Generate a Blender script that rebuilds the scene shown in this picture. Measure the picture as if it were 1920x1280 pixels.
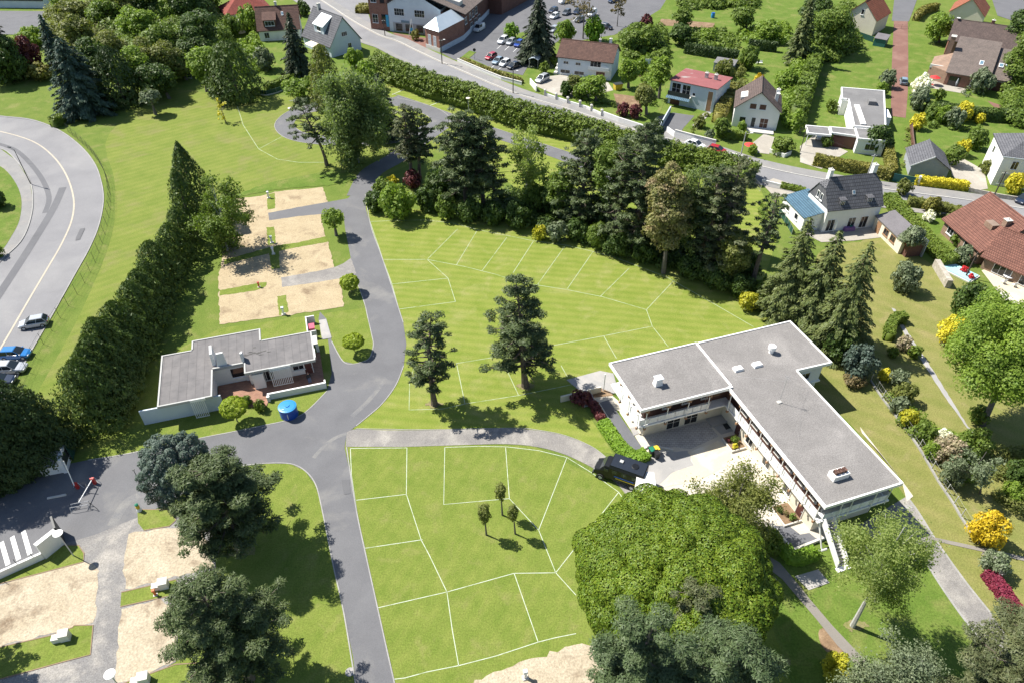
import bpy, math, random
import numpy as np
from mathutils import Vector, Matrix
R = math.radians
for o in list(bpy.data.objects): bpy.data.objects.remove(o)
scene = bpy.context.scene
COL = scene.collection

# ---------------------------------------------------------------- camera, sky, sun, exposure
CAM_H, CAM_TILT, CAM_F = 65.0, 40.5, 1330.0        # metres, degrees below the horizon, focal length for a 1920 px wide frame
cd = bpy.data.cameras.new('camera'); cam = bpy.data.objects.new('camera', cd); COL.objects.link(cam)
cam.location = (0, 0, CAM_H); cam.rotation_euler = (R(90 - CAM_TILT), 0, 0)
cd.sensor_width = 36; cd.lens = 36 * CAM_F / 1920; cd.clip_start = 1; cd.clip_end = 5000
scene.camera = cam
SUN_EL, SUN_AZ = 53.0, 155.0                        # azimuth from +X towards +Y
w = bpy.data.worlds.new('World'); scene.world = w; w.use_nodes = True
nt = w.node_tree; bg = nt.nodes['Background']; sk = nt.nodes.new('ShaderNodeTexSky'); sk.sky_type = 'NISHITA'
sk.sun_disc = False; sk.sun_elevation = R(SUN_EL); sk.sun_rotation = R(90 - SUN_AZ); sk.air_density = 1.0; sk.dust_density = 0.6; sk.ozone_density = 1.5
nt.links.new(sk.outputs[0], bg.inputs[0]); bg.inputs[1].default_value = 0.075
sd = bpy.data.lights.new('sun', 'SUN'); sd.energy = 4.6; sd.angle = R(0.53); sd.color = (1.0, 0.955, 0.88)
sun = bpy.data.objects.new('sun', sd); COL.objects.link(sun); sun.location = (-60, 60, 120)
sdir = Vector((math.cos(R(SUN_EL)) * math.cos(R(SUN_AZ)), math.cos(R(SUN_EL)) * math.sin(R(SUN_AZ)), math.sin(R(SUN_EL))))
sun.rotation_euler = sdir.to_track_quat('Z', 'Y').to_euler()
scene.render.engine = 'CYCLES'
vs = scene.view_settings; vs.view_transform = 'Standard'; vs.look = 'None'; vs.exposure = 1.02; vs.gamma = 1; vs.use_curve_mapping = False
scene.cycles.max_bounces = 6; scene.cycles.diffuse_bounces = 3; scene.cycles.glossy_bounces = 2; scene.cycles.transmission_bounces = 2; scene.cycles.transparent_max_bounces = 4

# ---------------------------------------------------------------- survey: photo coordinates to the place
_t = R(CAM_TILT); _F = np.array([0, math.cos(_t), -math.sin(_t)]); _R = np.array([1., 0, 0]); _U = np.cross(_R, _F); _C = np.array([0, 0, CAM_H])
def P(u, v, z=0.0):
    d = _F * CAM_F + _R * (u - 960) - _U * (v - 640)
    return _C + d * ((z - CAM_H) / d[2])
def Q(p):
    q = np.asarray(p, float) - _C; k = q @ _F
    return 960 + CAM_F * (q @ _R) / k, 640 - CAM_F * (q @ _U) / k
def depth(p): return (np.asarray(p, float) - _C) @ _F
def height_at(base, topv):
    B = P(*base); lo, hi = 0.0, 60.0
    for _ in range(40):
        m = (lo + hi) / 2
        if Q(B + [0, 0, m])[1] > topv: lo = m
        else: hi = m
    return lo

# ---------------------------------------------------------------- materials
def nmat(name):
    m = bpy.data.materials.new(name); m.use_nodes = True; n = m.node_tree
    return m, n, n.nodes['Principled BSDF'], n.nodes['Material Output']
def N(n, t, **k):
    x = n.nodes.new(t)
    for a, b in k.items():
        if a in x.inputs.keys() if isinstance(a, str) else False: x.inputs[a].default_value = b
        else: setattr(x, a, b)
    return x
def noise(n, vec, scale, detail=4, rough=.55, dist=0):
    x = n.nodes.new('ShaderNodeTexNoise'); x.inputs['Scale'].default_value = scale; x.inputs['Detail'].default_value = detail
    x.inputs['Roughness'].default_value = rough; x.inputs['Distortion'].default_value = dist
    n.links.new(vec, x.inputs['Vector']); return x.outputs['Fac']
def ramp(n, fac, a, b):
    x = n.nodes.new('ShaderNodeMapRange'); x.clamp = True; x.inputs[1].default_value = a; x.inputs[2].default_value = b
    n.links.new(fac, x.inputs[0]); return x.outputs[0]
def mix(n, fac, a, b, mode='MIX'):
    x = n.nodes.new('ShaderNodeMix'); x.data_type = 'RGBA'; x.blend_type = mode
    for i, q in ((0, fac), (6, a), (7, b)):
        if isinstance(q, (int, float)): x.inputs[i].default_value = q
        elif isinstance(q, tuple): x.inputs[i].default_value = (*q, 1)
        else: n.links.new(q, x.inputs[i])
    return x.outputs[2]
def mul(n, a, b):
    x = n.nodes.new('ShaderNodeMath'); x.operation = 'MULTIPLY'
    for i, q in enumerate((a, b)):
        if isinstance(q, (int, float)): x.inputs[i].default_value = q
        else: n.links.new(q, x.inputs[i])
    return x.outputs[0]
MATS = {}
def surf(name, c1, c2=None, s=.5, c3=None, s3=.12, t3=(.5, .7), grain=0.0, gs=14, rough=.85, bump=0.0, bs=12, world=True, metal=0, spec=.3, stripe=None, gamma=1):
    """two-tone noise colour + a third patchy tone + fine grain + relief"""
    m, n, b, o = nmat(name)
    if world:
        g = n.nodes.new('ShaderNodeNewGeometry'); vec = g.outputs['Position']
    else:
        g = n.nodes.new('ShaderNodeTexCoord'); vec = g.outputs['Object']
    c2 = c2 or tuple(x * .8 for x in c1)
    col = mix(n, ramp(n, noise(n, vec, s, 5), .3, .7), c1, c2)
    if c3: col = mix(n, ramp(n, noise(n, vec, s3, 6, .62, .4), *t3), col, c3)
    if stripe:
        ang, wl, amt = stripe
        mp = n.nodes.new('ShaderNodeMapping'); mp.inputs['Rotation'].default_value = (0, 0, R(ang)); n.links.new(vec, mp.inputs[0])
        wv = n.nodes.new('ShaderNodeTexWave'); wv.wave_type = 'BANDS'; wv.bands_direction = 'Y'; wv.inputs['Scale'].default_value = 0.314 / wl
        wv.inputs['Distortion'].default_value = 1.2; wv.inputs['Detail'].default_value = 2; wv.inputs['Detail Scale'].default_value = .3
        n.links.new(mp.outputs[0], wv.inputs['Vector'])
        col = mix(n, mul(n, wv.outputs['Fac'], amt), col, mix(n, 1.0, col, (.72, .86, .62), 'MULTIPLY'))
    if grain:
        gn = noise(n, vec, gs, 3, .7)
        col = mix(n, grain, col, mix(n, ramp(n, gn, .25, .75), (.45, .45, .45), (1.5, 1.5, 1.5)), 'MULTIPLY')
    n.links.new(col, b.inputs['Base Color']); b.inputs['Roughness'].default_value = rough; b.inputs['Metallic'].default_value = metal
    b.inputs['Specular IOR Level'].default_value = spec
    if bump:
        bp = n.nodes.new('ShaderNodeBump'); bp.inputs['Strength'].default_value = bump; bp.inputs['Distance'].default_value = .05
        n.links.new(noise(n, vec, bs, 4, .65), bp.inputs['Height']); n.links.new(bp.outputs[0], b.inputs['Normal'])
    MATS[name] = m; return m
def tilemat(name, c1, c2, bw, bh, mortar=(.2, .2, .2), ms=.02, rough=.8, bump=.5, axis='xy', offset=.5):
    """brick / tile / plank courses, object coordinates"""
    m, n, b, o = nmat(name); tc = n.nodes.new('ShaderNodeTexCoord'); sp = n.nodes.new('ShaderNodeSeparateXYZ'); n.links.new(tc.outputs['Object'], sp.inputs[0])
    cb = n.nodes.new('ShaderNodeCombineXYZ')
    if axis == 'wall':   # x+y along, z up
        ad = n.nodes.new('ShaderNodeMath'); n.links.new(sp.outputs[0], ad.inputs[0]); n.links.new(sp.outputs[1], ad.inputs[1]); n.links.new(ad.outputs[0], cb.inputs[0]); n.links.new(sp.outputs[2], cb.inputs[1])
    else:
        n.links.new(sp.outputs['XYZ'.index(axis[0].upper())], cb.inputs[0]); n.links.new(sp.outputs['XYZ'.index(axis[1].upper())], cb.inputs[1])
    br = n.nodes.new('ShaderNodeTexBrick'); n.links.new(cb.outputs[0], br.inputs['Vector']); br.offset = offset
    br.inputs['Scale'].default_value = 1; br.inputs['Brick Width'].default_value = bw; br.inputs['Row Height'].default_value = bh; br.inputs['Mortar Size'].default_value = ms
    br.inputs['Color1'].default_value = (*c1, 1); br.inputs['Color2'].default_value = (*c2, 1); br.inputs['Mortar'].default_value = (*mortar, 1)
    col = mix(n, .55, br.outputs['Color'], mix(n, ramp(n, noise(n, tc.outputs['Object'], .7, 6, .65), .25, .75), (.55, .55, .55), (1.35, 1.3, 1.25)), 'MULTIPLY')
    n.links.new(col, b.inputs['Base Color']); b.inputs['Roughness'].default_value = rough; b.inputs['Specular IOR Level'].default_value = .25
    bp = n.nodes.new('ShaderNodeBump'); bp.inputs['Strength'].default_value = bump; bp.inputs['Distance'].default_value = .03; bp.invert = True
    n.links.new(br.outputs['Fac'], bp.inputs['Height']); n.links.new(bp.outputs[0], b.inputs['Normal'])
    MATS[name] = m; return m
def leafmat(name, c1, c2, trans=.22, rough=.55, clump=.35, c3=None, t3=(.55, .75), k=1.42, ds=.03):
    def tone(c):
        l = .3 * c[0] + .55 * c[1] + .15 * c[2]; return tuple(k * (x + (l - x) * ds) for x in c)
    c1, c2, c3 = tone(c1), tone(c2), tone(c3) if c3 else None
    m, n, b, o = nmat(name); g = n.nodes.new('ShaderNodeNewGeometry'); tc = n.nodes.new('ShaderNodeTexCoord')
    col = mix(n, g.outputs['Random Per Island'], c1, c2)
    col = mix(n, .5, col, mix(n, ramp(n, noise(n, tc.outputs['Object'], clump, 3), .3, .7), (.62, .66, .7), (1.3, 1.22, 1.05)), 'MULTIPLY')
    if c3: col = mix(n, ramp(n, noise(n, tc.outputs['Object'], clump * 1.7, 3), *t3), col, c3)
    n.links.new(col, b.inputs['Base Color']); b.inputs['Roughness'].default_value = rough; b.inputs['Specular IOR Level'].default_value = .28
    tr = n.nodes.new('ShaderNodeBsdfTranslucent'); n.links.new(mix(n, 1.0, col, (1.25, 1.35, .7), 'MULTIPLY'), tr.inputs[0])
    ms = n.nodes.new('ShaderNodeMixShader'); ms.inputs[0].default_value = trans
    n.links.new(b.outputs[0], ms.inputs[1]); n.links.new(tr.outputs[0], ms.inputs[2]); n.links.new(ms.outputs[0], o.inputs['Surface'])
    MATS[name] = m; return m
def plain(name, c, rough=.5, metal=0, spec=.5, coat=0):
    m, n, b, o = nmat(name); tc = n.nodes.new('ShaderNodeTexCoord')
    col = mix(n, .35, c, mix(n, ramp(n, noise(n, tc.outputs['Object'], 3.1, 5, .65), .25, .75), (.6, .6, .6), (1.3, 1.3, 1.3)), 'MULTIPLY')
    n.links.new(col, b.inputs['Base Color']); b.inputs['Roughness'].default_value = rough; b.inputs['Metallic'].default_value = metal
    b.inputs['Specular IOR Level'].default_value = spec; b.inputs['Coat Weight'].default_value = coat; b.inputs['Coat Roughness'].default_value = .08
    MATS[name] = m; return m
# grass
GR1, GR2, GR3 = (.168, .208, .037), (.218, .242, .056), (.275, .265, .1)
surf('grass_ground', (.10, .15, .027), (.14, .18, .038), .4, (.2, .2, .07), .3, (.54, .78), .6, 6, .95, .9, 7, spec=.1)
surf('grass_upper', GR1, GR2, .35, GR3, .3, (.52, .78), .5, 6, .95, .9, 8, spec=.1, stripe=(8, 1.45, .6))
surf('grass_lower', (.13, .175, .031), (.178, .21, .046), .5, (.21, .21, .07), .42, (.54, .78), .6, 6, .95, .9, 8, spec=.1, stripe=(-62, 1.3, .25))
surf('grass_bank', (.14, .18, .035), (.188, .212, .05), .3, (.2, .188, .075), .16, (.5, .75), .5, 6, .95, .9, 8, spec=.1, stripe=(-38, 1.6, .4))
surf('grass_fresh', (.085, .142, .022), (.125, .175, .034), .4, (.19, .195, .062), .25, (.5, .75), .6, 5, .95, .8, 8, spec=.1)
surf('grass_dry', (.168, .178, .05), (.225, .21, .075), .35, (.27, .225, .11), .28, (.55, .78), .6, 6, .95, .8, 8, spec=.1, stripe=(30, 2.2, .35))
# hard ground
surf('asphalt_camp', (.150, .150, .155), (.122, .122, .128), .25, (.20, .195, .185), .13, (.55, .72), .4, 18, .9, .5, 22)
surf('asphalt_road', (.225, .222, .225), (.185, .183, .188), .18, (.26, .255, .25), .07, (.5, .75), .35, 16, .9, .5, 20)
surf('asphalt_dark', (.115, .115, .122), (.14, .14, .145), .2, (.09, .09, .095), .1, (.55, .72), .35, 16, .9, .4, 20)
surf('pavement', (.24, .235, .225), (.2, .195, .19), .4, (.28, .26, .235), .2, (.5, .7), .35, 14, .9, .4, 18)
surf('gravel', (.25, .235, .215), (.19, .18, .17), .5, (.34, .32, .285), .22, (.48, .66), .6, 10, .95, .9, 11)
surf('gravel_track', (.235, .225, .21), (.165, .16, .158), .35, (.36, .335, .295), .28, (.48, .68), .65, 7, .95, .9, 9)
surf('sand', (.41, .335, .215), (.345, .275, .17), .45, (.2, .145, .09), .33, (.54, .74), .6, 6, .95, .9, 8)
surf('sand_lower', (.44, .38, .28), (.36, .3, .21), .4, (.2, .15, .10), .3, (.54, .7), .65, 5, .95, .9, 7)
surf('concrete_drive', (.36, .33, .28), (.30, .275, .235), .4, (.42, .4, .35), .2, (.5, .7), .35, 10, .9, .3, 14)
surf('concrete_pale', (.54, .49, .40), (.46, .42, .35), .3, (.62, .59, .52), .2, (.5, .7), .2, 12, .9, .2, 14)
surf('concrete_cream', (.55, .48, .35), (.5, .44, .33), .4, (.6, .57, .5), .25, (.5, .7), .25, 10, .9, .2, 14)
surf('concrete_grey', (.33, .32, .31), (.28, .275, .265), .5, (.38, .36, .33), .3, (.5, .7), .25, 12, .9, .2, 14)
surf('asphalt_patch', (.13, .13, .134), (.11, .11, .115), .5, None, grain=.4, gs=14)
surf('dust', (.2, .195, .185), (.165, .163, .16), 1.2, (.148, .148, .152), .8, (.45, .6), .4, 10)
surf('roof_moss', (.06, .058, .056), (.1, .095, .09), 2.0, None, grain=.5, gs=6)
surf('dark_mat', (.135, .138, .15), (.115, .118, .13), .8, None, grain=.3, gs=12)
surf('path', (.225, .205, .18), (.19, .175, .155), .4, (.25, .23, .2), .2, (.5, .7), .35, 14, .9, .3, 16)
surf('worn_earth', (.2, .175, .085), (.16, .17, .05), 1.2, (.25, .19, .12), .9, (.5, .7), .5, 6, .95, .8, 7)
surf('soil', (.22, .145, .085), (.17, .11, .065), .8, (.3, .21, .13), .5, (.5, .7), .5, 6, .95, .8, 7)
surf('red_drive', (.20, .105, .082), (.165, .085, .068), .3, (.24, .14, .11), .2, (.5, .7), .3, 12, .9, .3, 14)
surf('paint_white', (.74, .74, .72), (.6, .6, .57), .8, None, grain=.2, gs=9)
surf('paint_cream', (.45, .40, .31), (.38, .34, .27), .5, None, grain=.3, gs=9)
surf('string_white', (.52, .56, .46), (.36, .42, .28), 1.3, (.24, .29, .13), .9, (.56, .72), .3, 10)
surf('string_faint', (.42, .47, .33), (.32, .38, .22), 1.1, (.22, .27, .1), .8, (.5, .68), .3, 10)
surf('kerb', (.34, .33, .31), (.25, .245, .23), .6, None, grain=.4, gs=9)
tilemat('paving_tiles', (.44, .42, .395), (.37, .355, .335), .5, .3, (.24, .23, .22), .025)
tilemat('terrace_brick', (.36, .2, .135), (.29, .15, .10), .3, .16, (.2, .13, .1), .015)
# walls and roofs
surf('wall_white', (.78, .77, .74), (.72, .71, .68), .7, (.6, .59, .55), .35, (.62, .8), .1, 8, .85, .15, 10, world=False)
surf('wall_cream', (.70, .64, .52), (.64, .58, .46), .7, (.55, .5, .4), .35, (.6, .8), .1, 8, .85, .15, 10, world=False)
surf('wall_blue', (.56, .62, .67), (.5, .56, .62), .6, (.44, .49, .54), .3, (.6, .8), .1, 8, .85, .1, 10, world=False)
surf('wall_grey', (.33, .35, .37), (.28, .3, .32), .6, (.24, .25, .26), .3, (.6, .8), .15, 8, .85, .15, 10, world=False)
surf('wall_stone', (.42, .38, .32), (.3, .27, .22), 1.6, (.5, .47, .4), .9, (.5, .65), .4, 4, .9, .9, 4, world=False)
surf('roof_flat', (.214, .202, .192), (.182, .172, .163), .5, (.275, .26, .245), .16, (.5, .75), .75, 8, .95, .5, 12, world=False)
tilemat('roof_flat_b', (.168, .162, .162), (.15, .145, .146), 7.0, 1.0, (.105, .1, .1), .02, .95, .4, 'yx')
surf('roof_flat_d', (.175, .172, .17), (.145, .142, .14), .4, (.21, .205, .2), .2, (.5, .72), .4, 9, .95, .4, 10, world=False)
surf('roof_red_felt', (.27, .095, .095), (.22, .08, .08), .4, (.32, .29, .27), .28, (.56, .66), .3, 8, .9, .3, 10, world=False)
surf('roof_metal', (.5, .56, .6), (.42, .5, .55), .5, None, grain=.15, gs=6, rough=.45, metal=.3, world=False)
surf('roof_fibre', (.16, .15, .155), (.13, .122, .128), .6, None, grain=.4, gs=7, bump=.5, bs=9, world=False)
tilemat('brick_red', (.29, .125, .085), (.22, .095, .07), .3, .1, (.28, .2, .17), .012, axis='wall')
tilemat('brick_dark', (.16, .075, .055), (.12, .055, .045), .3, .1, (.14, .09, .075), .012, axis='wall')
tilemat('brick_tan', (.30, .2, .14), (.24, .16, .115), .3, .1, (.25, .19, .15), .012, axis='wall')
for nm, a, b_ in (('tile_brown', (.15, .085, .065), (.11, .062, .05)), ('tile_dark', (.135, .10, .088), (.1, .075, .068)), ('tile_red', (.3, .075, .055), (.24, .06, .045)), ('tile_orange', (.33, .12, .07), (.27, .095, .055)), ('tile_redbrown', (.21, .098, .072), (.165, .075, .056)), ('tile_grey', (.20, .165, .145), (.165, .135, .12)), ('slate', (.145, .148, .160), (.11, .112, .125))):
    tilemat(nm + '_x', a, b_, .32, .34, tuple(x * .45 for x in b_), .03, axis='xy', bump=.8)
    tilemat(nm + '_y', a, b_, .32, .34, tuple(x * .45 for x in b_), .03, axis='yx', bump=.8)
tilemat('roof_blue_steel', (.085, .16, .22), (.075, .145, .2), 9, .42, (.03, .06, .09), .06, axis='yx', rough=.45)
for nm, c, ro in (('white', (.78, .78, .76), .6), ('offwhite', (.66, .64, .58), .7), ('trim_white', (.82, .81, .78), .5), ('brown_wood', (.10, .045, .03), .7), ('wood_tan', (.30, .17, .09), .7), ('timber', (.22, .15, .09), .8), ('grey_post', (.4, .4, .38), .8),
                  ('dark_metal', (.03, .035, .035), .5), ('green_mesh', (.012, .06, .045), .6), ('black', (.012, .012, .014), .5), ('red_plastic', (.45, .03, .025), .45), ('pink_plastic', (.5, .09, .14), .5), ('yellow', (.6, .42, .03), .6), ('blue_plastic', (.01, .07, .36), .4), ('blue_lid', (.02, .22, .5), .4), ('green_plastic', (.01, .16, .09), .5),
                  ('rust', (.3, .09, .04), .8), ('skin', (.5, .3, .22), .6), ('cloth_black', (.02, .02, .025), .9), ('cloth_jean', (.06, .09, .16), .9), ('rubber', (.02, .02, .02), .8), ('steel', (.45, .46, .47), .35), ('aluminium', (.62, .66, .68), .4), ('sign_blue', (.03, .3, .5), .5), ('pole_wood', (.07, .055, .045), .9), ('orange', (.6, .14, .03), .6), ('pool', (.35, .62, .66), .3),
                  ('red_felt', (.3, .08, .08), .8), ('garage_brown', (.09, .03, .025), .6), ('parasol', (.6, .03, .03), .7), ('shutter', (.35, .37, .4), .6), ('lamp_cream', (.75, .66, .58), .5), ('stone_pale', (.55, .53, .48), .9), ('green_door', (.02, .12, .11), .6), ('purple', (.2, .1, .26), .7)):
    plain(nm, c, ro)
def glassm(name, c, rough=.06):
    m, n, b, o = nmat(name); b.inputs['Base Color'].default_value = (*c, 1); b.inputs['Roughness'].default_value = rough; b.inputs['Specular IOR Level'].default_value = .6; MATS[name] = m
glassm('glass', (.018, .02, .024)); glassm('glass_blue', (.12, .2, .26), .12); glassm('car_glass', (.02, .028, .034), .04)
plain('mast', (.5, .5, .5), .4, .6)
# bark
surf('bark_pine', (.17, .135, .11), (.11, .088, .07), 2.2, None, grain=.5, gs=5, world=False, bump=.8, bs=6)
surf('bark_grey', (.15, .135, .115), (.10, .09, .08), 2.2, None, grain=.4, gs=5, world=False, bump=.8, bs=6)
surf('bark_birch', (.5, .49, .46), (.36, .35, .33), 1.4, (.05, .045, .04), 1.1, (.6, .68), .2, 5, world=False)
# foliage
leafmat('leaf_lime', (.058, .112, .008), (.128, .172, .013), .06, ds=0, k=1.18)
leafmat('leaf_broad', (.068, .112, .014), (.115, .158, .026), .32, k=1.5)
leafmat('leaf_broad_dark', (.034, .065, .012), (.062, .098, .018), .25)
leafmat('leaf_bright', (.10, .165, .016), (.155, .215, .028), .36, k=1.45)
leafmat('leaf_globe', (.15, .21, .012), (.21, .26, .02), .3, ds=0)
leafmat('leaf_yellowgreen', (.24, .25, .012), (.34, .31, .02), .25)
leafmat('leaf_birch', (.13, .175, .045), (.19, .22, .075), .55, k=1.75)
leafmat('leaf_willow', (.09, .13, .042), (.13, .165, .062), .45, k=1.6)
leafmat('leaf_grey', (.09, .12, .06), (.13, .155, .09), .2)
leafmat('leaf_olive', (.10, .122, .024), (.145, .155, .04), .35, k=1.4)
leafmat('leaf_tan', (.125, .135, .04), (.17, .16, .06), .25, c3=(.21, .155, .085), t3=(.5, .72))
leafmat('leaf_brownish', (.10, .085, .035), (.15, .11, .05), .2)
leafmat('needle_pine', (.036, .058, .018), (.072, .094, .034), .1, clump=.6)
leafmat('needle_pine_warm', (.05, .066, .024), (.088, .095, .042), .1, clump=.5)
leafmat('needle_pine_blue', (.038, .064, .022), (.072, .098, .042), .1, clump=.5)
leafmat('needle_spruce', (.056, .08, .02), (.10, .118, .034), .12, clump=.5)
leafmat('needle_teal', (.026, .05, .034), (.05, .08, .055), .08, clump=.4)
leafmat('needle_dark', (.022, .036, .018), (.042, .055, .026), .08, clump=.4)
leafmat('needle_blue', (.036, .058, .044), (.066, .092, .072), .08, clump=.4)
leafmat('leaf_thuja', (.034, .064, .011), (.072, .105, .02), .2, clump=.5)
leafmat('leaf_thuja_dark', (.02, .04, .009), (.036, .058, .013), .1, clump=.35)
leafmat('leaf_hedge', (.066, .108, .010), (.108, .145, .017), .18, clump=.25)
leafmat('leaf_hedge_bright', (.10, .19, .012), (.14, .225, .018), .22)
leafmat('leaf_hedge_olive', (.11, .115, .018), (.16, .145, .03), .18)
leafmat('leaf_yellow', (.42, .30, .006), (.56, .4, .012), .2, k=1.2)
leafmat('leaf_gold', (.34, .31, .012), (.46, .4, .02), .22)
leafmat('leaf_purple', (.11, .012, .028), (.17, .022, .045), .15)
leafmat('leaf_maroon', (.07, .018, .02), (.11, .03, .03), .15)
leafmat('leaf_white', (.5, .5, .42), (.66, .65, .56), .2)
leafmat('leaf_pinkish', (.17, .16, .08), (.32, .25, .18), .2)
leafmat('leaf_lilac', (.10, .14, .06), (.16, .18, .12), .2, c3=(.25, .2, .26), t3=(.55, .7))
leafmat('leaf_red', (.4, .015, .02), (.5, .03, .04), .2)

# ---------------------------------------------------------------- mesh helpers
class MB:
    def __init__(s): s.v = []; s.f = []
    def add(s, vs_, fs):
        k = len(s.v); s.v += [tuple(map(float, p)) for p in vs_]; s.f += [tuple(i + k for i in f) for f in fs]; return s
    def box(s, x0, y0, z0, x1, y1, z1):
        return s.add([(x0, y0, z0), (x1, y0, z0), (x1, y1, z0), (x0, y1, z0), (x0, y0, z1), (x1, y0, z1), (x1, y1, z1), (x0, y1, z1)],
                     [(3, 2, 1, 0), (4, 5, 6, 7), (0, 1, 5, 4), (1, 2, 6, 5), (2, 3, 7, 6), (3, 0, 4, 7)])
    def hexa(s, lo, hi):      # two quads, lower and upper
        return s.add(list(lo) + list(hi), [(3, 2, 1, 0), (4, 5, 6, 7), (0, 1, 5, 4), (1, 2, 6, 5), (2, 3, 7, 6), (3, 0, 4, 7)])
    def prism(s, poly, z0, z1):
        n = len(poly); a = sum(poly[i][0] * poly[(i + 1) % n][1] - poly[(i + 1) % n][0] * poly[i][1] for i in range(n))
        if a < 0: poly = poly[::-1]
        return s.add([(x, y, z0) for x, y in poly] + [(x, y, z1) for x, y in poly], [tuple(range(n))[::-1], tuple(range(n, 2 * n))] + [(i, (i + 1) % n, n + (i + 1) % n, n + i) for i in range(n)])
    def face(s, *pts): return s.add(pts, [tuple(range(len(pts)))])
    def slab(s, pts, t):      # a planar polygon given thickness t downwards along z
        n = len(pts); low = [(p[0], p[1], p[2] - t) for p in pts]
        return s.add(list(pts) + low, [tuple(range(n)), tuple(range(n, 2 * n))[::-1]] + [(i, n + i, n + (i + 1) % n, (i + 1) % n) for i in range(n)])
    def tube(s, p, q, r0, r1=None, n=6, cap=True):
        p = Vector(p); q = Vector(q); r1 = r0 if r1 is None else r1; d = q - p
        if d.length < 1e-6: return s
        a = d.orthogonal().normalized(); b = d.normalized().cross(a); k = []
        for c, r in ((p, r0), (q, r1)):
            for i in range(n):
                t = 2 * math.pi * i / n; k.append(c + a * (r * math.cos(t)) + b * (r * math.sin(t)))
        fs = [(i, (i + 1) % n, n + (i + 1) % n, n + i) for i in range(n)]
        if cap: fs += [tuple(range(n))[::-1], tuple(range(n, 2 * n))]
        return s.add(k, fs)
    def lathe(s, prof, n=16, cx=0, cy=0):
        k = [(cx + r * math.cos(2 * math.pi * i / n), cy + r * math.sin(2 * math.pi * i / n), z) for r, z in prof for i in range(n)]
        m = len(prof)
        return s.add(k, [(j * n + i, j * n + (i + 1) % n, (j + 1) * n + (i + 1) % n, (j + 1) * n + i) for j in range(m - 1) for i in range(n)] + [tuple(range(n))[::-1], tuple(range((m - 1) * n, m * n))])
    def mesh(s, name):
        me = bpy.data.meshes.new(name); me.from_pydata(s.v, [], s.f); me.update(); return me
def link(name, data, mat, parent=None, loc=None, rz=0):
    o = bpy.data.objects.new(name, data); COL.objects.link(o)
    if mat is not None and data is not None:
        m = MATS[mat] if isinstance(mat, str) else mat
        if not data.materials: data.materials.append(m)
        elif data.materials[0] != m:
            o.material_slots[0].link = 'OBJECT'; o.material_slots[0].material = m
    if parent: o.parent = parent
    if loc is not None: o.location = loc
    if rz: o.rotation_euler = (0, 0, rz)
    return o
def part(name, mb, mat, parent, label=None):
    o = link(name, mb.mesh(name) if isinstance(mb, MB) else mb, mat, parent)
    if label: o['label'] = label
    return o
def tag(o, label, cat, group=None):
    o['label'] = label; o['category'] = cat
    if group: o['group'] = group
    return o
def thing(name, label, cat, loc=(0, 0, 0), rz=0, group=None):
    o = bpy.data.objects.new(name, None); COL.objects.link(o); o.location = loc; o.rotation_euler = (0, 0, rz); o.empty_display_size = .5
    return tag(o, label, cat, group)
def solo(name, mb, mat, label, cat, loc=(0, 0, 0), rz=0, group=None):
    return tag(link(name, mb.mesh(name) if isinstance(mb, MB) else mb, mat, None, loc, rz), label, cat, group)
def struct(name, mb, mat):
    o = link(name, mb.mesh(name) if isinstance(mb, MB) else mb, mat); o['kind'] = 'structure'; return o
def np_mesh(name, V, F):
    me = bpy.data.meshes.new(name); V = np.ascontiguousarray(V, np.float32); F = np.ascontiguousarray(F, np.int32)
    me.vertices.add(len(V)); me.vertices.foreach_set('co', V.ravel()); me.loops.add(F.size); me.loops.foreach_set('vertex_index', F.ravel())
    me.polygons.add(len(F)); me.polygons.foreach_set('loop_start', np.arange(0, F.size, F.shape[1], dtype=np.int32)); me.update(calc_edges=True); return me
def smooth(pts, k=6, closed=False):
    pts = [np.asarray(p, float) for p in pts]; n = len(pts); out = []
    rng_ = range(n) if closed else range(n - 1)
    for i in rng_:
        p0 = pts[(i - 1) % n] if closed or i > 0 else pts[i]; p1 = pts[i]; p2 = pts[(i + 1) % n]; p3 = pts[(i + 2) % n] if closed or i + 2 < n else p2
        for j in range(k):
            t = j / k; out.append(.5 * (2 * p1 + (p2 - p0) * t + (2 * p0 - 5 * p1 + 4 * p2 - p3) * t * t + (3 * p1 - p0 - 3 * p2 + p3) * t ** 3))
    if not closed: out.append(pts[-1])
    return out
def roughen(pts, step=.5, amp=.12, seed=1):
    rg = random.Random(seed); out = []; n = len(pts)
    for i in range(n):
        a, b = pts[i], pts[(i + 1) % n]; d = np.linalg.norm(b - a); k = max(1, int(d / step))
        for j in range(k):
            p = a + (b - a) * (j / k); out.append(p + np.array([rg.uniform(-amp, amp), rg.uniform(-amp, amp), 0]))
    return out
ZK = 3.0
def G(pxs, z=0.0): return [P(u, v, 0) + [0, 0, z * ZK] for u, v in pxs]
_ns = [0]
def sheet(name, pxs, z, mat, sm=0, rough_=0, seed=1, step=.6):
    _ns[0] += 1; pts = G(pxs, z + _ns[0] * .0001)
    if sm: pts = smooth(pts, sm, True)
    if rough_: pts = roughen(pts, step, rough_, seed)
    return struct(name, MB().face(*pts), mat)
def offset_line(pts, d):
    out = []
    for i, p in enumerate(pts):
        a = pts[max(0, i - 1)]; b = pts[min(len(pts) - 1, i + 1)]; t = (b - a)[:2]; t = t / (np.linalg.norm(t) + 1e-9)
        out.append(p + np.array([-t[1] * d, t[0] * d, 0]))
    return out
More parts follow.
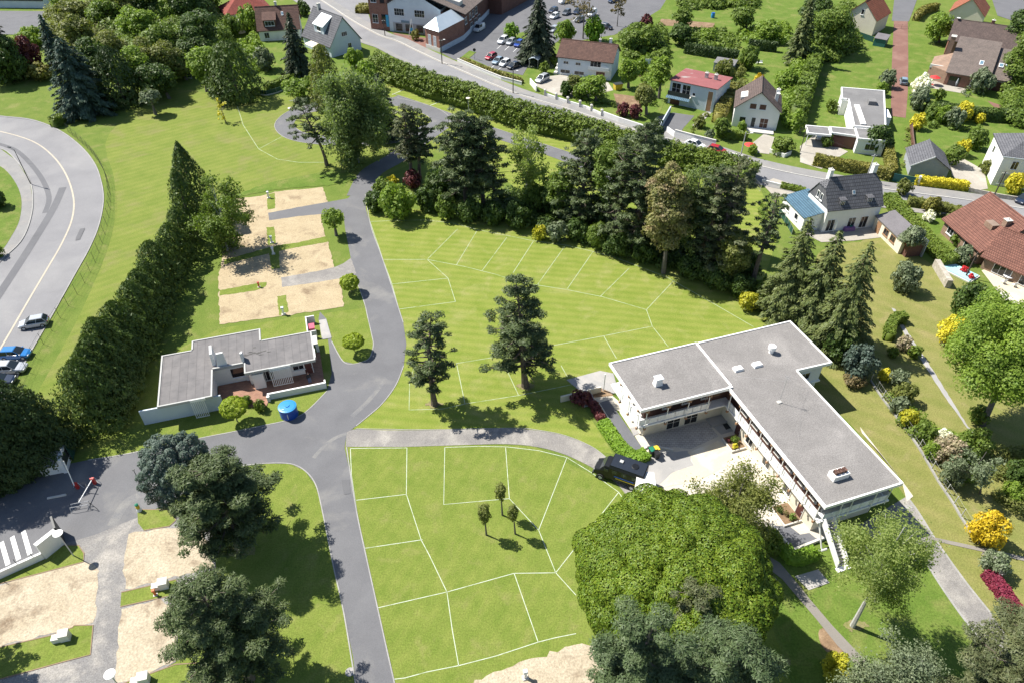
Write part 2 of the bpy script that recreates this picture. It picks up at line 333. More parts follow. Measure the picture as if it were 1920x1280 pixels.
def ribbon_mb(pts, d0, d1, z0=0, z1=None, mb=None):
    """strip between offsets d0..d1 (left of travel positive); with z1 a solid kerb"""
    a = offset_line(pts, d0); b = offset_line(pts, d1); mb = mb or MB(); n = len(pts)
    if z1 is None:
        z0 *= ZK
        mb.add([p + [0, 0, z0] for p in a] + [p + [0, 0, z0] for p in b], [(n + i, n + i + 1, i + 1, i) if d1 < d0 else (i, i + 1, n + i + 1, n + i) for i in range(n - 1)])
    else:
        lo, hi = np.array([0, 0, z0]), np.array([0, 0, z1])
        mb.add([p + lo for p in a] + [p + lo for p in b] + [p + hi for p in a] + [p + hi for p in b],
               [(i, i + 1, 2 * n + i + 1, 2 * n + i) for i in range(n - 1)] + [(n + i + 1, n + i, 3 * n + i, 3 * n + i + 1) for i in range(n - 1)] +
               [(2 * n + i, 2 * n + i + 1, 3 * n + i + 1, 3 * n + i) for i in range(n - 1)] + [(0, 2 * n, 3 * n, n), (n - 1, 2 * n - 1, 4 * n - 1, 3 * n - 1)])
    return mb
def ribbon(name, pxs, d0, d1, z, mat, sm=6):
    pts = G(pxs); pts = smooth(pts, sm) if sm else pts
    return struct(name, ribbon_mb(pts, d0, d1, z), mat)
def kerb(name, pxs, mat='kerb', w_=.14, h=.1, sm=5, parent=None):
    pts = G(pxs); pts = smooth(pts, sm) if sm else pts
    mb = ribbon_mb(pts, -w_ / 2, w_ / 2, -.02, h)
    if parent: return part('kerb', mb, mat, parent)
    return struct(name, mb, mat)
def polar(u, v, z=0): return tuple(P(u, v, z))
def heading(a, b):
    d = P(*b) - P(*a); return math.atan2(d[1], d[0])
ORD = ['first', 'second', 'third', 'fourth', 'fifth', 'sixth', 'seventh', 'eighth', 'ninth', 'tenth', 'eleventh', 'twelfth', 'thirteenth', 'fourteenth', 'fifteenth', 'sixteenth', 'seventeenth', 'eighteenth']

# ================================================================ THE GROUND
gm = MB(); gm.face((-2500, -600, 0), (2500, -600, 0), (2500, 4000, 0), (-2500, 4000, 0)); struct('ground', gm, 'grass_ground')
# ---- lawns (sheets 4 mm apart)
upper = sheet('upper_lawn', [(655, 385), (690, 380), (800, 395), (900, 410), (1000, 425), (1130, 445), (1250, 500), (1380, 545), (1500, 610), (1420, 690), (1150, 700), (1080, 740), (1150, 850), (1110, 845), (1000, 812), (700, 812), (655, 800), (690, 700), (745, 650), (740, 580), (690, 440)], .004, 'grass_upper')
lower = sheet('lower_lawn', [(640, 825), (760, 832), (1000, 835), (1190, 930), (1500, 1000), (1700, 1330), (1000, 1400), (640, 1400), (600, 1000)], .004, 'grass_lower')
sheet('bank_lawn', [(205, 250), (330, 170), (450, 190), (560, 180), (700, 190), (830, 260), (720, 330), (620, 345), (500, 355), (430, 380), (360, 440), (280, 600), (190, 740), (90, 800), (60, 760), (150, 590), (210, 440), (215, 340)], .004, 'grass_bank', sm=4)
sheet('strip_lawn', [(415, 615), (700, 575), (712, 690), (660, 700), (640, 790), (560, 830), (160, 880), (110, 840), (260, 690)], .004, 'grass_lower')
sheet('loop_lawn', [(700, 165), (760, 150), (900, 195), (1060, 255), (1250, 300), (1420, 340), (1460, 440), (1420, 560), (1300, 480), (1100, 430), (1000, 380), (900, 300), (780, 240), (700, 220)], .004, 'grass_upper')
sheet('left_lawn', [(390, 1010), (500, 860), (560, 862), (600, 930), (640, 1120), (680, 1330), (300, 1330), (240, 1290), (330, 1240), (420, 1120)], .004, 'grass_lower')
sheet('dry_lawn', [(1540, 640), (1600, 470), (1660, 440), (1720, 480), (1920, 640), (1920, 1300), (1880, 1180), (1760, 960), (1640, 760)], .004, 'grass_dry', sm=4)
sheet('dry_strip_lawn', [(1490, 690), (1570, 660), (1650, 740), (1760, 905), (1870, 1080), (1940, 1230), (1900, 1260), (1800, 1100), (1690, 920), (1600, 800)], .008, 'grass_dry', sm=4)
sheet('rear_lawn', [(1460, 1030), (1540, 1010), (1620, 1050), (1690, 1000), (1770, 1090), (1870, 1250), (1880, 1330), (1500, 1330), (1440, 1150)], .008, 'grass_fresh')
sheet('garden_lawn', [(1540, 470), (1630, 455), (1690, 490), (1760, 560), (1790, 660), (1700, 620), (1620, 600), (1540, 520)], .008, 'grass_dry', sm=4)
# ---- the curved road on the left
out_l = [(-900, 205), (-160, 205), (-60, 208), (0, 217), (60, 224), (110, 243), (150, 272), (178, 306), (192, 345), (195, 380), (186, 425), (168, 468), (140, 518), (100, 590), (62, 655), (28, 716), (-10, 780), (-60, 870)]
in_l = [(-900, 292), (-160, 290), (-60, 276), (0, 279), (30, 301), (56, 340), (62, 380), (55, 420), (38, 455), (0, 492), (-60, 560), (-200, 760)]
road = struct('road', MB().face(*(smooth(G(out_l, .006), 5) + smooth(G(in_l, .006), 5)[::-1])), 'asphalt_road')
def line(pxs, w_, z, mat, parent, name='marking', sm=4):
    pts = G(pxs); pts = smooth(pts, sm) if sm else pts
    return part(name, ribbon_mb(pts, -w_ / 2, w_ / 2, z), mat, parent)
line([(-60, 238), (0, 247), (60, 265), (98, 292), (124, 328), (138, 372), (135, 412), (116, 457), (90, 502), (58, 556), (22, 618), (-20, 688)], .28, .012, 'paint_cream', road)
line([(118, 352), (100, 392), (60, 458), (20, 520), (-20, 580)], 1.3, .010, 'asphalt_dark', road, 'tar_strip')
line([(-40, 262), (10, 274), (40, 290), (75, 330), (92, 370), (84, 400)], .9, .010, 'asphalt_dark', road, 'tar_strip')
kerb('road_kerb', [(0, 219), (60, 226), (110, 245), (150, 274), (178, 308), (191, 346), (194, 380), (185, 425), (167, 468), (139, 518), (99, 590), (61, 655), (27, 716)], w_=.16, h=.1)
sheet('pavement', in_l + [(-200, 760), (-900, 300)], .008, 'pavement', sm=0)
kerb('pavement_kerb', in_l[2:-1], w_=.18, h=.13)
sheet('grass_island', [(-200, 300), (-40, 303), (0, 312), (26, 338), (40, 372), (37, 412), (22, 443), (0, 475), (-60, 540), (-200, 700)], .014, 'grass_fresh', sm=4)
# ---- camp roads
camp = sheet('camp_road', [(651, 374), (672, 352), (690, 330), (700, 340), (684, 362), (686, 392), (695, 423), (714, 477), (732, 530), (745, 571), (756, 605), (762, 645), (757, 685), (742, 722), (716, 757), (690, 780), (668, 798), (650, 812), (646, 838), (655, 880), (668, 960), (685, 1040), (705, 1130), (725, 1220), (748, 1320),
    (672, 1320), (662, 1230), (645, 1150), (625, 1060), (605, 960), (592, 908), (572, 882), (545, 869), (500, 868), (440, 875), (380, 900), (330, 935), (256, 971), (219, 985), (181, 1001), (131, 1016), (80, 1060), (-80, 1160), (-160, 960), (0, 895), (165, 862), (240, 850), (370, 822), (442, 808), (495, 797), (540, 787), (572, 773), (613, 733),
    (622, 700), (617, 650), (610, 600), (597, 600), (600, 585), (612, 598), (622, 640), (643, 677), (665, 682), (692, 673), (700, 648), (697, 628), (689, 593), (684, 571), (673, 539), (664, 515), (658, 486), (647, 429), (644, 399)], .010, 'asphalt_camp')
for pts in ([(685, 365), (695, 423), (714, 477), (732, 530), (745, 571), (756, 605)], [(650, 838), (656, 880), (669, 960), (686, 1040), (706, 1130), (726, 1220), (742, 1290)], [(664, 515), (673, 539), (684, 571), (689, 593), (697, 628), (700, 648), (692, 672), (665, 682), (643, 677), (622, 640)],
            [(613, 733), (572, 773), (540, 787), (495, 797), (442, 808), (370, 822), (240, 850), (165, 862)], [(668, 1290), (645, 1150), (625, 1060), (605, 960), (592, 908), (572, 882), (545, 869), (500, 868), (450, 873)], [(668, 798), (690, 780), (716, 757), (742, 722), (757, 685)]):
    kerb('kerb', pts, w_=.12, h=.06)
sheet('pitch_drive', [(503, 400), (560, 389), (651, 373), (660, 380), (645, 399), (604, 402), (560, 406), (505, 414)], .014, 'asphalt_camp', rough_=.05)
sheet('pitch_drive', [(527, 521), (600, 508), (629, 501), (645, 494), (658, 484), (668, 514), (636, 523), (580, 532), (529, 539)], .014, 'gravel', rough_=.05)
path = struct('gravel_path', MB().face(*(smooth(G([(650, 810), (668, 804), (720, 806), (800, 806), (900, 804), (960, 803), (1010, 807), (1060, 817), (1110, 838), (1150, 868), (1195, 905)], .013), 4) + smooth(G([(648, 837), (700, 837), (760, 837), (860, 834), (950, 832), (1010, 838), (1060, 852), (1110, 876), (1155, 905), (1190, 950)], .013), 4)[::-1])), 'gravel')
kerb('kerb', [(668, 803), (800, 805), (960, 802), (1010, 806), (1060, 816), (1110, 837), (1140, 860)], w_=.08, h=.05)
# ---- sand pitches by the conifer row
sheet('sand_pitch', [(440, 374), (495, 367), (515, 360), (560, 356), (604, 352), (610, 368), (615, 381), (601, 402), (605, 420), (609, 444), (615, 455), (621, 478), (627, 501), (637, 522), (641, 548), (645, 575), (600, 582), (546, 591), (500, 596), (469, 601), (412, 609), (410, 520), (425, 440)], .012, 'sand', rough_=.14, seed=3)
for i, poly in enumerate(([(500, 366), (515, 362), (516, 391), (502, 394)], [(500, 427), (514, 426), (518, 457), (502, 461)], [(504, 473), (523, 471), (525, 504), (509, 506)], [(412, 545), (485, 531), (500, 530), (499, 537), (478, 546), (412, 555)], [(520, 556), (536, 554), (541, 585), (523, 593)],
                          [(420, 488), (500, 466), (520, 461), (560, 455), (612, 444), (616, 454), (560, 464), (520, 472), (500, 477), (420, 497)])):
    sheet('grass_divider', poly, .016, 'grass_lower', rough_=.08, seed=i, step=.4)
# ---- lower left gravel yard
sheet('gravel_yard', [(-200, 1240), (-80, 1120), (131, 1016), (181, 1001), (219, 985), (262, 968), (330, 950), (400, 1000), (405, 1065), (340, 1100), (330, 1240), (240, 1290), (250, 1340), (-200, 1340)], .011, 'gravel_track')
sheet('sand_pitch', [(-40, 1105), (0, 1096), (60, 1078), (150, 1052), (184, 1060), (182, 1120), (177, 1165), (140, 1176), (60, 1196), (0, 1211), (-40, 1220)], .015, 'sand_lower', rough_=.16, seed=8)
sheet('sand_pitch', [(242, 1000), (300, 990), (375, 985), (402, 1040), (402, 1062), (340, 1078), (300, 1088), (235, 1106), (232, 1050)], .015, 'sand_lower', rough_=.16, seed=9)
sheet('sand_pitch', [(228, 1141), (300, 1122), (330, 1150), (335, 1235), (290, 1256), (240, 1276), (215, 1278), (222, 1200)], .015, 'sand_lower', rough_=.16, seed=10)
for poly in ([(-60, 1094), (0, 1078), (80, 1045), (120, 1022), (148, 1022), (158, 1037), (157, 1053), (100, 1068), (0, 1094), (-60, 1108)], [(-60, 1228), (0, 1213), (100, 1190), (136, 1176), (140, 1172), (175, 1172), (170, 1227), (120, 1240), (0, 1273), (-60, 1290)], [(228, 1110), (280, 1098), (330, 1086), (340, 1112), (226, 1137)], [(231, 1281), (330, 1245), (420, 1240), (420, 1340), (200, 1340)], [(258, 959), (265, 955), (320, 955), (330, 975), (318, 986), (270, 994), (259, 980)]):
    sheet('grass_strip', poly, .018, 'grass_lower')
    kerb('timber_edge', poly[1:-1] if len(poly) > 5 else poly, 'timber', .1, .09, 0)
sheet('sand_pitch', [(890, 1275), (1000, 1235), (1090, 1203), (1160, 1220), (1200, 1330), (860, 1330)], .010, 'sand_lower', rough_=.2, seed=12)
sheet('worn_patch', [(1536, 1180), (1560, 1178), (1580, 1205), (1578, 1224), (1555, 1225), (1538, 1205)], .012, 'soil', sm=3)
# ---- loop road behind the pines, street, car park
ring = [P(*q) for q in [(736, 190), (690, 192), (640, 197), (590, 203), (553, 213), (533, 233), (548, 252), (590, 262), (660, 266), (730, 262), (790, 247), (826, 230), (815, 213), (780, 200)]]
ringm = smooth(ring + [ring[0]], 6); struct('loop_road', ribbon_mb(ringm, -2.0, 2.0, .011), 'asphalt_camp')
struct('loop_kerb', ribbon_mb(ringm, -2.1, -1.98, -.02, .07), 'kerb'); struct('loop_kerb', ribbon_mb(ringm, 1.98, 2.1, -.02, .07), 'kerb')
ribbon('loop_road', [(672, 368), (695, 325), (740, 298), (780, 268), (826, 236)], -2.2, 2.2, .013, 'asphalt_camp')
ribbon('loop_road', [(736, 184), (800, 206), (850, 224), (964, 262), (1055, 292), (1150, 330), (1250, 370)], -2.0, 2.0, .015, 'asphalt_camp')
ribbon('loop_kerb', [(736, 176), (800, 197), (850, 215), (964, 253), (1055, 283)], -.06, .06, .03, 'kerb')
KL = [(560, -25), (610, 5), (662, 39), (712, 66), (747, 78), (786, 97), (841, 122), (962, 173), (1060, 203), (1200, 247), (1300, 272), (1411, 308), (1523, 333), (1660, 355), (1810, 375), (1960, 398), (2100, 420)]
kl = smooth(G(KL), 5)
struct('street', ribbon_mb(kl, -6.2, 0, .008), 'asphalt_road')
sheet('street', [(560, 8), (540, -30), (700, -40), (690, 25), (700, 55), (640, 60)], .006, 'asphalt_road')
struct('street_pavement', ribbon_mb(kl, .02, 2.9, .005, .12), 'pavement'); struct('street_kerb', ribbon_mb(kl, -.16, .0, -.01, .135), 'stone_pale')
struct('street_pavement', ribbon_mb(kl, -7.7, -6.22, .005, .11), 'pavement')
struct('gutter_line', ribbon_mb(kl[:50], -.5, -.34, .013), 'paint_cream')
sheet('car_park', [(826, 99), (870, 65), (916, 22), (965, -25), (1265, -25), (1238, 18), (1195, 45), (1152, 66), (1092, 76), (1050, 76), (1002, 104), (980, 142), (850, 112)], .010, 'asphalt_dark')
cp = struct('car_park_lines', MB().face(*G([(0, 0), (1, 0), (1, 1)], .001)), 'paint_white') if False else None
for a, b in (((932, 92), (958, 70)), ((946, 95), (970, 74)), ((962, 98), (983, 79)), ((921, 128), (946, 108)), ((934, 132), (957, 113)), ((1056, 74), (1080, 56)), ((1040, 71), (1062, 53)), ((1098, 44), (1120, 26)), ((1074, 40), (1094, 22))):
    struct('bay_line', ribbon_mb(G([a, b]), -.06, .06, .014), 'paint_white')
sheet('verge', [(950, 78), (962, 66), (984, 60), (1000, 66), (1000, 78), (985, 82), (958, 82)], .02, 'grass_fresh'); sheet('verge', [(860, 112), (880, 96), (893, 99), (880, 110), (930, 132), (980, 152), (972, 158)], .03, 'grass_fresh')
# ---- gardens across the street
for nm, poly, m in (('garden', [(985, 135), (1040, 110), (1055, 78), (1200, 60), (1235, 90), (1250, 180), (1225, 245), (1110, 215), (1000, 165)], 'grass_fresh'), ('garden', [(1195, 47), (1250, -25), (1560, -30), (1640, 40), (1690, 55), (1680, 170), (1560, 250), (1480, 290), (1260, 240), (1240, 110)], 'grass_fresh'),
                    ('garden', [(1690, 60), (1960, 40), (1960, 340), (1800, 330), (1690, 340), (1662, 270), (1690, 180)], 'grass_fresh'), ('garden', [(1500, 285), (1560, 285), (1680, 320), (1690, 345), (1540, 325)], 'grass_fresh'), ('garden', [(1690, 375), (1830, 395), (1850, 420), (1800, 470), (1720, 430)], 'grass_fresh'),
                    ('garden', [(380, 60), (560, 20), (660, 80), (660, 150), (470, 180), (380, 130)], 'grass_fresh'), ('garden', [(-100, 20), (85, 10), (90, 24), (-100, 40)], 'grass_fresh')):
    sheet(nm, poly, .009, m)
for nm, poly, m in (('forecourt', [(1000, 160), (1020, 145), (1060, 140), (1095, 150), (1140, 155), (1150, 170), (1090, 185), (1040, 178)], 'concrete_drive'), ('vegetable_bed', [(1150, 176), (1195, 182), (1205, 207), (1160, 208)], 'soil'), ('vegetable_bed', [(1198, 134), (1230, 136), (1228, 150), (1200, 150)], 'soil'),
                    ('allotment', [(1240, 36), (1340, 44), (1338, 54), (1232, 48)], 'soil'), ('driveway', [(1232, 220), (1262, 212), (1302, 218), (1282, 240), (1262, 270), (1228, 258)], 'asphalt_dark'), ('garden_walk', [(1298, 236), (1318, 214), (1332, 206), (1336, 210), (1322, 224), (1304, 240)], 'concrete_grey'),
                    ('driveway', [(1412, 268), (1432, 252), (1452, 258), (1442, 290), (1412, 286)], 'concrete_drive'), ('driveway', [(1500, 275), (1525, 255), (1560, 272), (1590, 285), (1565, 300), (1540, 318), (1500, 305)], 'concrete_drive'),
                    ('red_driveway', [(1676, 40), (1702, 40), (1703, 120), (1702, 175), (1698, 222), (1670, 218), (1672, 120)], 'red_drive'), ('lane', [(1672, 40), (1680, -30), (1730, -30), (1712, 20), (1704, 41)], 'asphalt_dark'), ('lane', [(1860, 0), (1930, -20), (1960, 60), (1900, 40), (1870, 30)], 'asphalt_dark'),
                    ('patio', [(1728, 160), (1750, 152), (1812, 168), (1806, 176), (1745, 166)], 'concrete_drive'), ('driveway', [(1852, 190), (1882, 200), (1895, 205), (1880, 215), (1856, 195)], 'red_drive'), ('driveway', [(1780, 305), (1800, 295), (1845, 320), (1852, 355), (1820, 358), (1785, 330)], 'concrete_drive'),
                    ('patio', [(1512, 425), (1560, 432), (1650, 425), (1660, 445), (1600, 452), (1540, 455), (1510, 440)], 'concrete_drive'), ('patio', [(1840, 508), (1862, 500), (1920, 540), (1960, 570), (1920, 600), (1880, 560)], 'concrete_cream'), ('old_yard', [(-100, 20), (85, 22), (82, 50), (30, 66), (-100, 60)], 'asphalt_dark'),
                    ('driveway', [(1428, 345), (1450, 335), (1500, 350), (1520, 362), (1490, 372), (1450, 368)], 'concrete_drive'), ('forecourt', [(735, 62), (760, 66), (798, 72), (800, 92), (770, 84)], 'red_drive'), ('gravel_walk', [(1690, 1000), (1700, 996), (1960, 1052), (1960, 1060)], 'path')):
    sheet(nm, poly, .017, m)
sheet('garden_walk', [(1672, 578), (1678, 580), (1700, 620), (1740, 680), (1775, 735), (1815, 800), (1830, 812), (1822, 815), (1770, 742), (1735, 688), (1694, 624)], .013, 'concrete_grey', rough_=.05)
# ---- round the long building
sheet('courtyard', [(1104, 746), (1140, 735), (1170, 760), (1204, 812), (1330, 780), (1400, 790), (1560, 985), (1546, 1008), (1486, 1032), (1446, 984), (1400, 1000), (1300, 965), (1196, 950), (1180, 915), (1196, 890), (1216, 858), (1160, 770)], .015, 'concrete_pale')
sheet('court_gravel', [(1205, 858), (1245, 846), (1290, 846), (1300, 872), (1262, 885), (1230, 912), (1198, 910), (1196, 884)], .019, 'concrete_grey', rough_=.1)
sheet('court_cream', [(1290, 848), (1345, 826), (1370, 840), (1368, 870), (1310, 900), (1240, 915), (1262, 886), (1302, 872)], .021, 'concrete_cream', rough_=.08)
sheet('court_paving', [(1205, 818), (1323, 789), (1347, 818), (1295, 842), (1262, 838), (1248, 845), (1225, 830)], .023, 'paving_tiles')
sheet('court_slab', [(1326, 790), (1366, 780), (1385, 805), (1352, 815)], .023, 'concrete_grey')
sheet('dark_terrace', [(1124, 755), (1141, 750), (1206, 842), (1183, 850)], .027, 'dark_mat'); sheet('dark_terrace', [(1447, 986), (1478, 985), (1500, 1002), (1517, 999), (1528, 1008), (1540, 1012), (1486, 1031)], .027, 'dark_mat')
sheet('door_mat', [(1181, 803), (1191, 800), (1199, 813), (1188, 817)], .031, 'concrete_grey'); sheet('door_mat', [(1354, 795), (1366, 791), (1374, 801), (1361, 806)], .031, 'black')
sheet('footpath', [(1418, 1036), (1438, 1040), (1462, 1055), (1488, 1085), (1520, 1125), (1560, 1172), (1610, 1225), (1660, 1270), (1720, 1325), (1690, 1330), (1620, 1260), (1570, 1210), (1530, 1160), (1500, 1125), (1466, 1085), (1430, 1058)], .016, 'path')
sheet('paved_slab', [(1490, 1080), (1534, 1067), (1555, 1092), (1516, 1106)], .016, 'concrete_grey'); sheet('paved_slab', [(1428, 1070), (1444, 1068), (1456, 1086), (1448, 1104)], .016, 'concrete_grey')
dr = sheet('rear_driveway', [(1600, 990), (1700, 930), (1722, 960), (1760, 1020), (1810, 1090), (1858, 1150), (1900, 1210), (1870, 1240), (1800, 1150), (1740, 1058), (1715, 1050), (1690, 1030), (1640, 1010)], .014, 'gravel')
kerb('kerb', [(1700, 930), (1722, 960), (1760, 1020), (1810, 1090), (1858, 1150)], 'kerb', .2, .07); kerb('kerb', [(1728, 1040), (1760, 1092), (1800, 1150), (1850, 1215)], 'kerb', .2, .07)
sheet('rear_concrete', [(1700, 940), (1690, 900), (1612, 800), (1616, 812), (1650, 850), (1690, 900), (1712, 930)], .018, 'concrete_pale')
sheet('drain_slab', [(1678, 955), (1702, 946), (1712, 952), (1684, 960)], .022, 'concrete_grey')
sheet('side_terrace', [(1062, 712), (1125, 695), (1150, 700), (1160, 735), (1104, 748), (1090, 735)], .013, 'concrete_grey')
sheet('soil_bed', [(1100, 738), (1128, 728), (1145, 735), (1150, 742), (1106, 746)], .019, 'soil')
# ---- string lines pegged out on the lawns
def strings(owner, segs, w_=.13, z=.0085, m_='string_white'):
    for s in segs: line(s, w_, z, m_, owner, 'marking_line', 0)
strings(lower, [[(657, 840), (763, 839)], [(657, 840), (659, 890), (666, 937), (672, 975), (684, 1027), (698, 1095), (707, 1139), (715, 1180), (728, 1235), (735, 1273)], [(763, 839), (762, 926), (790, 1012), (805, 1040), (838, 1109)], [(668, 937), (762, 926)], [(685, 1027), (792, 1011)], [(707, 1139), (838, 1109), (964, 1074), (1042, 1073)],
    [(838, 1109), (848, 1180), (860, 1247)], [(735, 1273), (760, 1270), (800, 1259), (860, 1247), (930, 1229), (1009, 1203), (1040, 1195), (1080, 1187)], [(964, 1074), (980, 1120), (1009, 1203)], [(1042, 1073), (1010, 993), (955, 934), (948, 838)], [(834, 838), (832, 945), (955, 934)], [(834, 838), (900, 836), (950, 837), (1010, 844), (1063, 857)], [(1063, 857), (1110, 886), (1160, 922)], [(1160, 922), (1182, 955)],
    [(1063, 857), (1010, 993)], [(1160, 922), (1042, 1073)], [(1042, 1073), (1080, 1115)]], .075)
strings(upper, [[(694, 416), (740, 414), (800, 413), (850, 419), (895, 431), (960, 444), (1000, 452), (1060, 460), (1112, 472), (1150, 482), (1185, 495), (1250, 520), (1330, 565), (1413, 613)], [(694, 416), (715, 477), (718, 487), (735, 533), (748, 580)], [(718, 487), (801, 487)], [(801, 487), (870, 500), (930, 515), (975, 530), (1060, 543), (1130, 557), (1212, 581)], [(801, 487), (840, 522), (854, 566)],
    [(735, 533), (840, 522)], [(748, 580), (854, 566)], [(858, 430), (801, 487)], [(895, 432), (856, 497)], [(950, 446), (904, 508)], [(1000, 453), (962, 512)], [(1060, 461), (1008, 534)], [(1112, 472), (1063, 543)], [(1180, 503), (1126, 556)], [(1262, 528), (1212, 581)], [(1212, 581), (1223, 612), (1253, 650)], [(1223, 612), (1132, 630), (1040, 647), (990, 655)], [(1132, 630), (1156, 672)],
    [(1052, 685), (1064, 706)], [(856, 681), (923, 670)], [(856, 681), (872, 757)], [(946, 684), (972, 740)], [(768, 718), (767, 768), (830, 766), (875, 756), (972, 741), (1075, 720)], [(768, 718), (775, 692), (850, 680)]], .085, m_='string_faint')
bank = [o for o in COL.objects if o.name.startswith('bank_lawn')][0]
strings(bank, [[(444, 196), (456, 235), (485, 280), (520, 299), (560, 305), (610, 305)], [(485, 280), (530, 256)]], .1, m_='string_faint')
loopl = [o for o in COL.objects if o.name.startswith('loop_lawn')][0]
strings(loopl, [[(735, 178), (768, 164)], [(800, 201), (833, 188)]], .2)
for u, v, r_ in ((656, 1259, .42),):
    p = P(u, v); struct('manhole_cover', MB().lathe([(r_, .0), (r_, .035), (r_ * .8, .04), (r_ * .78, .03)], 14, p[0], p[1]), 'concrete_grey')

sheet('bank_shade_grass', [(430, 372), (500, 345), (560, 332), (640, 318), (668, 335), (620, 348), (560, 352), (500, 359)], .010, 'grass_fresh', sm=4, rough_=.2)  # darker grass sheet, painting the shading of the bank slope onto flat ground
for i, (pts, w_) in enumerate((([(588, 858), (606, 838), (626, 822), (650, 812)], .5), ([(660, 780), (690, 752), (720, 715)], .6), ([(210, 985), (240, 940), (300, 915)], 1.1))): ribbon('dust_mark', pts, -w_ / 2, w_ / 2, .0135, 'dust')
for i, poly in enumerate(([(640, 900), (655, 898), (657, 925), (645, 927)], [(300, 870), (340, 862), (344, 876), (306, 884)], [(150, 430), (160, 428), (150, 450), (141, 452)])): sheet('road_patch', poly, .013, 'asphalt_patch', rough_=.05, seed=i)

kerb('terrace_edge', [(1447, 985), (1466, 1010), (1486, 1033), (1546, 1009)], 'stone_pale', .25, .42, 0); kerb('terrace_edge', [(1123, 756), (1182, 851), (1207, 843)], 'stone_pale', .14, .16, 0); kerb('court_edge', [(1205, 843), (1222, 836), (1262, 845)], 'stone_pale', .2, .3, 0)
for i, (u, v, a, c) in enumerate(((452, 1032, 26, 12), (1604, 1172, 22, 9), (814, 758, 14, 6), (986, 724, 16, 7), (1470, 1240, 14, 6))): sheet('bare_soil', [(u + a * math.cos(k * .6283) * (1 + .25 * math.sin(k * 2.3 + i)), v + c * math.sin(k * .6283) * (1 + .25 * math.cos(k * 1.7 + i))) for k in range(10)], .0095, 'worn_earth', sm=3, rough_=.12, seed=i)

# ================================================================ VEGETATION
def unit(a): return a / (np.linalg.norm(a, axis=-1, keepdims=True) + 1e-9)
def leaf_quads(C, Nn, size, aspect, rg, T=None, bend=.25):
    n = len(C); Nn = unit(Nn)
    if T is None: T = rg.normal(size=(n, 3))
    T = unit(T - Nn * (T * Nn).sum(1, keepdims=True)); B = np.cross(Nn, T); s = (size * rg.uniform(.65, 1.35, n))[:, None]
    a = T * s * aspect * .5; b = B * s * .5; up = Nn * s * bend
    V = np.stack([C - a * .6 - b + up, C - a * .6 + b + up, C + a * 1.1], 1).reshape(-1, 3)
    return V, np.arange(n * 3).reshape(n, 3)
def tris(mb):
    F = []
    for f in mb.f: F += [(f[0], f[i], f[i + 1]) for i in range(1, len(f) - 1)]
    return np.array(mb.v), np.array(F)
def merge(parts_):
    V = []; F = []; k = 0
    for v, f in parts_: V.append(v); F.append(f + k); k += len(v)
    return np.concatenate(V), np.concatenate(F)
def fib(n, rg):
    i = np.arange(n) + .5; z = 1 - 2 * i / n; ph = i * 2.399963 + rg.uniform(0, 6); r = np.sqrt(1 - z * z)
    return np.stack([r * np.cos(ph), r * np.sin(ph), z], 1)
def rdirs(n, rg): return unit(rg.normal(size=(n, 3)))
def lobes_leaves(C, Rr, leaf, cover, rg, center, ell, flat=1.0, up=.35, aspect=1.3, cull=.5, jit=.42):
    """leaf faces on the shells of many overlapping lobes; C lobe centres, Rr radii"""
    Cs = []; Ns = []
    for c, r in zip(C, Rr):
        n = max(8, int(cover * 4 * math.pi * r * r * .7 / (leaf * leaf * aspect * .5)))
        d = rdirs(n, rg); d[:, 2] = np.where(d[:, 2] < -.35, -d[:, 2], d[:, 2])
        rad = r * (1 - .28 * rg.random(n) ** 2.2) * (1 + .09 * rg.normal(size=n))
        p = c + d * rad[:, None] * np.array([1, 1, flat]); Cs.append(p); Ns.append(d + np.array([0, 0, up]) + rg.normal(size=(n, 3)) * jit)
    p = np.concatenate(Cs); nn = np.concatenate(Ns); q = np.linalg.norm((p - center) / ell, axis=1); k = (q > cull) & (p[:, 2] > .15)
    return leaf_quads(p[k], nn[k], leaf, aspect, rg)
def trunk_mb(pts, r0, r1, n=7):
    mb = MB(); m = len(pts) - 1
    for i in range(m):
        a = r0 + (r1 - r0) * i / m; b = r0 + (r1 - r0) * (i + 1) / m
        mb.tube(pts[i], pts[i + 1], a * (1.25 if i == 0 else 1), b, n, cap=False)
    return mb
def px_leaf(pos, px=2.6, lo=.1): return max(lo, px * depth(pos) / (CAM_F * 1024 / 1920))
def make_tree(name, label, loc, trunk, crown_mesh, bark, leaf, cat='tree', group=None, rz=0):
    t = thing(name, label, cat, tuple(loc), rz, group)
    if trunk is not None: part('trunk', trunk, bark, t)
    part('crown', crown_mesh, leaf, t); return t
def solve_crown(base, bbox, rzmin=.45):
    B = P(*base); u0, v0, u1, v1 = bbox; cu, cv = (u0 + u1) / 2, (v0 + v1) / 2
    zc = height_at(base, cv); Cc = B + [0, 0, zc]; k = depth(Cc); cx = (cu - Q(Cc)[0]) * k / CAM_F
    rx = (u1 - u0) / 2 * k / CAM_F; dv = (v1 - v0) / 2 * k / CAM_F; d = Cc - _C; th = math.atan2(-d[2], np.hypot(d[0], d[1]))
    t2 = (dv * dv - (rx * math.sin(th)) ** 2) / math.cos(th) ** 2; rz_ = math.sqrt(t2) if t2 > 0 else 0
    rz_ = min(max(rz_, rx * rzmin), rx * 2.2)
    return B, zc, cx, rx, rz_
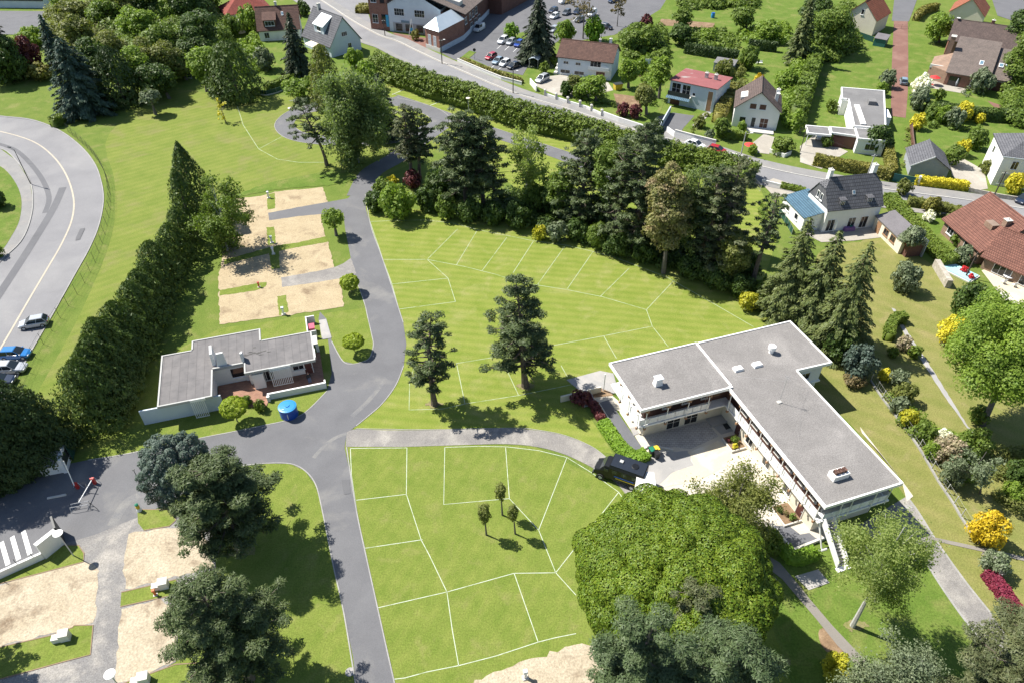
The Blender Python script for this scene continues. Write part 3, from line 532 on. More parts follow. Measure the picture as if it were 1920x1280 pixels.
def broadleaf(label, base, bbox, leaf='leaf_broad', bark='bark_grey', seed=1, nl=26, lobe=.42, cover=1.15, name='broadleaf_tree', lsz=1.75, lean=True, cat='tree', group=None, trunk=True, flat=.8, fill=.25, aspect=1.4, lo=.1, inner=.62, cull=.5, limbs=7):
    rg = np.random.default_rng(seed); B, zc, cx, rx, rz_ = solve_crown(base, bbox)
    zc = max(zc, rz_ * .78); cen = np.array([cx if lean else 0, 0, zc]); ell = np.array([rx, rx, rz_])
    lf = px_leaf(B + cen, lsz, lo); d = fib(int(nl * 1.35), rg); d = d[d[:, 2] > -.55][:nl] if nl > 6 else d
    d = unit(d + rg.normal(size=d.shape) * .16); rr = lobe * (rg.uniform(.7, 1.25, len(d))) * min(rx, rz_ * 1.3)
    C = cen + d * ell * (inner + .12 * rg.normal(size=len(d)))[:, None] * (1.03 - .3 * lobe)
    V, F = lobes_leaves(C, rr, lf, cover, rg, cen, ell, flat, cull=cull, aspect=aspect)
    n = int(len(F) * fill); p = cen + rdirs(n, rg) * ell * rg.uniform(.45, .78, (n, 1))
    V2, F2 = leaf_quads(p, rg.normal(size=(n, 3)) + [0, 0, .4], lf * 1.5, 1.2, rg); V, F = merge([(V, F), (V2, F2)])
    V[:, 2] = np.maximum(V[:, 2], .05)
    tm = None
    if trunk:
        top = cen + np.array([0, 0, rz_ * .35]); r0 = max(.05, min(.34, .05 * (zc + rz_) * min(1, rx / 2.2))); mid = cen * np.array([.35, .35, .5])
        tm = trunk_mb([(0, 0, -.1), tuple(mid), tuple(cen), tuple(top)], r0, r0 * .3)
        for c in C[rg.permutation(len(C))[:limbs]]:
            s = mid + (cen - mid) * rg.uniform(.1, .9); tm.tube(tuple(s), tuple(s + (c - s) * .9), r0 * .35, r0 * .1, 5, False)
    return make_tree(name, label, B, tm, np_mesh('crown', V, F), bark, leaf, cat, group)
def pine(label, base, topv, wpx, leaf='needle_pine', seed=1, cb=.35, shape=.75, whorls=11, lean=(0, 0), name='pine_tree', dens=1.0, bare=False, h=None, nb=6, lsz=1.3, clump=.13):
    """open crown: rising whorls of limbs that end in flat tufted plates, trunk showing between them"""
    rg = np.random.default_rng(seed); B = P(*base); h = h or height_at(base, topv) * .97; r = wpx / 2 * depth(B + [0, 0, h * .65]) / CAM_F
    lf = px_leaf(B + [0, 0, h * .6], lsz, .08); L = np.array([lean[0], lean[1], 0]); ax = lambda t: np.array([0, 0, h * t]) + L * max(t, 0) ** 1.6 + np.array([math.sin(t * 5 + seed) * .012 * h, math.cos(t * 4 + seed) * .012 * h, 0])
    tm = trunk_mb([tuple(ax(t)) for t in np.linspace(-.01, .98, 8)], .022 * h + .08, .05); cl = []; rr = []; whorls = int(whorls * 1.25)
    for i in range(whorls):
        t = cb + (1 - cb) * (i + .3) / whorls; f = (t - cb) / (1 - cb); prof = (1 - f) ** shape * (.72 + .28 * min(1, f * 4)) + .08; k = nb if f < .75 else 4; a0 = rg.uniform(0, 6)
        for j in range(k):
            a = a0 + 2 * math.pi * j / k + rg.normal() * .3; ln = r * prof * rg.uniform(.5, 1.15); st = ax(t); rise = ln * rg.uniform(-.05, .4) * (1 if f > .3 else .4)
            if bare and rg.random() < .35: ln *= .5
            en = st + np.array([math.cos(a) * ln, math.sin(a) * ln, rise]); tm.tube(tuple(st), tuple(en), .010 * h * (1 - f) + .03, .02, 4, False)
            for q in (.42, .6, .8, 1.0) if ln > 2.2 else (.6, 1.0) if ln > 1.1 else (.9,):
                if (bare and q < .7) or rg.random() > .8 * dens: continue
                c = st + (en - st) * q + rg.normal(size=3) * np.array([.07, .07, .03]) * r; cl.append(c); rr.append(r * clump * rg.uniform(.7, 1.45))
    cl.append(ax(.99)); rr.append(r * clump * .8); Cs = []; Ns = []; Ts = []
    for c, q in zip(cl, rr):
        q = max(q, .3); n = max(int(1.5 * 4 * math.pi * q * q * .45 / (lf * lf * 1.5)), 16); d = rdirs(n, rg); d[:, 2] = np.where(d[:, 2] < -.1, -d[:, 2], d[:, 2])
        Cs.append(c + d * (q * (.35 + .75 * rg.random(n) ** .7))[:, None] * np.array([1, 1, .42])); Ns.append(rg.normal(size=(n, 3)) * .55 + d * .8 + [0, 0, .6]); Ts.append(d + [0, 0, .5] + rg.normal(size=(n, 3)) * .4)
    V, F = leaf_quads(np.concatenate(Cs), np.concatenate(Ns), lf, 3.0, rg, np.concatenate(Ts))
    return make_tree(name, label, B, tm, np_mesh('crown', V, F), 'bark_pine', leaf)
def spruce(label, base, topv, wpx, leaf='needle_spruce', seed=1, droop=.35, name='spruce_tree', dens=1.0, cb=.06, lsz=1.35, power=.9, group=None):
    rg = np.random.default_rng(seed); B = P(*base); h = height_at(base, topv); r = wpx / 2 * depth(B + [0, 0, h * .3]) / CAM_F; lf = px_leaf(B + [0, 0, h * .5], lsz, .09)
    tm = trunk_mb([(0, 0, -.1), (0, 0, h * .5), (0, 0, h * .99)], .02 * h + .05, .03); Cs = []; Ns = []; Ts = []; nlev = int(h / .55)
    for i in range(nlev):
        t = cb + (1 - cb) * (i + .5) / nlev; f = (t - cb) / (1 - cb); ln0 = r * (1 - f) ** power + .12; k = int(9 - 3 * f); a0 = rg.uniform(0, 6)
        for j in range(k):
            a = a0 + 2 * math.pi * j / k + rg.normal() * .18; ln = ln0 * rg.uniform(.7, 1.15); dr = np.array([math.cos(a), math.sin(a)]); n = max(6, int(dens * 2.2 * ln / lf * (.6 + ln * .45)))
            s = rg.random(n) ** .65; wd = (ln * .22 + .12) * (1.1 - s * .75); lat = rg.normal(size=n) * wd * .6; z = h * t - droop * ln * s ** 1.6 + .12 * ln * s - np.abs(lat) * .35 + rg.normal(size=n) * .05
            x = dr[0] * ln * s - dr[1] * lat; y = dr[1] * ln * s + dr[0] * lat; Cs.append(np.stack([x, y, z], 1)); Ns.append(np.stack([dr[0] * .55 + rg.normal(size=n) * .45, dr[1] * .55 + rg.normal(size=n) * .45, np.full(n, .75)], 1)); Ts.append(np.stack([dr[0] * np.ones(n), dr[1] * np.ones(n), np.full(n, -.5)], 1))
            if i % 2 == 0: tm.tube((0, 0, h * t), (dr[0] * ln * .8, dr[1] * ln * .8, h * t - droop * ln * .5), .04, .015, 4, False)
    C = np.concatenate(Cs); C[:, 2] = np.maximum(C[:, 2], .1)
    V, F = leaf_quads(C, np.concatenate(Ns), lf, 2.6, rg, np.concatenate(Ts))
    return make_tree(name, label, B, tm, np_mesh('crown', V, F), 'bark_pine', leaf, group=group)
_thuja = {}
def thuja_mesh(h, r, lf, seed, power=.62, cover=2.6):
    rg = np.random.default_rng(seed); n = int(cover * math.pi * r * h * 1.1 / (lf * lf * 1.1)); t = 1 - np.sqrt(rg.random(n) * .995 + .005) if False else rg.random(n) ** 1.25
    a = rg.uniform(0, 2 * math.pi, n); prof = r * (1 - t ** 1.7) ** power * (.72 + .28 * np.minimum(1, t * 5)); ph = rg.uniform(0, 6, 6)
    bump_ = 1 + .09 * np.sign(np.sin(a * 7 + t * 31 + ph[4])) * rg.random(n) + .12 * np.sin(a * 5 + ph[0] + t * 9) + .08 * np.sin(a * 9 - t * 14 + ph[1]) + .07 * np.sin(t * h * 3.3 + a * 2 + ph[2]) + .06 * np.sin(a * 15 + t * 23 + ph[3])
    rad = prof * bump_ * (1 - .3 * rg.random(n) ** 3); C = np.stack([np.cos(a) * rad, np.sin(a) * rad, t * h + .1], 1); o = np.stack([np.cos(a), np.sin(a), np.full(n, .35)], 1)
    V, F = leaf_quads(C, o + rg.normal(size=(n, 3)) * .5, lf, 2.2, rg, np.stack([np.cos(a) * .35, np.sin(a) * .35, np.ones(n)], 1) + rg.normal(size=(n, 3)) * .3)
    return np_mesh('crown', V, F)
def thuja(label, base, topv, wpx, leaf='leaf_thuja', seed=1, name='thuja_tree', power=.62, lsz=1.5, group=None, h=None, cat='tree', cover=2.6):
    B = P(*base); h = h or height_at(base, topv); r = wpx / 2 * depth(B + [0, 0, h * .3]) / CAM_F; lf = px_leaf(B + [0, 0, h * .5], lsz, .1)
    tm = trunk_mb([(0, 0, -.1), (0, 0, h * .6), (0, 0, h * .95)], .018 * h + .05, .03)
    return make_tree(name, label, B, tm, thuja_mesh(h, r, lf, seed, power, cover), 'bark_grey', leaf, cat, group)
def airy(label, base, bbox, leaf='leaf_birch', bark='bark_birch', seed=1, nc=70, name='birch_tree', dens=1.0, weep=.5, lsz=1.6, group=None, rzmin=.7):
    """light crown of hanging sprays on visible limbs"""
    rg = np.random.default_rng(seed); B, zc, cx, rx, rz_ = solve_crown(base, bbox, rzmin); zc = max(zc, rz_ * .85); cen = np.array([cx, 0, zc]); ell = np.array([rx, rx, rz_]); lf = px_leaf(B + cen, lsz, .09)
    nk = max(6, nc // 8); dk = unit(fib(nk, rg) + rg.normal(size=(nk, 3)) * .25); ek = dk * ell * rg.uniform(.78, 1.12, (nk, 1)); ki = rg.integers(0, nk, nc); C = cen + ek[ki] * rg.uniform(.35, 1.0, (nc, 1)) + rg.normal(size=(nc, 3)) * ell * .11; C[:, 2] = np.maximum(C[:, 2], .4); r0 = .03 * (zc + rz_); base_c = np.array([cx * .3, 0, zc * .45])
    pts = [(0, 0, -.1), tuple(base_c), tuple(cen), tuple(cen + [0, 0, rz_ * .8])]; r0 *= .4; tm = trunk_mb(pts, max(.09, r0), .04); Cs = []; Ns = []
    for c in C:
        f = np.clip((c[2] - base_c[2]) / (cen[2] + rz_ - base_c[2]), 0, 1); s = base_c + (cen + [0, 0, rz_ * .6] - base_c) * f * .75
        if rg.random() < .45: tm.tube(tuple(s), tuple(c), r0 * .28, .02, 4, False)
        q = rx * rg.uniform(.12, .24); n = int(dens * 34 * (q / lf) ** 2 / 9) + 6; dd = rg.normal(size=(n, 3)) * q * np.array([.55, .55, .35 + .4 * weep]); dd[:, 2] -= weep * q * rg.random(n)
        Cs.append(c + dd); Ns.append(unit(dd) * .7 + rg.normal(size=(n, 3)) * .6 + [0, 0, .4])
    C_ = np.concatenate(Cs); k = C_[:, 2] > .2; V, F = leaf_quads(C_[k], np.concatenate(Ns)[k], lf, 1.5, rg)
    return make_tree(name, label, B, tm, np_mesh('crown', V, F), bark, leaf, group=group)
def scallop(cen, ell, lf, rg, nb_, cover, amp=.1, lowcut=-.6, jit=.32, core=.22):
    """dense crown surface made of many small rounded leaf bunches"""
    bd = fib(nb_, rg) + rg.normal(size=(nb_, 3)) * (.5 / math.sqrt(nb_)); bd = unit(bd); br = rg.uniform(.6, 1.0, nb_); n = int(cover * 4 * math.pi * ell[0] * (ell[0] + ell[2]) / 2 / (lf * lf * .7)); d = rdirs(n, rg); d = d[d[:, 2] > lowcut]; n = len(d)
    idx = np.empty(n, int); near = np.empty(n)
    for k in range(0, n, 4000):
        m_ = d[k:k + 4000] @ bd.T; idx[k:k + 4000] = m_.argmax(1); near[k:k + 4000] = m_.max(1)
    a0 = 2.1 / math.sqrt(nb_); an = np.arccos(np.clip(near, -1, 1)) / a0; off = amp * (br[idx] * (1.0 - np.minimum(an, 1.3) ** 2)); big = unit(fib(max(9, nb_ // 14), rg)); bn = np.arccos(np.clip((d @ big.T).max(1), -1, 1)) / (2.1 / math.sqrt(len(big))); off = off + amp * .75 * (rg.permutation(np.ones(1))[0] * (.6 - np.minimum(bn, 1.3) ** 2)); rad = 1 - amp + off - np.abs(rg.normal(size=n)) * amp * core
    C = cen + d * ell * rad[:, None]; side = unit(d - bd[idx] * near[:, None]); Nn = d + side * np.minimum(an, 1.2)[:, None] * .9 + rg.normal(size=(n, 3)) * jit + [0, 0, .2]
    return leaf_quads(C, Nn, lf, 1.4, rg)
def bunch(cen, ell, lf, rg, nb_, cover, rad, low=-.5):
    D = fib(int(nb_ * 2 / (1 - low)), rg); D = D[D[:, 2] > low]; D = unit(D + rg.normal(size=D.shape) * .035); big = unit(fib(26, rg)); bn = np.arccos(np.clip((D @ big.T).max(1), -1, 1)) / .41; Cc = cen + D * ell * (.95 - .12 * np.minimum(bn, 1.4) ** 2 + rg.normal(size=len(D)) * .012)[:, None]; Cs = []; Ns = []
    for c, o_ in zip(Cc, D):
        r_ = rad * rg.uniform(.75, 1.25); n = int(cover * 2 * math.pi * r_ * r_ / (lf * lf * .7)); d = rdirs(n * 2, rg); d = d[(d @ o_ > -.15) & (d[:, 2] > -.5)][:n]; Cs.append(c + d * (r_ * (1 - .12 * rg.random(len(d)) ** 2))[:, None] * [1, 1, .85]); Ns.append(d + rg.normal(size=d.shape) * .24)
    n = int(1.3 * 4 * math.pi * ell[0] * ell[2] / (lf * lf * 4 * .7)); d = rdirs(n, rg); Cs.append(cen + d * ell * rg.uniform(.78, .86, (n, 1))); Ns.append(d + rg.normal(size=d.shape) * .3); k = len(np.concatenate(Cs)); sz = np.full(k, lf); sz[-n:] = lf * 2
    return leaf_quads(np.concatenate(Cs), np.concatenate(Ns), sz, 1.4, rg)
def globe(label, base, bbox, leaf='leaf_globe', seed=1, name='globe_tree', nb_=60, amp=.12, lsz=1.5, cover=2.6, group=None, low=-.8, bark='bark_grey'):
    rg = np.random.default_rng(seed); B, zc, cx, rx, rz_ = solve_crown(base, bbox); zc = max(zc, rz_ * .9); cen = np.array([cx, 0, zc]); ell = np.array([rx, rx, rz_]); lf = px_leaf(B + cen, lsz, .08)
    V, F = bunch(cen, ell * .925, lf, rg, nb_, cover, amp, low) if amp > .5 else scallop(cen, ell, lf, rg, nb_, cover, amp, low); V[:, 2] = np.maximum(V[:, 2], .05); r0 = max(.045, .017 * (zc + rz_)); tm = trunk_mb([(0, 0, -.1), tuple(cen * np.array([.4, 1, .5])), tuple(cen)], r0, r0 * .6)
    return make_tree(name, label, B, tm, np_mesh('crown', V, F), bark, leaf, 'tree', group)
_bush = {}
def bush_mesh(seed, lf_rel, lobes):
    key = (seed % 5, round(lf_rel, 2), lobes)
    if key not in _bush:
        rg = np.random.default_rng(seed % 5 + 50); d = fib(int(lobes * 1.6), rg); d = d[d[:, 2] > -.2]; C = d * np.array([.62, .62, .55]) + [0, 0, .42]; rr = rg.uniform(.28, .46, len(d)) * (8 / lobes) ** .33
        V, F = lobes_leaves(C, rr, lf_rel, 1.3, rg, np.array([0, 0, .4]), np.array([1, 1, .8]), .85, cull=.42)
        n = int(len(F) * .25); p = rdirs(n, rg) * [.7, .7, .5] * rg.random((n, 1)) ** .4 + [0, 0, .42]; V2, F2 = leaf_quads(p, rg.normal(size=(n, 3)), lf_rel * 1.6, 1.2, rg); V, F = merge([(V, F), (V2, F2)]); V[:, 2] = np.maximum(V[:, 2], .01)
        _bush[key] = np_mesh('foliage', V, F)
    return _bush[key]
def bush(label, c, wpx, h=None, leaf='leaf_broad', seed=1, lobes=9, ratio=.85, name='shrub', cat='shrub', group=None, fine=1.0):
    """c: photo position of the middle of the foot; wpx: width in the photo"""
    B = P(*c); k = depth(B); r = wpx / 2 * k / CAM_F; h = h or 2 * r * ratio; lf = px_leaf(B, 1.8 * fine, .1) / r; lf = max(.07, min(.3, round(lf / .05) * .05))
    o = link(name, bush_mesh(seed, lf, lobes), leaf, None, tuple(B), seed * 1.7); o.scale = (r, r, h); return tag(o, label, cat, group)
def clipped(label, pxs, w_, h, leaf='leaf_hedge', name='hedge', lump=.05, seed=1, closed=False, cat='hedge', lsz=1.6, top_lump=0, sm=3, group=None, z0=0):
    """trimmed hedge along a line: dense leafy shell on a solid core"""
    rg = np.random.default_rng(seed); pts = G(pxs); pts = smooth(pts, sm) if sm and len(pts) > 2 else pts; o = np.array(pts[0]); pts = [p - o for p in pts]
    core = ribbon_mb(pts, -w_ / 2 + .1, w_ / 2 - .1, .02, h - .1); V0, F0 = tris(core); lf = px_leaf(o, lsz, .08); A = np.array(pts)
    seg = np.linalg.norm(np.diff(A, axis=0), axis=1); cum = np.concatenate([[0], np.cumsum(seg)]); L = cum[-1]
    area = L * (w_ + 2 * h) + 2 * w_ * h; n = int(2.6 * area / (lf * lf * .65)); s = rg.random(n) * L; i = np.clip(np.searchsorted(cum, s) - 1, 0, len(seg) - 1); f = ((s - cum[i]) / seg[i])[:, None]; p = A[i] * (1 - f) + A[i + 1] * f
    t = unit(A[i + 1] - A[i]); nr = np.stack([-t[:, 1], t[:, 0], np.zeros(n)], 1); q = rg.random(n) * (w_ + 2 * h + (0 if L > w_ * 4 else w_)); side = np.where(q < w_, 0, np.where(q < w_ + h, 1, np.where(q < w_ + 2 * h, -1, 2)))
    lat = np.where(side == 0, q - w_ / 2, side * w_ / 2); lat = np.where(side == 2, rg.uniform(-.5, .5, n) * w_, lat); z = np.where(side == 0, h, np.where(side == 2, rg.random(n) * h, (q - w_) % h))
    en = rg.random(n) < (side == 2) * 1.0; p = np.where((side == 2)[:, None], np.where((rg.random(n) < .5)[:, None], A[0], A[-1]), p)
    wob = lump * (np.sin(s * 2.1 + z * 3) + np.sin(s * 5.3 - z * 4.1 + 1) + rg.normal(size=n) * .9); nrm = np.where((side == 0)[:, None], np.array([0, 0, 1.]), nr * np.sign(lat)[:, None] + [0, 0, .25])
    if top_lump: z = z + np.where(z > h * .5, top_lump * (np.sin(s * 1.3 + 1) + np.sin(s * .57) + np.sin(s * 3.1 + lat)), 0)
    C = p + nr * lat[:, None] + np.stack([0 * z, 0 * z, z], 1) + nrm * wob[:, None]; C[:, 2] = np.maximum(C[:, 2], .05)
    V, F = leaf_quads(C, nrm + rg.normal(size=(n, 3)) * .45, lf, 1.3, rg); V, F = merge([(V0, F0), (V, F)])
    return tag(link(name, np_mesh(name, V, F), leaf, None, tuple(o + [0, 0, z0])), label, cat, group)

# ---- the tall conifer row beside the curved road
rowp = [(378, 412), (366, 440), (352, 468), (338, 494), (325, 520), (312, 545), (300, 570), (288, 594), (276, 618), (264, 642), (252, 666), (240, 690), (228, 714), (216, 738), (204, 762), (196, 786)]
rowt = [268, 330, 385, 425, 440, 462, 487, 508, 540, 558, 572, 588, 606, 628, 655, 676]
for i, (b, tv) in enumerate(zip(rowp, rowt)):
    wpx = (60 + i * 3.6 if i else 70) * (1.12, .9, 1.0, 1.08, .88)[i % 5]; tv += (0, -10, 6, -4, 9, -8, 3)[i % 7] if 0 < i < 15 else 0
    thuja('tallest narrow conifer, at the far tip of the dark row by the curved road' if i == 0 else 'last broad conifer of the dark row, nearest the entrance gate' if i == 15 else ORD[i] + ' conifer from the far tip in the dark row by the curved road', b, tv, wpx, 'leaf_thuja', 100 + i, 'thuja_tree', .62 if i else .85, group='conifer row beside the curved road', cover=2.2)
for i, (b, tv, wp) in enumerate((((98, 848), 742, 120), ((52, 868), 735, 150), ((2, 890), 728, 170), ((-70, 900), 725, 190), ((30, 820), 720, 130))):
    thuja(('dark conifer beside the white gate wall, right end of the left clump', 'dark conifer in the middle of the clump left of the gate', 'dark conifer at the left picture edge above the entrance wall', 'dark conifer reaching in from outside the left edge by the entrance', 'dark conifer at the back of the clump, next to the parked cars')[i], b, tv, wp, 'leaf_thuja_dark', 130 + i, 'thuja_tree', .5, group='conifer clump left of the gate')
# ---- lower left
globe('blue green conifer in front of the camp junction, left of the big pine', (378, 985), (264, 800, 404, 968), 'needle_blue', 5, 'cedar_tree', 150, .2, 1.5, 2.4, low=-.9, bark='bark_pine')
pine('broad dark pine overhanging the sand pitch below the junction', (452, 1030), 868, 205, 'needle_pine', 11, .25, .45, 10, name='pine_tree', dens=1.15, nb=7)
pine('dark pine at the bottom edge left of the camp road', (470, 1275), 1092, 225, 'needle_pine', 12, .22, .42, 10, name='pine_tree', dens=1.2, nb=7)
pine('pine twig tips at the left edge beside the sand pitch', (-40, 1225), 1120, 110, 'needle_pine', 13, .3, .6, 8)
# ---- lawn pines and small trees
pine('slim lawn pine with bare trunk near the junction', (813, 757), 585, 108, 'needle_pine', 21, .26, .5, 11, lean=(.6, 0), dens=.85, nb=5, clump=.15)
pine('tall lawn pine with spreading lower limbs beside the long building', (985, 722), 515, 175, 'needle_pine', 22, .2, 1.0, 13, lean=(-1.6, 0), dens=.88, nb=5, clump=.115)
airy('young birch beside the conifer row over the sand pitches', (427, 470), (358, 338, 472, 468), 'leaf_broad', 'bark_birch', 31, 120, 'birch_tree', 2.0, .3)
broadleaf('small bright tree between the sand pitch and the camp road', (631, 442), (603, 386, 648, 436), 'leaf_bright', seed=32, nl=14, lobe=.38, cover=.9, name='young_tree')
globe('clipped globe tree by the road, upper one', (659, 548), (637, 513, 673, 545), 'leaf_globe', 33); globe('clipped globe tree on the grass island beside the small flat building', (666, 661), (642, 624, 683, 655), 'leaf_globe', 34)
globe('largest clipped globe tree in front of the small flat building', (445, 790), (411, 741, 464, 784), 'leaf_globe', 35)
for i, (b, bb, lab) in enumerate((((912, 1002), (894, 938, 921, 985), 'thin sapling on the lower lawn, left of the three'), ((942, 965), (927, 899, 950, 943), 'thin sapling on the lower lawn, rear of the three'), ((966, 1000), (950, 940, 973, 980), 'thin sapling on the lower lawn, right of the three'))):
    globe(lab, b, bb, 'leaf_olive', 40 + i, 'sapling', 26, .34, 1.3, 1.5, 'three saplings', -1)
bush('low shrub beside the brick terrace steps', (490, 768), 24, leaf='leaf_hedge', seed=2); bush('small leafy shrub between globe tree and terrace', (466, 757), 20, leaf='leaf_broad', seed=3); bush('dark ivy shrub against the white wall by the globe tree', (414, 760), 16, leaf='leaf_broad_dark', seed=4)
# ---- the clump of trees in the middle
pine('leaning thin pine with sparse limbs above the sand pitches', (612, 311), 186, 92, 'needle_pine', 51, .42, .5, 8, lean=(-3.4, 1), dens=.8, bare=True, nb=5)
airy('big weeping pale green tree beside the loop road', (672, 305), (596, 132, 734, 298), 'leaf_willow', 'bark_birch', 52, 240, 'weeping_tree', 2.6, .8)
spruce('dark blue spruce half hidden behind the weeping tree', (722, 262), 138, 66, 'needle_dark', 53, .2, dens=1.3, power=.6)
thuja('brownish green column conifer behind the weeping tree', (618, 205), 86, 58, 'leaf_olive', 54, 'cypress_tree', .45)
broadleaf('rounded bushy tree at the loop below the white gable house', (560, 186), (534, 146, 582, 186), 'leaf_bright', seed=55, nl=16, name='broadleaf_tree')
pine('left pine of the pair at the road bend', (772, 345), 190, 72, 'needle_pine_warm', 56, .34, .4, 10); pine('right pine of the pair at the road bend', (786, 341), 200, 70, 'needle_pine', 57, .36, .4, 10, lean=(1.2, 0))
pine('dense tall pine, left of the two in the middle clump', (872, 392), 204, 118, 'needle_pine', 58, .22, .5, 13); pine('dense tall pine, right of the two in the middle clump', (906, 390), 216, 112, 'needle_pine', 59, .22, .5, 12)
airy('birch with white stems right of the dense middle pines', (985, 388), (952, 240, 1028, 372), 'leaf_birch', 'bark_birch', 60, 120, 'birch_tree', 1.9, .6)
pine('pine right of the birch in the middle clump', (1088, 425), 236, 96, 'needle_pine', 61, .15, .5, 13)
broadleaf('green broadleaf between the pines of the middle clump', (1135, 440), (1104, 256, 1196, 400), 'leaf_broad', seed=62, nl=34, lobe=.32)
pine('tallest pine of the middle clump, beside the street hedge', (1186, 478), 222, 118, 'needle_pine', 63, .15, .5, 14)
broadleaf('tan coloured tree with young brown leaves in the clump', (1244, 512), (1202, 282, 1304, 512), 'leaf_tan', seed=64, nl=52, lobe=.27, name='broadleaf_tree', flat=1)
airy('grey green drooping tree right of the tan tree', (1302, 500), (1262, 280, 1345, 490), 'leaf_willow', 'bark_grey', 65, 180, 'weeping_tree', 2.3, .7)
pine('brown green pine at the right end of the clump', (1338, 524), 290, 110, 'needle_pine_warm', 66, .12, .4, 14)
pine('slender pine with long bare trunk beside the spruces', (1409, 545), 357, 66, 'needle_pine', 67, .45, .35, 9)
broadleaf('green broadleaf behind the tan tree in the clump', (1228, 470), (1190, 300, 1262, 440), 'leaf_broad', seed=68, nl=34, lobe=.3); pine('dark pine between the grey drooping tree and the brown green pine', (1312, 515), 300, 96, 'needle_pine', 69, .12, .45, 14); broadleaf('leafy tree at the street end of the clump', (1352, 470), (1322, 300, 1400, 450), 'leaf_broad', seed=70, nl=34, lobe=.3); pine('pine filling the gap left of the tallest pine', (1150, 462), 250, 92, 'needle_pine', 74, .12, .45, 13); broadleaf('olive tree low at the right end of the clump', (1378, 540), (1340, 420, 1410, 540), 'leaf_olive', seed=75, nl=26, lobe=.34); broadleaf('mid green tree between the birch and the pine right of it', (1048, 415), (1020, 300, 1078, 410), 'leaf_broad', seed=76, nl=26, lobe=.32)
rg0 = random.Random(5)
edge = [(705, 395, 44, 'leaf_broad_dark', 'dark round shrub at the road bend'), (748, 408, 78, 'leaf_bright', 'large glossy green shrub at the road bend'), (722, 372, 46, 'leaf_broad', 'shrub behind the large glossy shrub'), (736, 352, 26, 'leaf_gold', 'small yellow shrub at the foot of the pine pair'),
        (800, 392, 50, 'leaf_broad_dark', 'dark undergrowth right of the glossy shrub'), (838, 408, 50, 'leaf_broad', 'mid green undergrowth below the dense pines'), (880, 415, 54, 'leaf_broad_dark', 'dark undergrowth under the left dense pine'), (925, 420, 50, 'leaf_broad_dark', 'dark undergrowth under the right dense pine'), (968, 425, 56, 'leaf_broad_dark', 'dark undergrowth below the birch'),
        (1012, 448, 32, 'leaf_yellowgreen', 'small yellow shrub at the lawn edge of the clump'), (1045, 452, 46, 'leaf_grey', 'grey green shrub at the lawn edge of the clump'), (1082, 450, 50, 'leaf_broad_dark', 'dark shrub at the foot of the birch side pine'), (1120, 462, 54, 'leaf_broad', 'mid green shrub left of the tall pine'), (1158, 478, 56, 'leaf_broad_dark', 'dark shrub under the tallest pine'), (1205, 490, 54, 'leaf_broad_dark', 'dark shrub left of the tan tree'),
        (1292, 520, 54, 'leaf_broad_dark', 'dark shrub right of the tan tree'), (1340, 540, 64, 'leaf_broad_dark', 'dark shrub under the brown green pine'), (1385, 556, 56, 'leaf_broad_dark', 'dark shrub left of the slender pine'), (1428, 562, 50, 'leaf_broad', 'green shrub right of the slender pine'), (1402, 580, 44, 'leaf_yellowgreen', 'low bright yellow green shrub at the lawn corner'), (1042, 400, 80, 'leaf_broad_dark', 'wide dark thicket behind the grey shrub'), (1000, 392, 60, 'leaf_broad', 'thicket at the foot of the birch'),
        (1130, 425, 80, 'leaf_broad_dark', 'wide dark thicket between the clump pines'), (1250, 455, 80, 'leaf_broad_dark', 'wide dark thicket behind the tan tree'), (1330, 490, 80, 'leaf_broad_dark', 'wide dark thicket behind the brown green pine'), (830, 375, 70, 'leaf_broad_dark', 'wide dark thicket behind the dense pines'), (1390, 520, 70, 'leaf_broad_dark', 'wide thicket behind the slender pine'), (775, 352, 40, 'leaf_maroon', 'reddish shrub under the pine pair'), (1455, 585, 46, 'leaf_bright', 'fresh green shrub at the foot of the spruces')]
for i, (u, v, wp, lf, lab) in enumerate(edge): bush(lab, (u, v), wp, leaf=lf, seed=200 + i, ratio=.72)
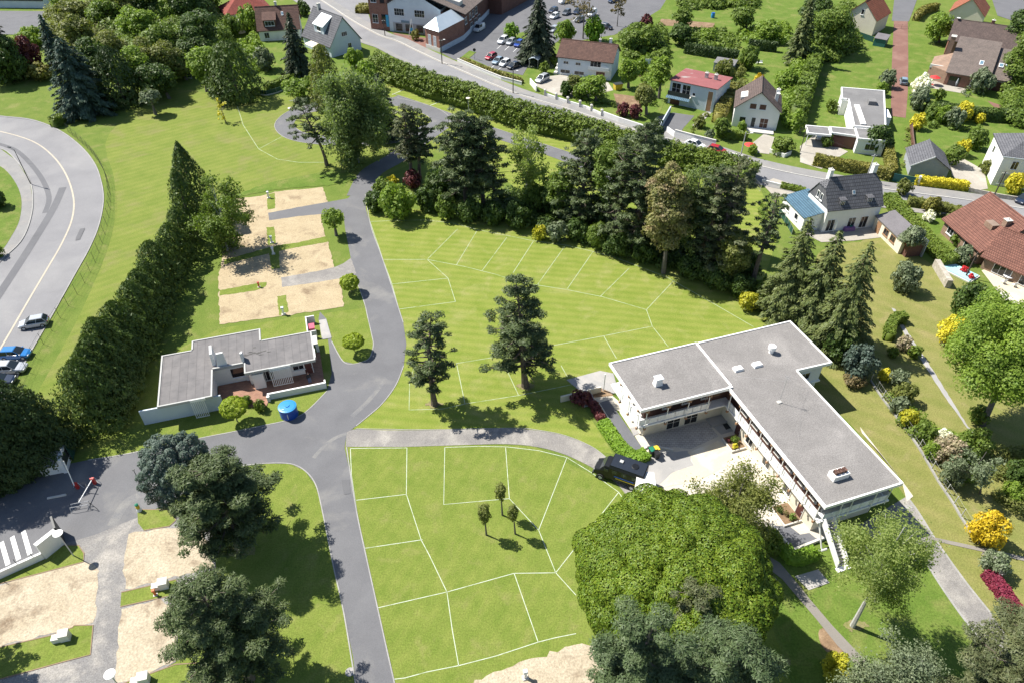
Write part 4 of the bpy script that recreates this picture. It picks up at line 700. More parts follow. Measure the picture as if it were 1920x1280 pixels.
# ---- spruces and garden beyond the long building
spruce('left spruce of the group behind the white mansard house', (1462, 596), 408, 112, 'needle_spruce', 71, .3, dens=1.5, power=.7); spruce('middle spruce of the group beyond the long building', (1512, 618), 432, 118, 'needle_spruce', 72, .35, dens=1.5, power=.7); spruce('right spruce with long drooping twigs beyond the long building', (1560, 650), 452, 142, 'needle_spruce', 73, .55, dens=1.35, power=.75)
bush('dark blue green shrub at the corner of the long building', (1600, 705), 70, leaf='needle_blue', seed=81); bush('dark shrub below the drooping spruce', (1570, 672), 70, leaf='leaf_broad_dark', seed=82); bush('brown twiggy shrub beside the green fence', (1600, 722), 44, leaf='leaf_brownish', seed=83, ratio=.5)
for i, (u, v, wp, lf, lab) in enumerate(((1655, 712, 26, 'leaf_gold', 'small golden shrub at the upper end of the fence'), (1682, 722, 40, 'leaf_grey', 'grey green shrub behind the golden one'), (1690, 752, 46, 'leaf_olive', 'olive shrub midway along the green fence'), (1680, 772, 36, 'leaf_grey', 'grey shrub hugging the green fence'), (1700, 796, 40, 'leaf_yellowgreen', 'yellow green shrub along the green fence'), (1725, 825, 46, 'leaf_broad', 'mid green shrub below the yellow green one'), (1762, 830, 34, 'leaf_white', 'white flowering shrub in the right garden'),
    (1770, 865, 62, 'leaf_pinkish', 'pinkish flowering shrub in the right garden'), (1745, 858, 40, 'leaf_bright', 'bright green shrub beside the pinkish one'), (1815, 850, 66, 'leaf_broad', 'leafy shrub behind the pinkish one'), (1782, 905, 56, 'leaf_grey', 'lower grey green shrub by the fence'), (1905, 905, 60, 'leaf_broad_dark', 'dark shrub at the right edge of the garden'), (1890, 935, 44, 'leaf_bright', 'bright green shrub below the dark edge shrub'),
    (1778, 640, 58, 'leaf_gold', 'golden yellow shrub beside the big garden tree'), (1805, 605, 86, 'leaf_broad_dark', 'large dark glossy shrub above the golden one'), (1838, 1012, 72, 'leaf_yellow', 'brilliant yellow flowering bush beside the fence'), (1855, 1068, 56, 'leaf_lilac', 'lilac tinted bush below the yellow one'), (1711, 670, 28, 'leaf_hedge', 'clipped dark ball shrub beside the garden path'), (1690, 655, 30, 'leaf_pinkish', 'pale dry shrub beside the clipped ball'), (1672, 668, 22, 'leaf_hedge', 'small green shrub at the end of the curved hedge'),
    (1690, 545, 60, 'leaf_grey', 'thin bare looking shrub on the dry garden lawn'), (1560, 1262, 60, 'leaf_yellowgreen', 'yellow green shrub at the bottom edge by the footpath'), (1830, 790, 40, 'leaf_broad', 'small shrub below the big garden tree'))):
    bush(lab, (u, v), wp, leaf=lf, seed=300 + i, ratio=.8)
clipped('curved clipped hedge beside the garden path', [(1694, 603), (1676, 606), (1666, 620), (1664, 640)], 1.2, 1.5, 'leaf_hedge', seed=3)
clipped('dark red hedge at the lower end of the fence', [(1848, 1078), (1872, 1112), (1910, 1165)], 1.1, 1.2, 'leaf_purple', seed=4)
airy('leafy garden shrub tree behind the flowering bushes', (1838, 925), (1790, 825, 890 + 985, 920), 'leaf_grey', 'bark_grey', 84, 60, 'garden_tree', 1.6, .3)
broadleaf('large bright green garden tree at the right edge', (1842, 795), (1778, 548, 2010, 786), 'leaf_bright', seed=85, nl=60, lobe=.26, cover=1.0, aspect=1.5, flat=1)
# ---- trees round the long building
globe('huge dense round tree in front of the long building', (1226, 1215), (1074, 916, 1458, 1240), 'leaf_lime', 91, 'broadleaf_tree', 330, 1.15, 1.6, 1.5, low=-.5)
airy('loose leafy tree in the courtyard behind the huge round one', (1388, 1018), (1296, 862, 1466, 1022), 'leaf_olive', 'bark_grey', 92, 150, 'courtyard_tree', 1.5, .2)
airy('leaning birch with silver trunk at the footpath', (1598, 1173), (1572, 940, 1750, 1150), 'leaf_birch', 'bark_birch', 93, 170, 'birch_tree', 1.15, .4, rzmin=.9)
pine('brownish pine top in front of the huge round tree', (1252, 1292), 1092, 190, 'needle_pine_warm', 94, .2, .4, 10, dens=1.1)
pine('grey green pine at the bottom edge, left one below the round tree', (1160, 1430), 1150, 215, 'needle_pine_blue', 95, .2, .4, 12, dens=1.25, nb=9, clump=.15); pine('grey green pine at the bottom edge, right one below the round tree', (1282, 1455), 1192, 240, 'needle_pine_blue', 96, .2, .4, 12, dens=1.25, nb=9, clump=.15)
pine('brownish pine at the bottom right corner', (1800, 1420), 1150, 290, 'needle_pine_warm', 97, .2, .4, 11, dens=1.2, nb=7)
airy('grey twiggy tree at the bottom edge beside the footpath', (1590, 1400), (1585, 1215, 1790, 1420), 'leaf_grey', 'bark_birch', 98, 150, 'grey_tree', 1.7, .2)
clipped('low clipped hedge along the dark terrace strip', [(1130, 795), (1150, 826), (1172, 852), (1192, 862), (1212, 855)], 1.5, .9, 'leaf_hedge_bright', seed=6, lump=.02); clipped('maroon hedge above the clipped green one', [(1098, 745), (1112, 762), (1128, 790)], .9, .8, 'leaf_maroon', seed=7)
clipped('small clipped hedge at the foot of the terrace by the white stairs', [(1468, 1030), (1486, 1052), (1526, 1040)], 1.3, 1.0, 'leaf_hedge_bright', seed=8, lump=.02); clipped('short clipped hedge beside the rear driveway', [(1690, 1046), (1712, 1040), (1724, 1044)], 1.6, 1.0, 'leaf_hedge_bright', seed=9)
bush('shadowed dark shrub at the side steps', (1086, 755), 38, leaf='leaf_maroon', seed=41, ratio=.6); bush('undergrowth shrub beside the dark terrace and round tree', (1440, 1028), 50, leaf='leaf_broad', seed=42)
# ---- street hedge: a tall broad hedge
hp = [(690, 145), (740, 165), (800, 188), (860, 205), (920, 228), (980, 248), (1040, 262), (1100, 278), (1180, 300), (1260, 318), (1330, 330), (1400, 350)]
def big_hedge():
    rg = np.random.default_rng(9); pts = smooth(G(hp), 8); pts = [np.array(p) for p in pts]; o = pts[0]; A = np.array([p - o for p in pts]); A = np.array(offset_line(list(A), 2.6)); L = np.concatenate([[0], np.cumsum(np.linalg.norm(np.diff(A, axis=0), axis=1))]); C = []; rr = []
    for s in np.arange(0, L[-1], .85):
        p = np.array([np.interp(s, L, A[:, k]) for k in range(3)]); i = min(len(A) - 2, np.searchsorted(L, s)); t = unit(A[i + 1] - A[i]); nr = np.array([-t[1], t[0], 0]); f = s / L[-1]; hh = 5.0 - 2.0 * max(0, (f - .55) / .45)
        for lat, zf in ((-1.9, .3), (-1.7, .58), (-1.2, .82), (0, .92), (1.2, .85), (1.9, .5)):
            C.append(p + nr * (lat + rg.normal() * .22) + [0, 0, hh * zf + rg.normal() * .2]); rr.append(rg.uniform(.6, 1.0))
    C = np.array(C); V, F = lobes_leaves(C, rr, .34, .8, rg, np.zeros(3), np.ones(3) * .01, 1.0, cull=0, jit=.5); V[:, 2] = np.maximum(V[:, 2], .05)
    core = ribbon_mb([a for a in A], -1.6, 1.6, .02, 2.6); V, F = merge([tris(core), (V, F)])
    tag(link('hedge', np_mesh('hedge', V, F), 'leaf_hedge', None, tuple(o)), 'long tall broad hedge between the camp loop road and the street', 'hedge')
big_hedge()
# ---- houses' gardens: hedges
clipped('square clipped hedge in front of the modern flat roofed house', [(1524, 308), (1580, 320), (1640, 330), (1668, 338)], 1.6, 2.0, 'leaf_hedge_olive', seed=11, sm=0); clipped('clipped hedge running back from the street at the modern house', [(1669, 333), (1664, 300), (1660, 284)], 1.4, 2.0, 'leaf_hedge_olive', seed=12, sm=0)
clipped('bright yellow topped hedge in front of the slate outbuilding', [(1712, 345), (1760, 350), (1812, 356)], 1.4, 1.5, 'leaf_gold', seed=13, sm=0); clipped('broad sloping hedge beside the mansard house garage', [(1662, 378), (1700, 420), (1740, 465), (1780, 500)], 2.2, 1.8, 'leaf_hedge', seed=14, lump=.04)
clipped('tall dark hedge below the brick house lawn', [(1732, 212), (1790, 218), (1850, 226), (1915, 228)], 2.0, 2.4, 'leaf_thuja', seed=15); clipped('dark clipped hedge behind the red roofed house', [(1283, 100), (1330, 108), (1382, 116)], 1.2, 2.6, 'leaf_thuja_dark', seed=16, sm=0); clipped('dark clipped hedge at the back of the brown gable house lawn', [(1402, 92), (1455, 98)], 1.2, 2.4, 'leaf_thuja_dark', seed=17, sm=0)
clipped('low hedge along the car park wall', [(866, 116), (900, 130), (940, 144), (978, 157)], 1.0, 1.0, 'leaf_hedge_olive', seed=18, sm=0); clipped('rounded hedge between the red roofed and brown gable houses', [(1372, 176), (1362, 196), (1352, 216), (1345, 232)], 2.4, 2.2, 'leaf_hedge_olive', seed=19, top_lump=.2); clipped('small clipped hedge in front of the brown gable house', [(1342, 256), (1372, 260), (1400, 262)], 1.6, 1.5, 'leaf_hedge', seed=20)
clipped('street front hedge of the tiled bungalow at the right edge', [(1700, 384), (1750, 392), (1800, 402), (1818, 408)], 1.4, 1.3, 'leaf_olive', seed=21, top_lump=.1); clipped('curved hedge at the top by the lane', [(1716, 40), (1730, 26), (1755, 20)], 1.6, 2.0, 'leaf_hedge_olive', seed=22); clipped('clipped hedge left of the curved road fence end', [(102, 240), (122, 228), (138, 206)], 1.6, 1.8, 'leaf_hedge', seed=23, top_lump=.15)
clipped('long leafy garden hedge left of the modern house lawn', [(1545, 50), (1530, 110), (1510, 170), (1490, 230)], 3.0, 3.4, 'leaf_broad', seed=24, lump=.18, top_lump=.35); clipped('garden hedge below the white gable house', [(500, 172), (530, 160), (600, 128)], 1.5, 1.6, 'leaf_hedge', seed=25); clipped('small hedge in front of the mansard house drive', [(1463, 352), (1490, 358), (1508, 362)], 1.0, .9, 'leaf_hedge', seed=26, sm=0)
clipped('roadside round topped hedge at the brick tower', [(682, 26), (690, 18)], 5.0, 1.6, 'leaf_hedge_olive', seed=27, sm=0, top_lump=.1); clipped('hedge in front of the parking shelter', [(1036, 124), (1046, 116)], 2, 1.6, 'leaf_hedge', seed=28, sm=0)
# ---- garden trees and shrubs across the street
GT = [((1118, 190), (1086, 140, 1138, 186), 'leaf_bright', 'light green tree in front of the brown roofed bungalow'), ((1075, 176), (1062, 140, 1096, 176), 'leaf_olive', 'thin tree left of the light green one in the bungalow garden'), ((1178, 166), (1156, 110, 1200, 160), 'leaf_bright', 'tree right of the brown roofed bungalow'), ((1212, 215), (1186, 158, 1232, 205), 'leaf_olive', 'olive tree above the vegetable bed'),
      ((1235, 185), (1220, 100, 1262, 170), 'leaf_bright', 'tall leafy tree left of the red roofed house'), ((1190, 100), (1160, 55, 1205, 100), 'leaf_broad', 'tree behind the brown roofed bungalow'), ((1222, 95), (1196, 48, 1245, 92), 'leaf_broad', 'broad tree right behind the bungalow'), ((1275, 85), (1252, 46, 1300, 84), 'leaf_broad_dark', 'dark tree at the allotment edge'), ((1228, 300), (1208, 215, 1246, 290), 'needle_pine', 'dark conifer standing in the street hedge'),
      ((1500, 250), (1478, 218, 1504, 275), 'leaf_bright', 'round tree right of the brown gable house'), ((1480, 285), (1446, 258, 1490, 292), 'leaf_hedge', 'rounded green shrub tree at the street corner'), ((1480, 168), (1450, 130, 1500, 172), 'leaf_bright', 'tree behind the brown gable house'), ((1580, 100), (1506, 20, 1600, 112), 'leaf_broad', 'big round tree left of the orange gable house'), ((1540, 60), (1500, -10, 1560, 60), 'leaf_broad_dark', 'dark tree at the top behind the big round tree'),
      ((1905, 170), (1880, 60, 1960, 190), 'leaf_broad', 'tree at the right edge beside the brick house'), ((1915, 110), (1890, 0, 1960, 100), 'leaf_broad_dark', 'upper tree at the right edge behind the brick house'), ((1760, 80), (1735, 22, 1786, 82), 'leaf_bright', 'rounded tree at the lane by the brick house'), ((1400, 60), (1370, 12, 1420, 55), 'leaf_broad', 'tree at the top beyond the allotment'), ((1330, 78), (1310, 54, 1350, 80), 'leaf_bright', 'low leafy tree in the allotment'), ((1440, 80), (1415, 40, 1465, 84), 'leaf_bright', 'leafy tree between the two dark hedges'),
      ((1790, 310), (1772, 270, 1810, 315), 'leaf_broad', 'small tree beside the slate outbuilding'), ((1700, 480), (1690, 420, 1735, 470), 'leaf_grey', 'thin tree at the end of the mansard house garage'), ((1360, 260), (1338, 216, 1368, 258), 'leaf_broad', 'small tree at the red house garden corner'), ((1290, 60), (1262, 12, 1300, 52), 'leaf_broad', 'tree at the top beside the allotment')]
for i, (b, bb, lf, lab) in enumerate(GT): broadleaf(lab, b, bb, lf, seed=400 + i, nl=18, lobe=.4, cover=1.0, name='garden_tree', limbs=4)
spruce('tall dark green spruce behind the round tree at the top', (1492, 120), -20, 52, 'needle_spruce', 430, .3, dens=1.2); spruce('big dark spruce on the car park edge', (1008, 116), -12, 84, 'needle_dark', 431, .5, dens=1.35, power=.7); spruce('dark spruce in front of the brown roofed house', (562, 142), 24, 66, 'needle_dark', 432, .35, dens=1.4, power=.8)
for i, (u, v, wp, lf, lab) in enumerate(((1420, 160, 20, 'leaf_yellow', 'yellow flowering bush behind the brown gable house'), (1355, 150, 40, 'leaf_olive', 'olive shrub right of the red roofed house'), (1400, 130, 44, 'leaf_broad', 'green shrub by the white bench lawn'), (1310, 240, 22, 'leaf_olive', 'shrubs along the red house path'), (1330, 262, 20, 'leaf_grey', 'grey shrub on the red house lawn'), (1650, 180, 24, 'leaf_bright', 'small bush behind the modern house'), (1556, 210, 24, 'leaf_hedge', 'clipped round bush at the modern house patio'),
    (1660, 165, 34, 'leaf_grey', 'grey flowering shrub beside the red drive'), (1640, 285, 52, 'leaf_broad_dark', 'dark spiky shrub in front of the modern house'), (1720, 178, 38, 'leaf_white', 'cream flowering shrub at the red drive'), (1718, 205, 40, 'leaf_grey', 'grey leaved shrub at the end of the red drive'), (1758, 190, 24, 'leaf_hedge', 'clipped ball on the brick house lawn'), (1832, 175, 46, 'leaf_grey', 'grey green tree shrub in front of the brick house'), (1716, 242, 30, 'leaf_gold', 'yellow green shrub by the long garden wall'),
    (1785, 240, 40, 'leaf_grey', 'pale mounded shrub on the right garden lawn'), (1800, 228, 36, 'leaf_gold', 'golden mounded shrub on the right garden lawn'), (1762, 230, 34, 'leaf_bright', 'green shrub below the tall dark hedge'), (1834, 232, 20, 'leaf_gold', 'golden upright shrub on the right garden lawn'), (1745, 225, 30, 'leaf_broad', 'leafy shrub at the left of the right garden'), (1800, 292, 32, 'leaf_gold', 'golden low shrub behind the slate outbuilding'), (1825, 280, 40, 'leaf_broad', 'green shrub on the right lawn above the outbuilding'),
    (1845, 325, 26, 'leaf_olive', 'shrub beside the white house at the right edge'), (1895, 362, 40, 'leaf_gold', 'golden hedge shrub at the white house street front'), (1745, 400, 34, 'leaf_hedge_olive', 'round clipped shrub in the tiled bungalow garden'), (1738, 415, 22, 'leaf_white', 'white flowering shrub in the tiled bungalow garden'), (1796, 424, 22, 'leaf_broad_dark', 'dark shrub on the tiled bungalow lawn'), (1790, 460, 24, 'leaf_broad', 'leafy shrub at the tiled bungalow wall'), (1690, 365, 32, 'leaf_olive', 'olive shrub at the street corner of the broad hedge'),
    (1800, 490, 34, 'leaf_grey', 'grey shrub beside the pool'), (1806, 512, 15, 'leaf_red', 'red leaved shrub beside the pool'), (1818, 524, 12, 'leaf_red', 'second red shrub by the terrace corner'), (1020, 138, 22, 'leaf_hedge', 'rounded shrub at the corner of the parking lawn'), (1085, 185, 30, 'leaf_broad', 'shrub inside the bungalow front wall'), (1060, 180, 26, 'leaf_broad_dark', 'dark shrub inside the bungalow gate'), (1168, 218, 26, 'leaf_maroon', 'maroon shrub inside the front wall'), (1190, 222, 26, 'leaf_maroon', 'second maroon shrub inside the front wall'),
    (958, 74, 30, 'leaf_hedge_bright', 'leafy ground cover shrub on the parking verge'), (1112, 78, 44, 'leaf_hedge_bright', 'green shrub behind the brown roof'), (1060, 80, 40, 'leaf_bright', 'shrub at the car park edge left of the brown roof'), (1210, 55, 26, 'leaf_maroon', 'dark red shrub by the car park corner'), (780, 76, 18, 'leaf_hedge_olive', 'small shrub in the brick forecourt'), (500, 132, 44, 'leaf_grey', 'pale rounded shrub left of the dark spruce'), (440, 70, 40, 'leaf_broad', 'shrub below the red roofed house'), (470, 60, 46, 'leaf_bright', 'bright shrub in front of the brown house'),
    (668, 130, 40, 'leaf_bright', 'bright shrub at the start of the street hedge'), (690, 168, 50, 'leaf_bright', 'bright undergrowth in front of the street hedge'), (590, 175, 40, 'leaf_broad', 'shrub at the foot of the brownish conifer'), (1200, 140, 30, 'leaf_bright', 'leafy bush by the yellow skip'), (570, 30, 26, 'leaf_broad_dark', 'round clipped bush at the street corner'), (1548, 275, 24, 'leaf_broad', 'shrub under the carport of the modern house'), (1390, 245, 18, 'leaf_bright', 'small bush against the brown gable house'), (1410, 290, 20, 'leaf_bright', 'bush beside the red parasol'))):
    bush(lab, (u, v), wp, leaf=lf, seed=500 + i, ratio=.8)
# ---- the wood at the upper left
WD = [((150, 60), (96, 0, 170, 70), 'leaf_olive', 'olive tree at the back of the upper left wood, left end'), ((225, 70), (165, -10, 235, 75), 'leaf_broad', 'broad tree at the back of the upper left wood'), ((285, 90), (225, 10, 300, 95), 'leaf_bright', 'bright tree in the upper left wood, centre'), ((300, 55), (240, -40, 320, 40), 'leaf_broad_dark', 'dark tree at the very top of the wood'), ((370, 60), (310, -40, 400, 50), 'leaf_broad_dark', 'dark tree at the top right of the wood'), ((395, 110), (330, 15, 410, 110), 'leaf_broad_dark', 'dark tall tree beside the red roofed house'),
      ((330, 120), (262, 40, 345, 130), 'leaf_broad', 'leafy tree in the middle of the wood'), ((220, 130), (165, 60, 250, 140), 'leaf_olive', 'olive tree above the blue conifer'), ((305, 165), (238, 78, 325, 165), 'leaf_olive', 'olive crowned tree at the front of the wood'), ((275, 178), (205, 88, 295, 175), 'leaf_bright', 'bright leaved tree at the front of the wood'), ((170, 100), (120, 30, 180, 110), 'leaf_olive', 'grey olive tree left of the wood'), ((70, 85), (30, 52, 95, 92), 'leaf_bright', 'low bright thicket beside the old yard'), ((400, 40), (340, -60, 420, 30), 'leaf_broad', 'tree at the top edge left of the red roofed house')]
for i, (b, bb, lf, lab) in enumerate(WD): broadleaf(lab, b, bb, lf, seed=600 + i, nl=26, lobe=.34, cover=1.0, name='wood_tree', limbs=3)
for i, (b, bb, lf, lab) in enumerate((((350, 150), (300, 92, 362, 158), 'leaf_olive', 'olive tree at the right front corner of the wood'), ((378, 128), (330, 58, 402, 132), 'leaf_broad_dark', 'dark tree right of the olive crowned one'), ((318, 185), (256, 112, 330, 186), 'leaf_broad_dark', 'dark low tree at the lawn edge of the wood'), ((255, 60), (196, -20, 270, 55), 'leaf_olive', 'pale olive tree at the top of the wood'), ((130, 40), (96, -20, 150, 40), 'leaf_bright', 'bright tree beside the old yard'), ((330, 30), (280, -40, 350, 25), 'leaf_broad', 'green tree at the top edge of the wood'), ((190, 178), (140, 60, 220, 180), 'leaf_broad_dark', 'dark filling tree behind the blue conifer'), ((345, 60), (290, 10, 360, 80), 'leaf_bright', 'light crown in the deep of the wood'))): broadleaf(lab, b, bb, lf, seed=640 + i, nl=26, lobe=.34, name='wood_tree', limbs=3)
spruce('big blue green conifer at the lower corner of the wood', (165, 212), 72, 112, 'needle_teal', 650, .25, dens=1.5, power=.55); spruce('dark conifer at the upper left picture edge', (20, 145), 5, 70, 'needle_dark', 651, .25, dens=1.4, power=.6); spruce('narrow blue green conifer by the old yard', (112, 122), 28, 44, 'needle_teal', 652, .25, dens=1.4, power=.7)
thuja('dark green conifer at the front edge of the wood', (235, 195), 90, 86, 'leaf_thuja_dark', 653, 'conifer_tree', .5); thuja('rounded dark conifer below the brown house', (448, 186), 78, 96, 'leaf_thuja', 654, 'conifer_tree', .45); broadleaf('bushy tree left of the rounded dark conifer', (388, 172), (356, 88, 412, 170), 'leaf_bright', seed=655, nl=26, name='broadleaf_tree')
thuja('small dark conifer beside the rounded one', (425, 182), 120, 50, 'leaf_thuja_dark', 656, 'conifer_tree', .45)
broadleaf('silvery young tree on the upper left lawn', (292, 215), (260, 163, 301, 202), 'leaf_grey', seed=660, nl=14, lobe=.4, name='young_tree'); airy('thin yellow sapling on the upper left lawn', (423, 230), (402, 182, 428, 228), 'leaf_gold', 'bark_grey', 661, 18, 'sapling', 1.0, .1)
for i, (b, bb, lab) in enumerate((((1093, 73), (1062, -30, 1128, 50), 'leafless tree between the parked cars'), ((1157, 50), (1142, -20, 1180, 30), 'smaller leafless tree in the car park'))):
    airy(lab, b, bb, 'leaf_brownish', 'bark_grey', 670 + i, 60, 'bare_tree', .12, 0)
bush('brown thicket at the road corner of the wood', (62, 135), 60, leaf='leaf_maroon', seed=680); bush('dark thicket below the conifer at the left edge', (20, 155), 90, leaf='leaf_broad_dark', seed=681); bush('clipped yellow green shrub row at the wood corner', (80, 150), 50, leaf='leaf_hedge_olive', seed=682, ratio=.5)
bush('shrub at the left road edge on the grass island', (2, 388), 34, leaf='leaf_broad_dark', seed=683); bush('small shrub by the left pavement', (-2, 482), 26, leaf='leaf_broad', seed=684)

# ---- planted ground cover and undergrowth that nobody could count
def undergrowth(poly, h, leaf, seed, dens=1.0, lsz=1.9):
    rg = np.random.default_rng(seed); pts = np.array(G(poly))[:, :2]; o = pts.mean(0); q = pts - o; lo, hi = q.min(0), q.max(0); ar = .5 * abs(np.dot(q[:, 0], np.roll(q[:, 1], 1)) - np.dot(q[:, 1], np.roll(q[:, 0], 1))); lf = px_leaf(np.array([*o, 0]), lsz, .1); m = int(ar * .55) + 4; C = []; rr = []
    while len(C) < m:
        p = lo + rg.random(2) * (hi - lo); ins = False; k = len(q)
        for i in range(k):
            a, b_ = q[i], q[i - 1]
            if (a[1] > p[1]) != (b_[1] > p[1]) and p[0] < (b_[0] - a[0]) * (p[1] - a[1]) / (b_[1] - a[1]) + a[0]: ins = not ins
        if ins: r_ = h * rg.uniform(.35, .8); C.append([p[0], p[1], r_ * rg.uniform(.2, .8)]); rr.append(r_)
    V, F = lobes_leaves(np.array(C), rr, lf, .7 * dens, rg, np.zeros(3), np.ones(3) * .01, .85, cull=0); V[:, 2] = np.maximum(V[:, 2], .05)
    x = link('ground_cover', np_mesh('ground_cover', V, F), leaf, None, (o[0], o[1], 0)); x['kind'] = 'stuff'; x['label'] = 'leafy ground cover'
for i, (poly, h, lf) in enumerate((([(1165, 70), (1200, 52), (1245, 62), (1250, 110), (1215, 120), (1170, 108)], 2.2, 'leaf_broad'), ([(1380, 60), (1470, 50), (1480, 85), (1400, 88)], 2.0, 'leaf_bright'), ([(1255, 55), (1330, 60), (1380, 70), (1380, 98), (1285, 92)], 1.6, 'leaf_broad'), ([(1360, 130), (1392, 120), (1400, 165), (1380, 178), (1362, 160)], 1.6, 'leaf_olive'),
    ([(1470, 170), (1495, 120), (1512, 130), (1505, 235), (1480, 250), (1470, 215)], 2.4, 'leaf_bright'), ([(1205, 110), (1232, 115), (1238, 160), (1225, 205), (1205, 150)], 1.5, 'leaf_bright'), ([(1520, 40), (1590, 20), (1600, 90), (1560, 120), (1520, 110)], 3.0, 'leaf_broad'), ([(1695, 240), (1712, 240), (1704, 310), (1690, 320)], .7, 'leaf_olive'), ([(1725, 228), (1790, 232), (1840, 240), (1835, 250), (1730, 240)], .9, 'leaf_broad'),
    ([(1260, -20), (1420, -20), (1420, 15), (1280, 20)], 2.4, 'leaf_broad'), ([(300, 20), (420, 40), (410, 120), (340, 150), (250, 120), (200, 60)], 5.0, 'leaf_broad'), ([(100, 40), (200, 30), (240, 90), (150, 110), (110, 80)], 4.5, 'leaf_olive'), ([(800, 350), (1000, 375), (1150, 415), (1300, 460), (1420, 520), (1430, 560), (1330, 535), (1200, 490), (1060, 445), (930, 415), (800, 398)], 1.8, 'leaf_broad_dark'), ([(430, 90), (480, 70), (500, 120), (470, 150), (440, 130)], 1.6, 'leaf_bright'),
    ([(1070, 172), (1140, 178), (1150, 205), (1090, 195)], 1.0, 'leaf_broad'), ([(1880, 130), (1940, 100), (1940, 260), (1890, 230)], 3.0, 'leaf_broad'), ([(1655, 735), (1690, 770), (1730, 830), (1760, 880), (1740, 870), (1700, 812), (1665, 760)], 1.1, 'leaf_broad'), ([(1860, 860), (1940, 840), (1940, 960), (1880, 950)], 1.6, 'leaf_olive'), ([(1300, 225), (1325, 205), (1330, 214), (1310, 238), (1296, 250)], .7, 'leaf_olive'), ([(0, 100), (60, 110), (90, 140), (70, 152), (0, 150)], 1.8, 'leaf_broad_dark'),
    ([(1700, 760), (1740, 790), (1800, 830), (1850, 880), (1830, 920), (1790, 925), (1740, 850)], 1.3, 'leaf_bright'), ([(1835, 135), (1850, 160), (1815, 185), (1800, 180)], .8, 'leaf_grey'), ([(1425, 350), (1440, 400), (1455, 440), (1440, 470), (1425, 420)], 1.0, 'leaf_broad'), ([(1740, 395), (1800, 405), (1815, 415), (1745, 404)], .8, 'leaf_olive'))):
    undergrowth(poly, h, lf, 900 + i)

# ================================================================ BUILDINGS
_wm = {}
def win_meshes(w_, h, nx, ny, fw, d):
    k = (round(w_, 2), round(h, 2), nx, ny, fw, d)
    if k not in _wm:
        f = MB(); f.box(-w_ / 2 - fw, -d, -fw, -w_ / 2, .0, h + fw); f.box(w_ / 2, -d, -fw, w_ / 2 + fw, .0, h + fw); f.box(-w_ / 2, -d + .002, -fw, w_ / 2, .0, 0); f.box(-w_ / 2, -d + .002, h, w_ / 2, .0, h + fw)
        for i in range(1, nx): x = -w_ / 2 + w_ * i / nx; f.box(x - fw * .35, -d * .8, 0, x + fw * .35, -.001, h)
        for j in range(1, ny): z = h * j / ny; f.box(-w_ / 2, -d * .78, z - fw * .3, w_ / 2, -.0015, z + fw * .3)
        g = MB(); g.box(-w_ / 2 + .002, -.035, .002, w_ / 2 - .002, -.003, h - .002); s = MB(); s.box(-w_ / 2 - fw - .08, -d - .1, -fw - .08, w_ / 2 + fw + .08, .0, -fw - .003)
        _wm[k] = (f.mesh('window'), g.mesh('pane'), s.mesh('sill'))
    return _wm[k]
FACE = {'F': 0, 'R': 90, 'B': 180, 'L': 270}
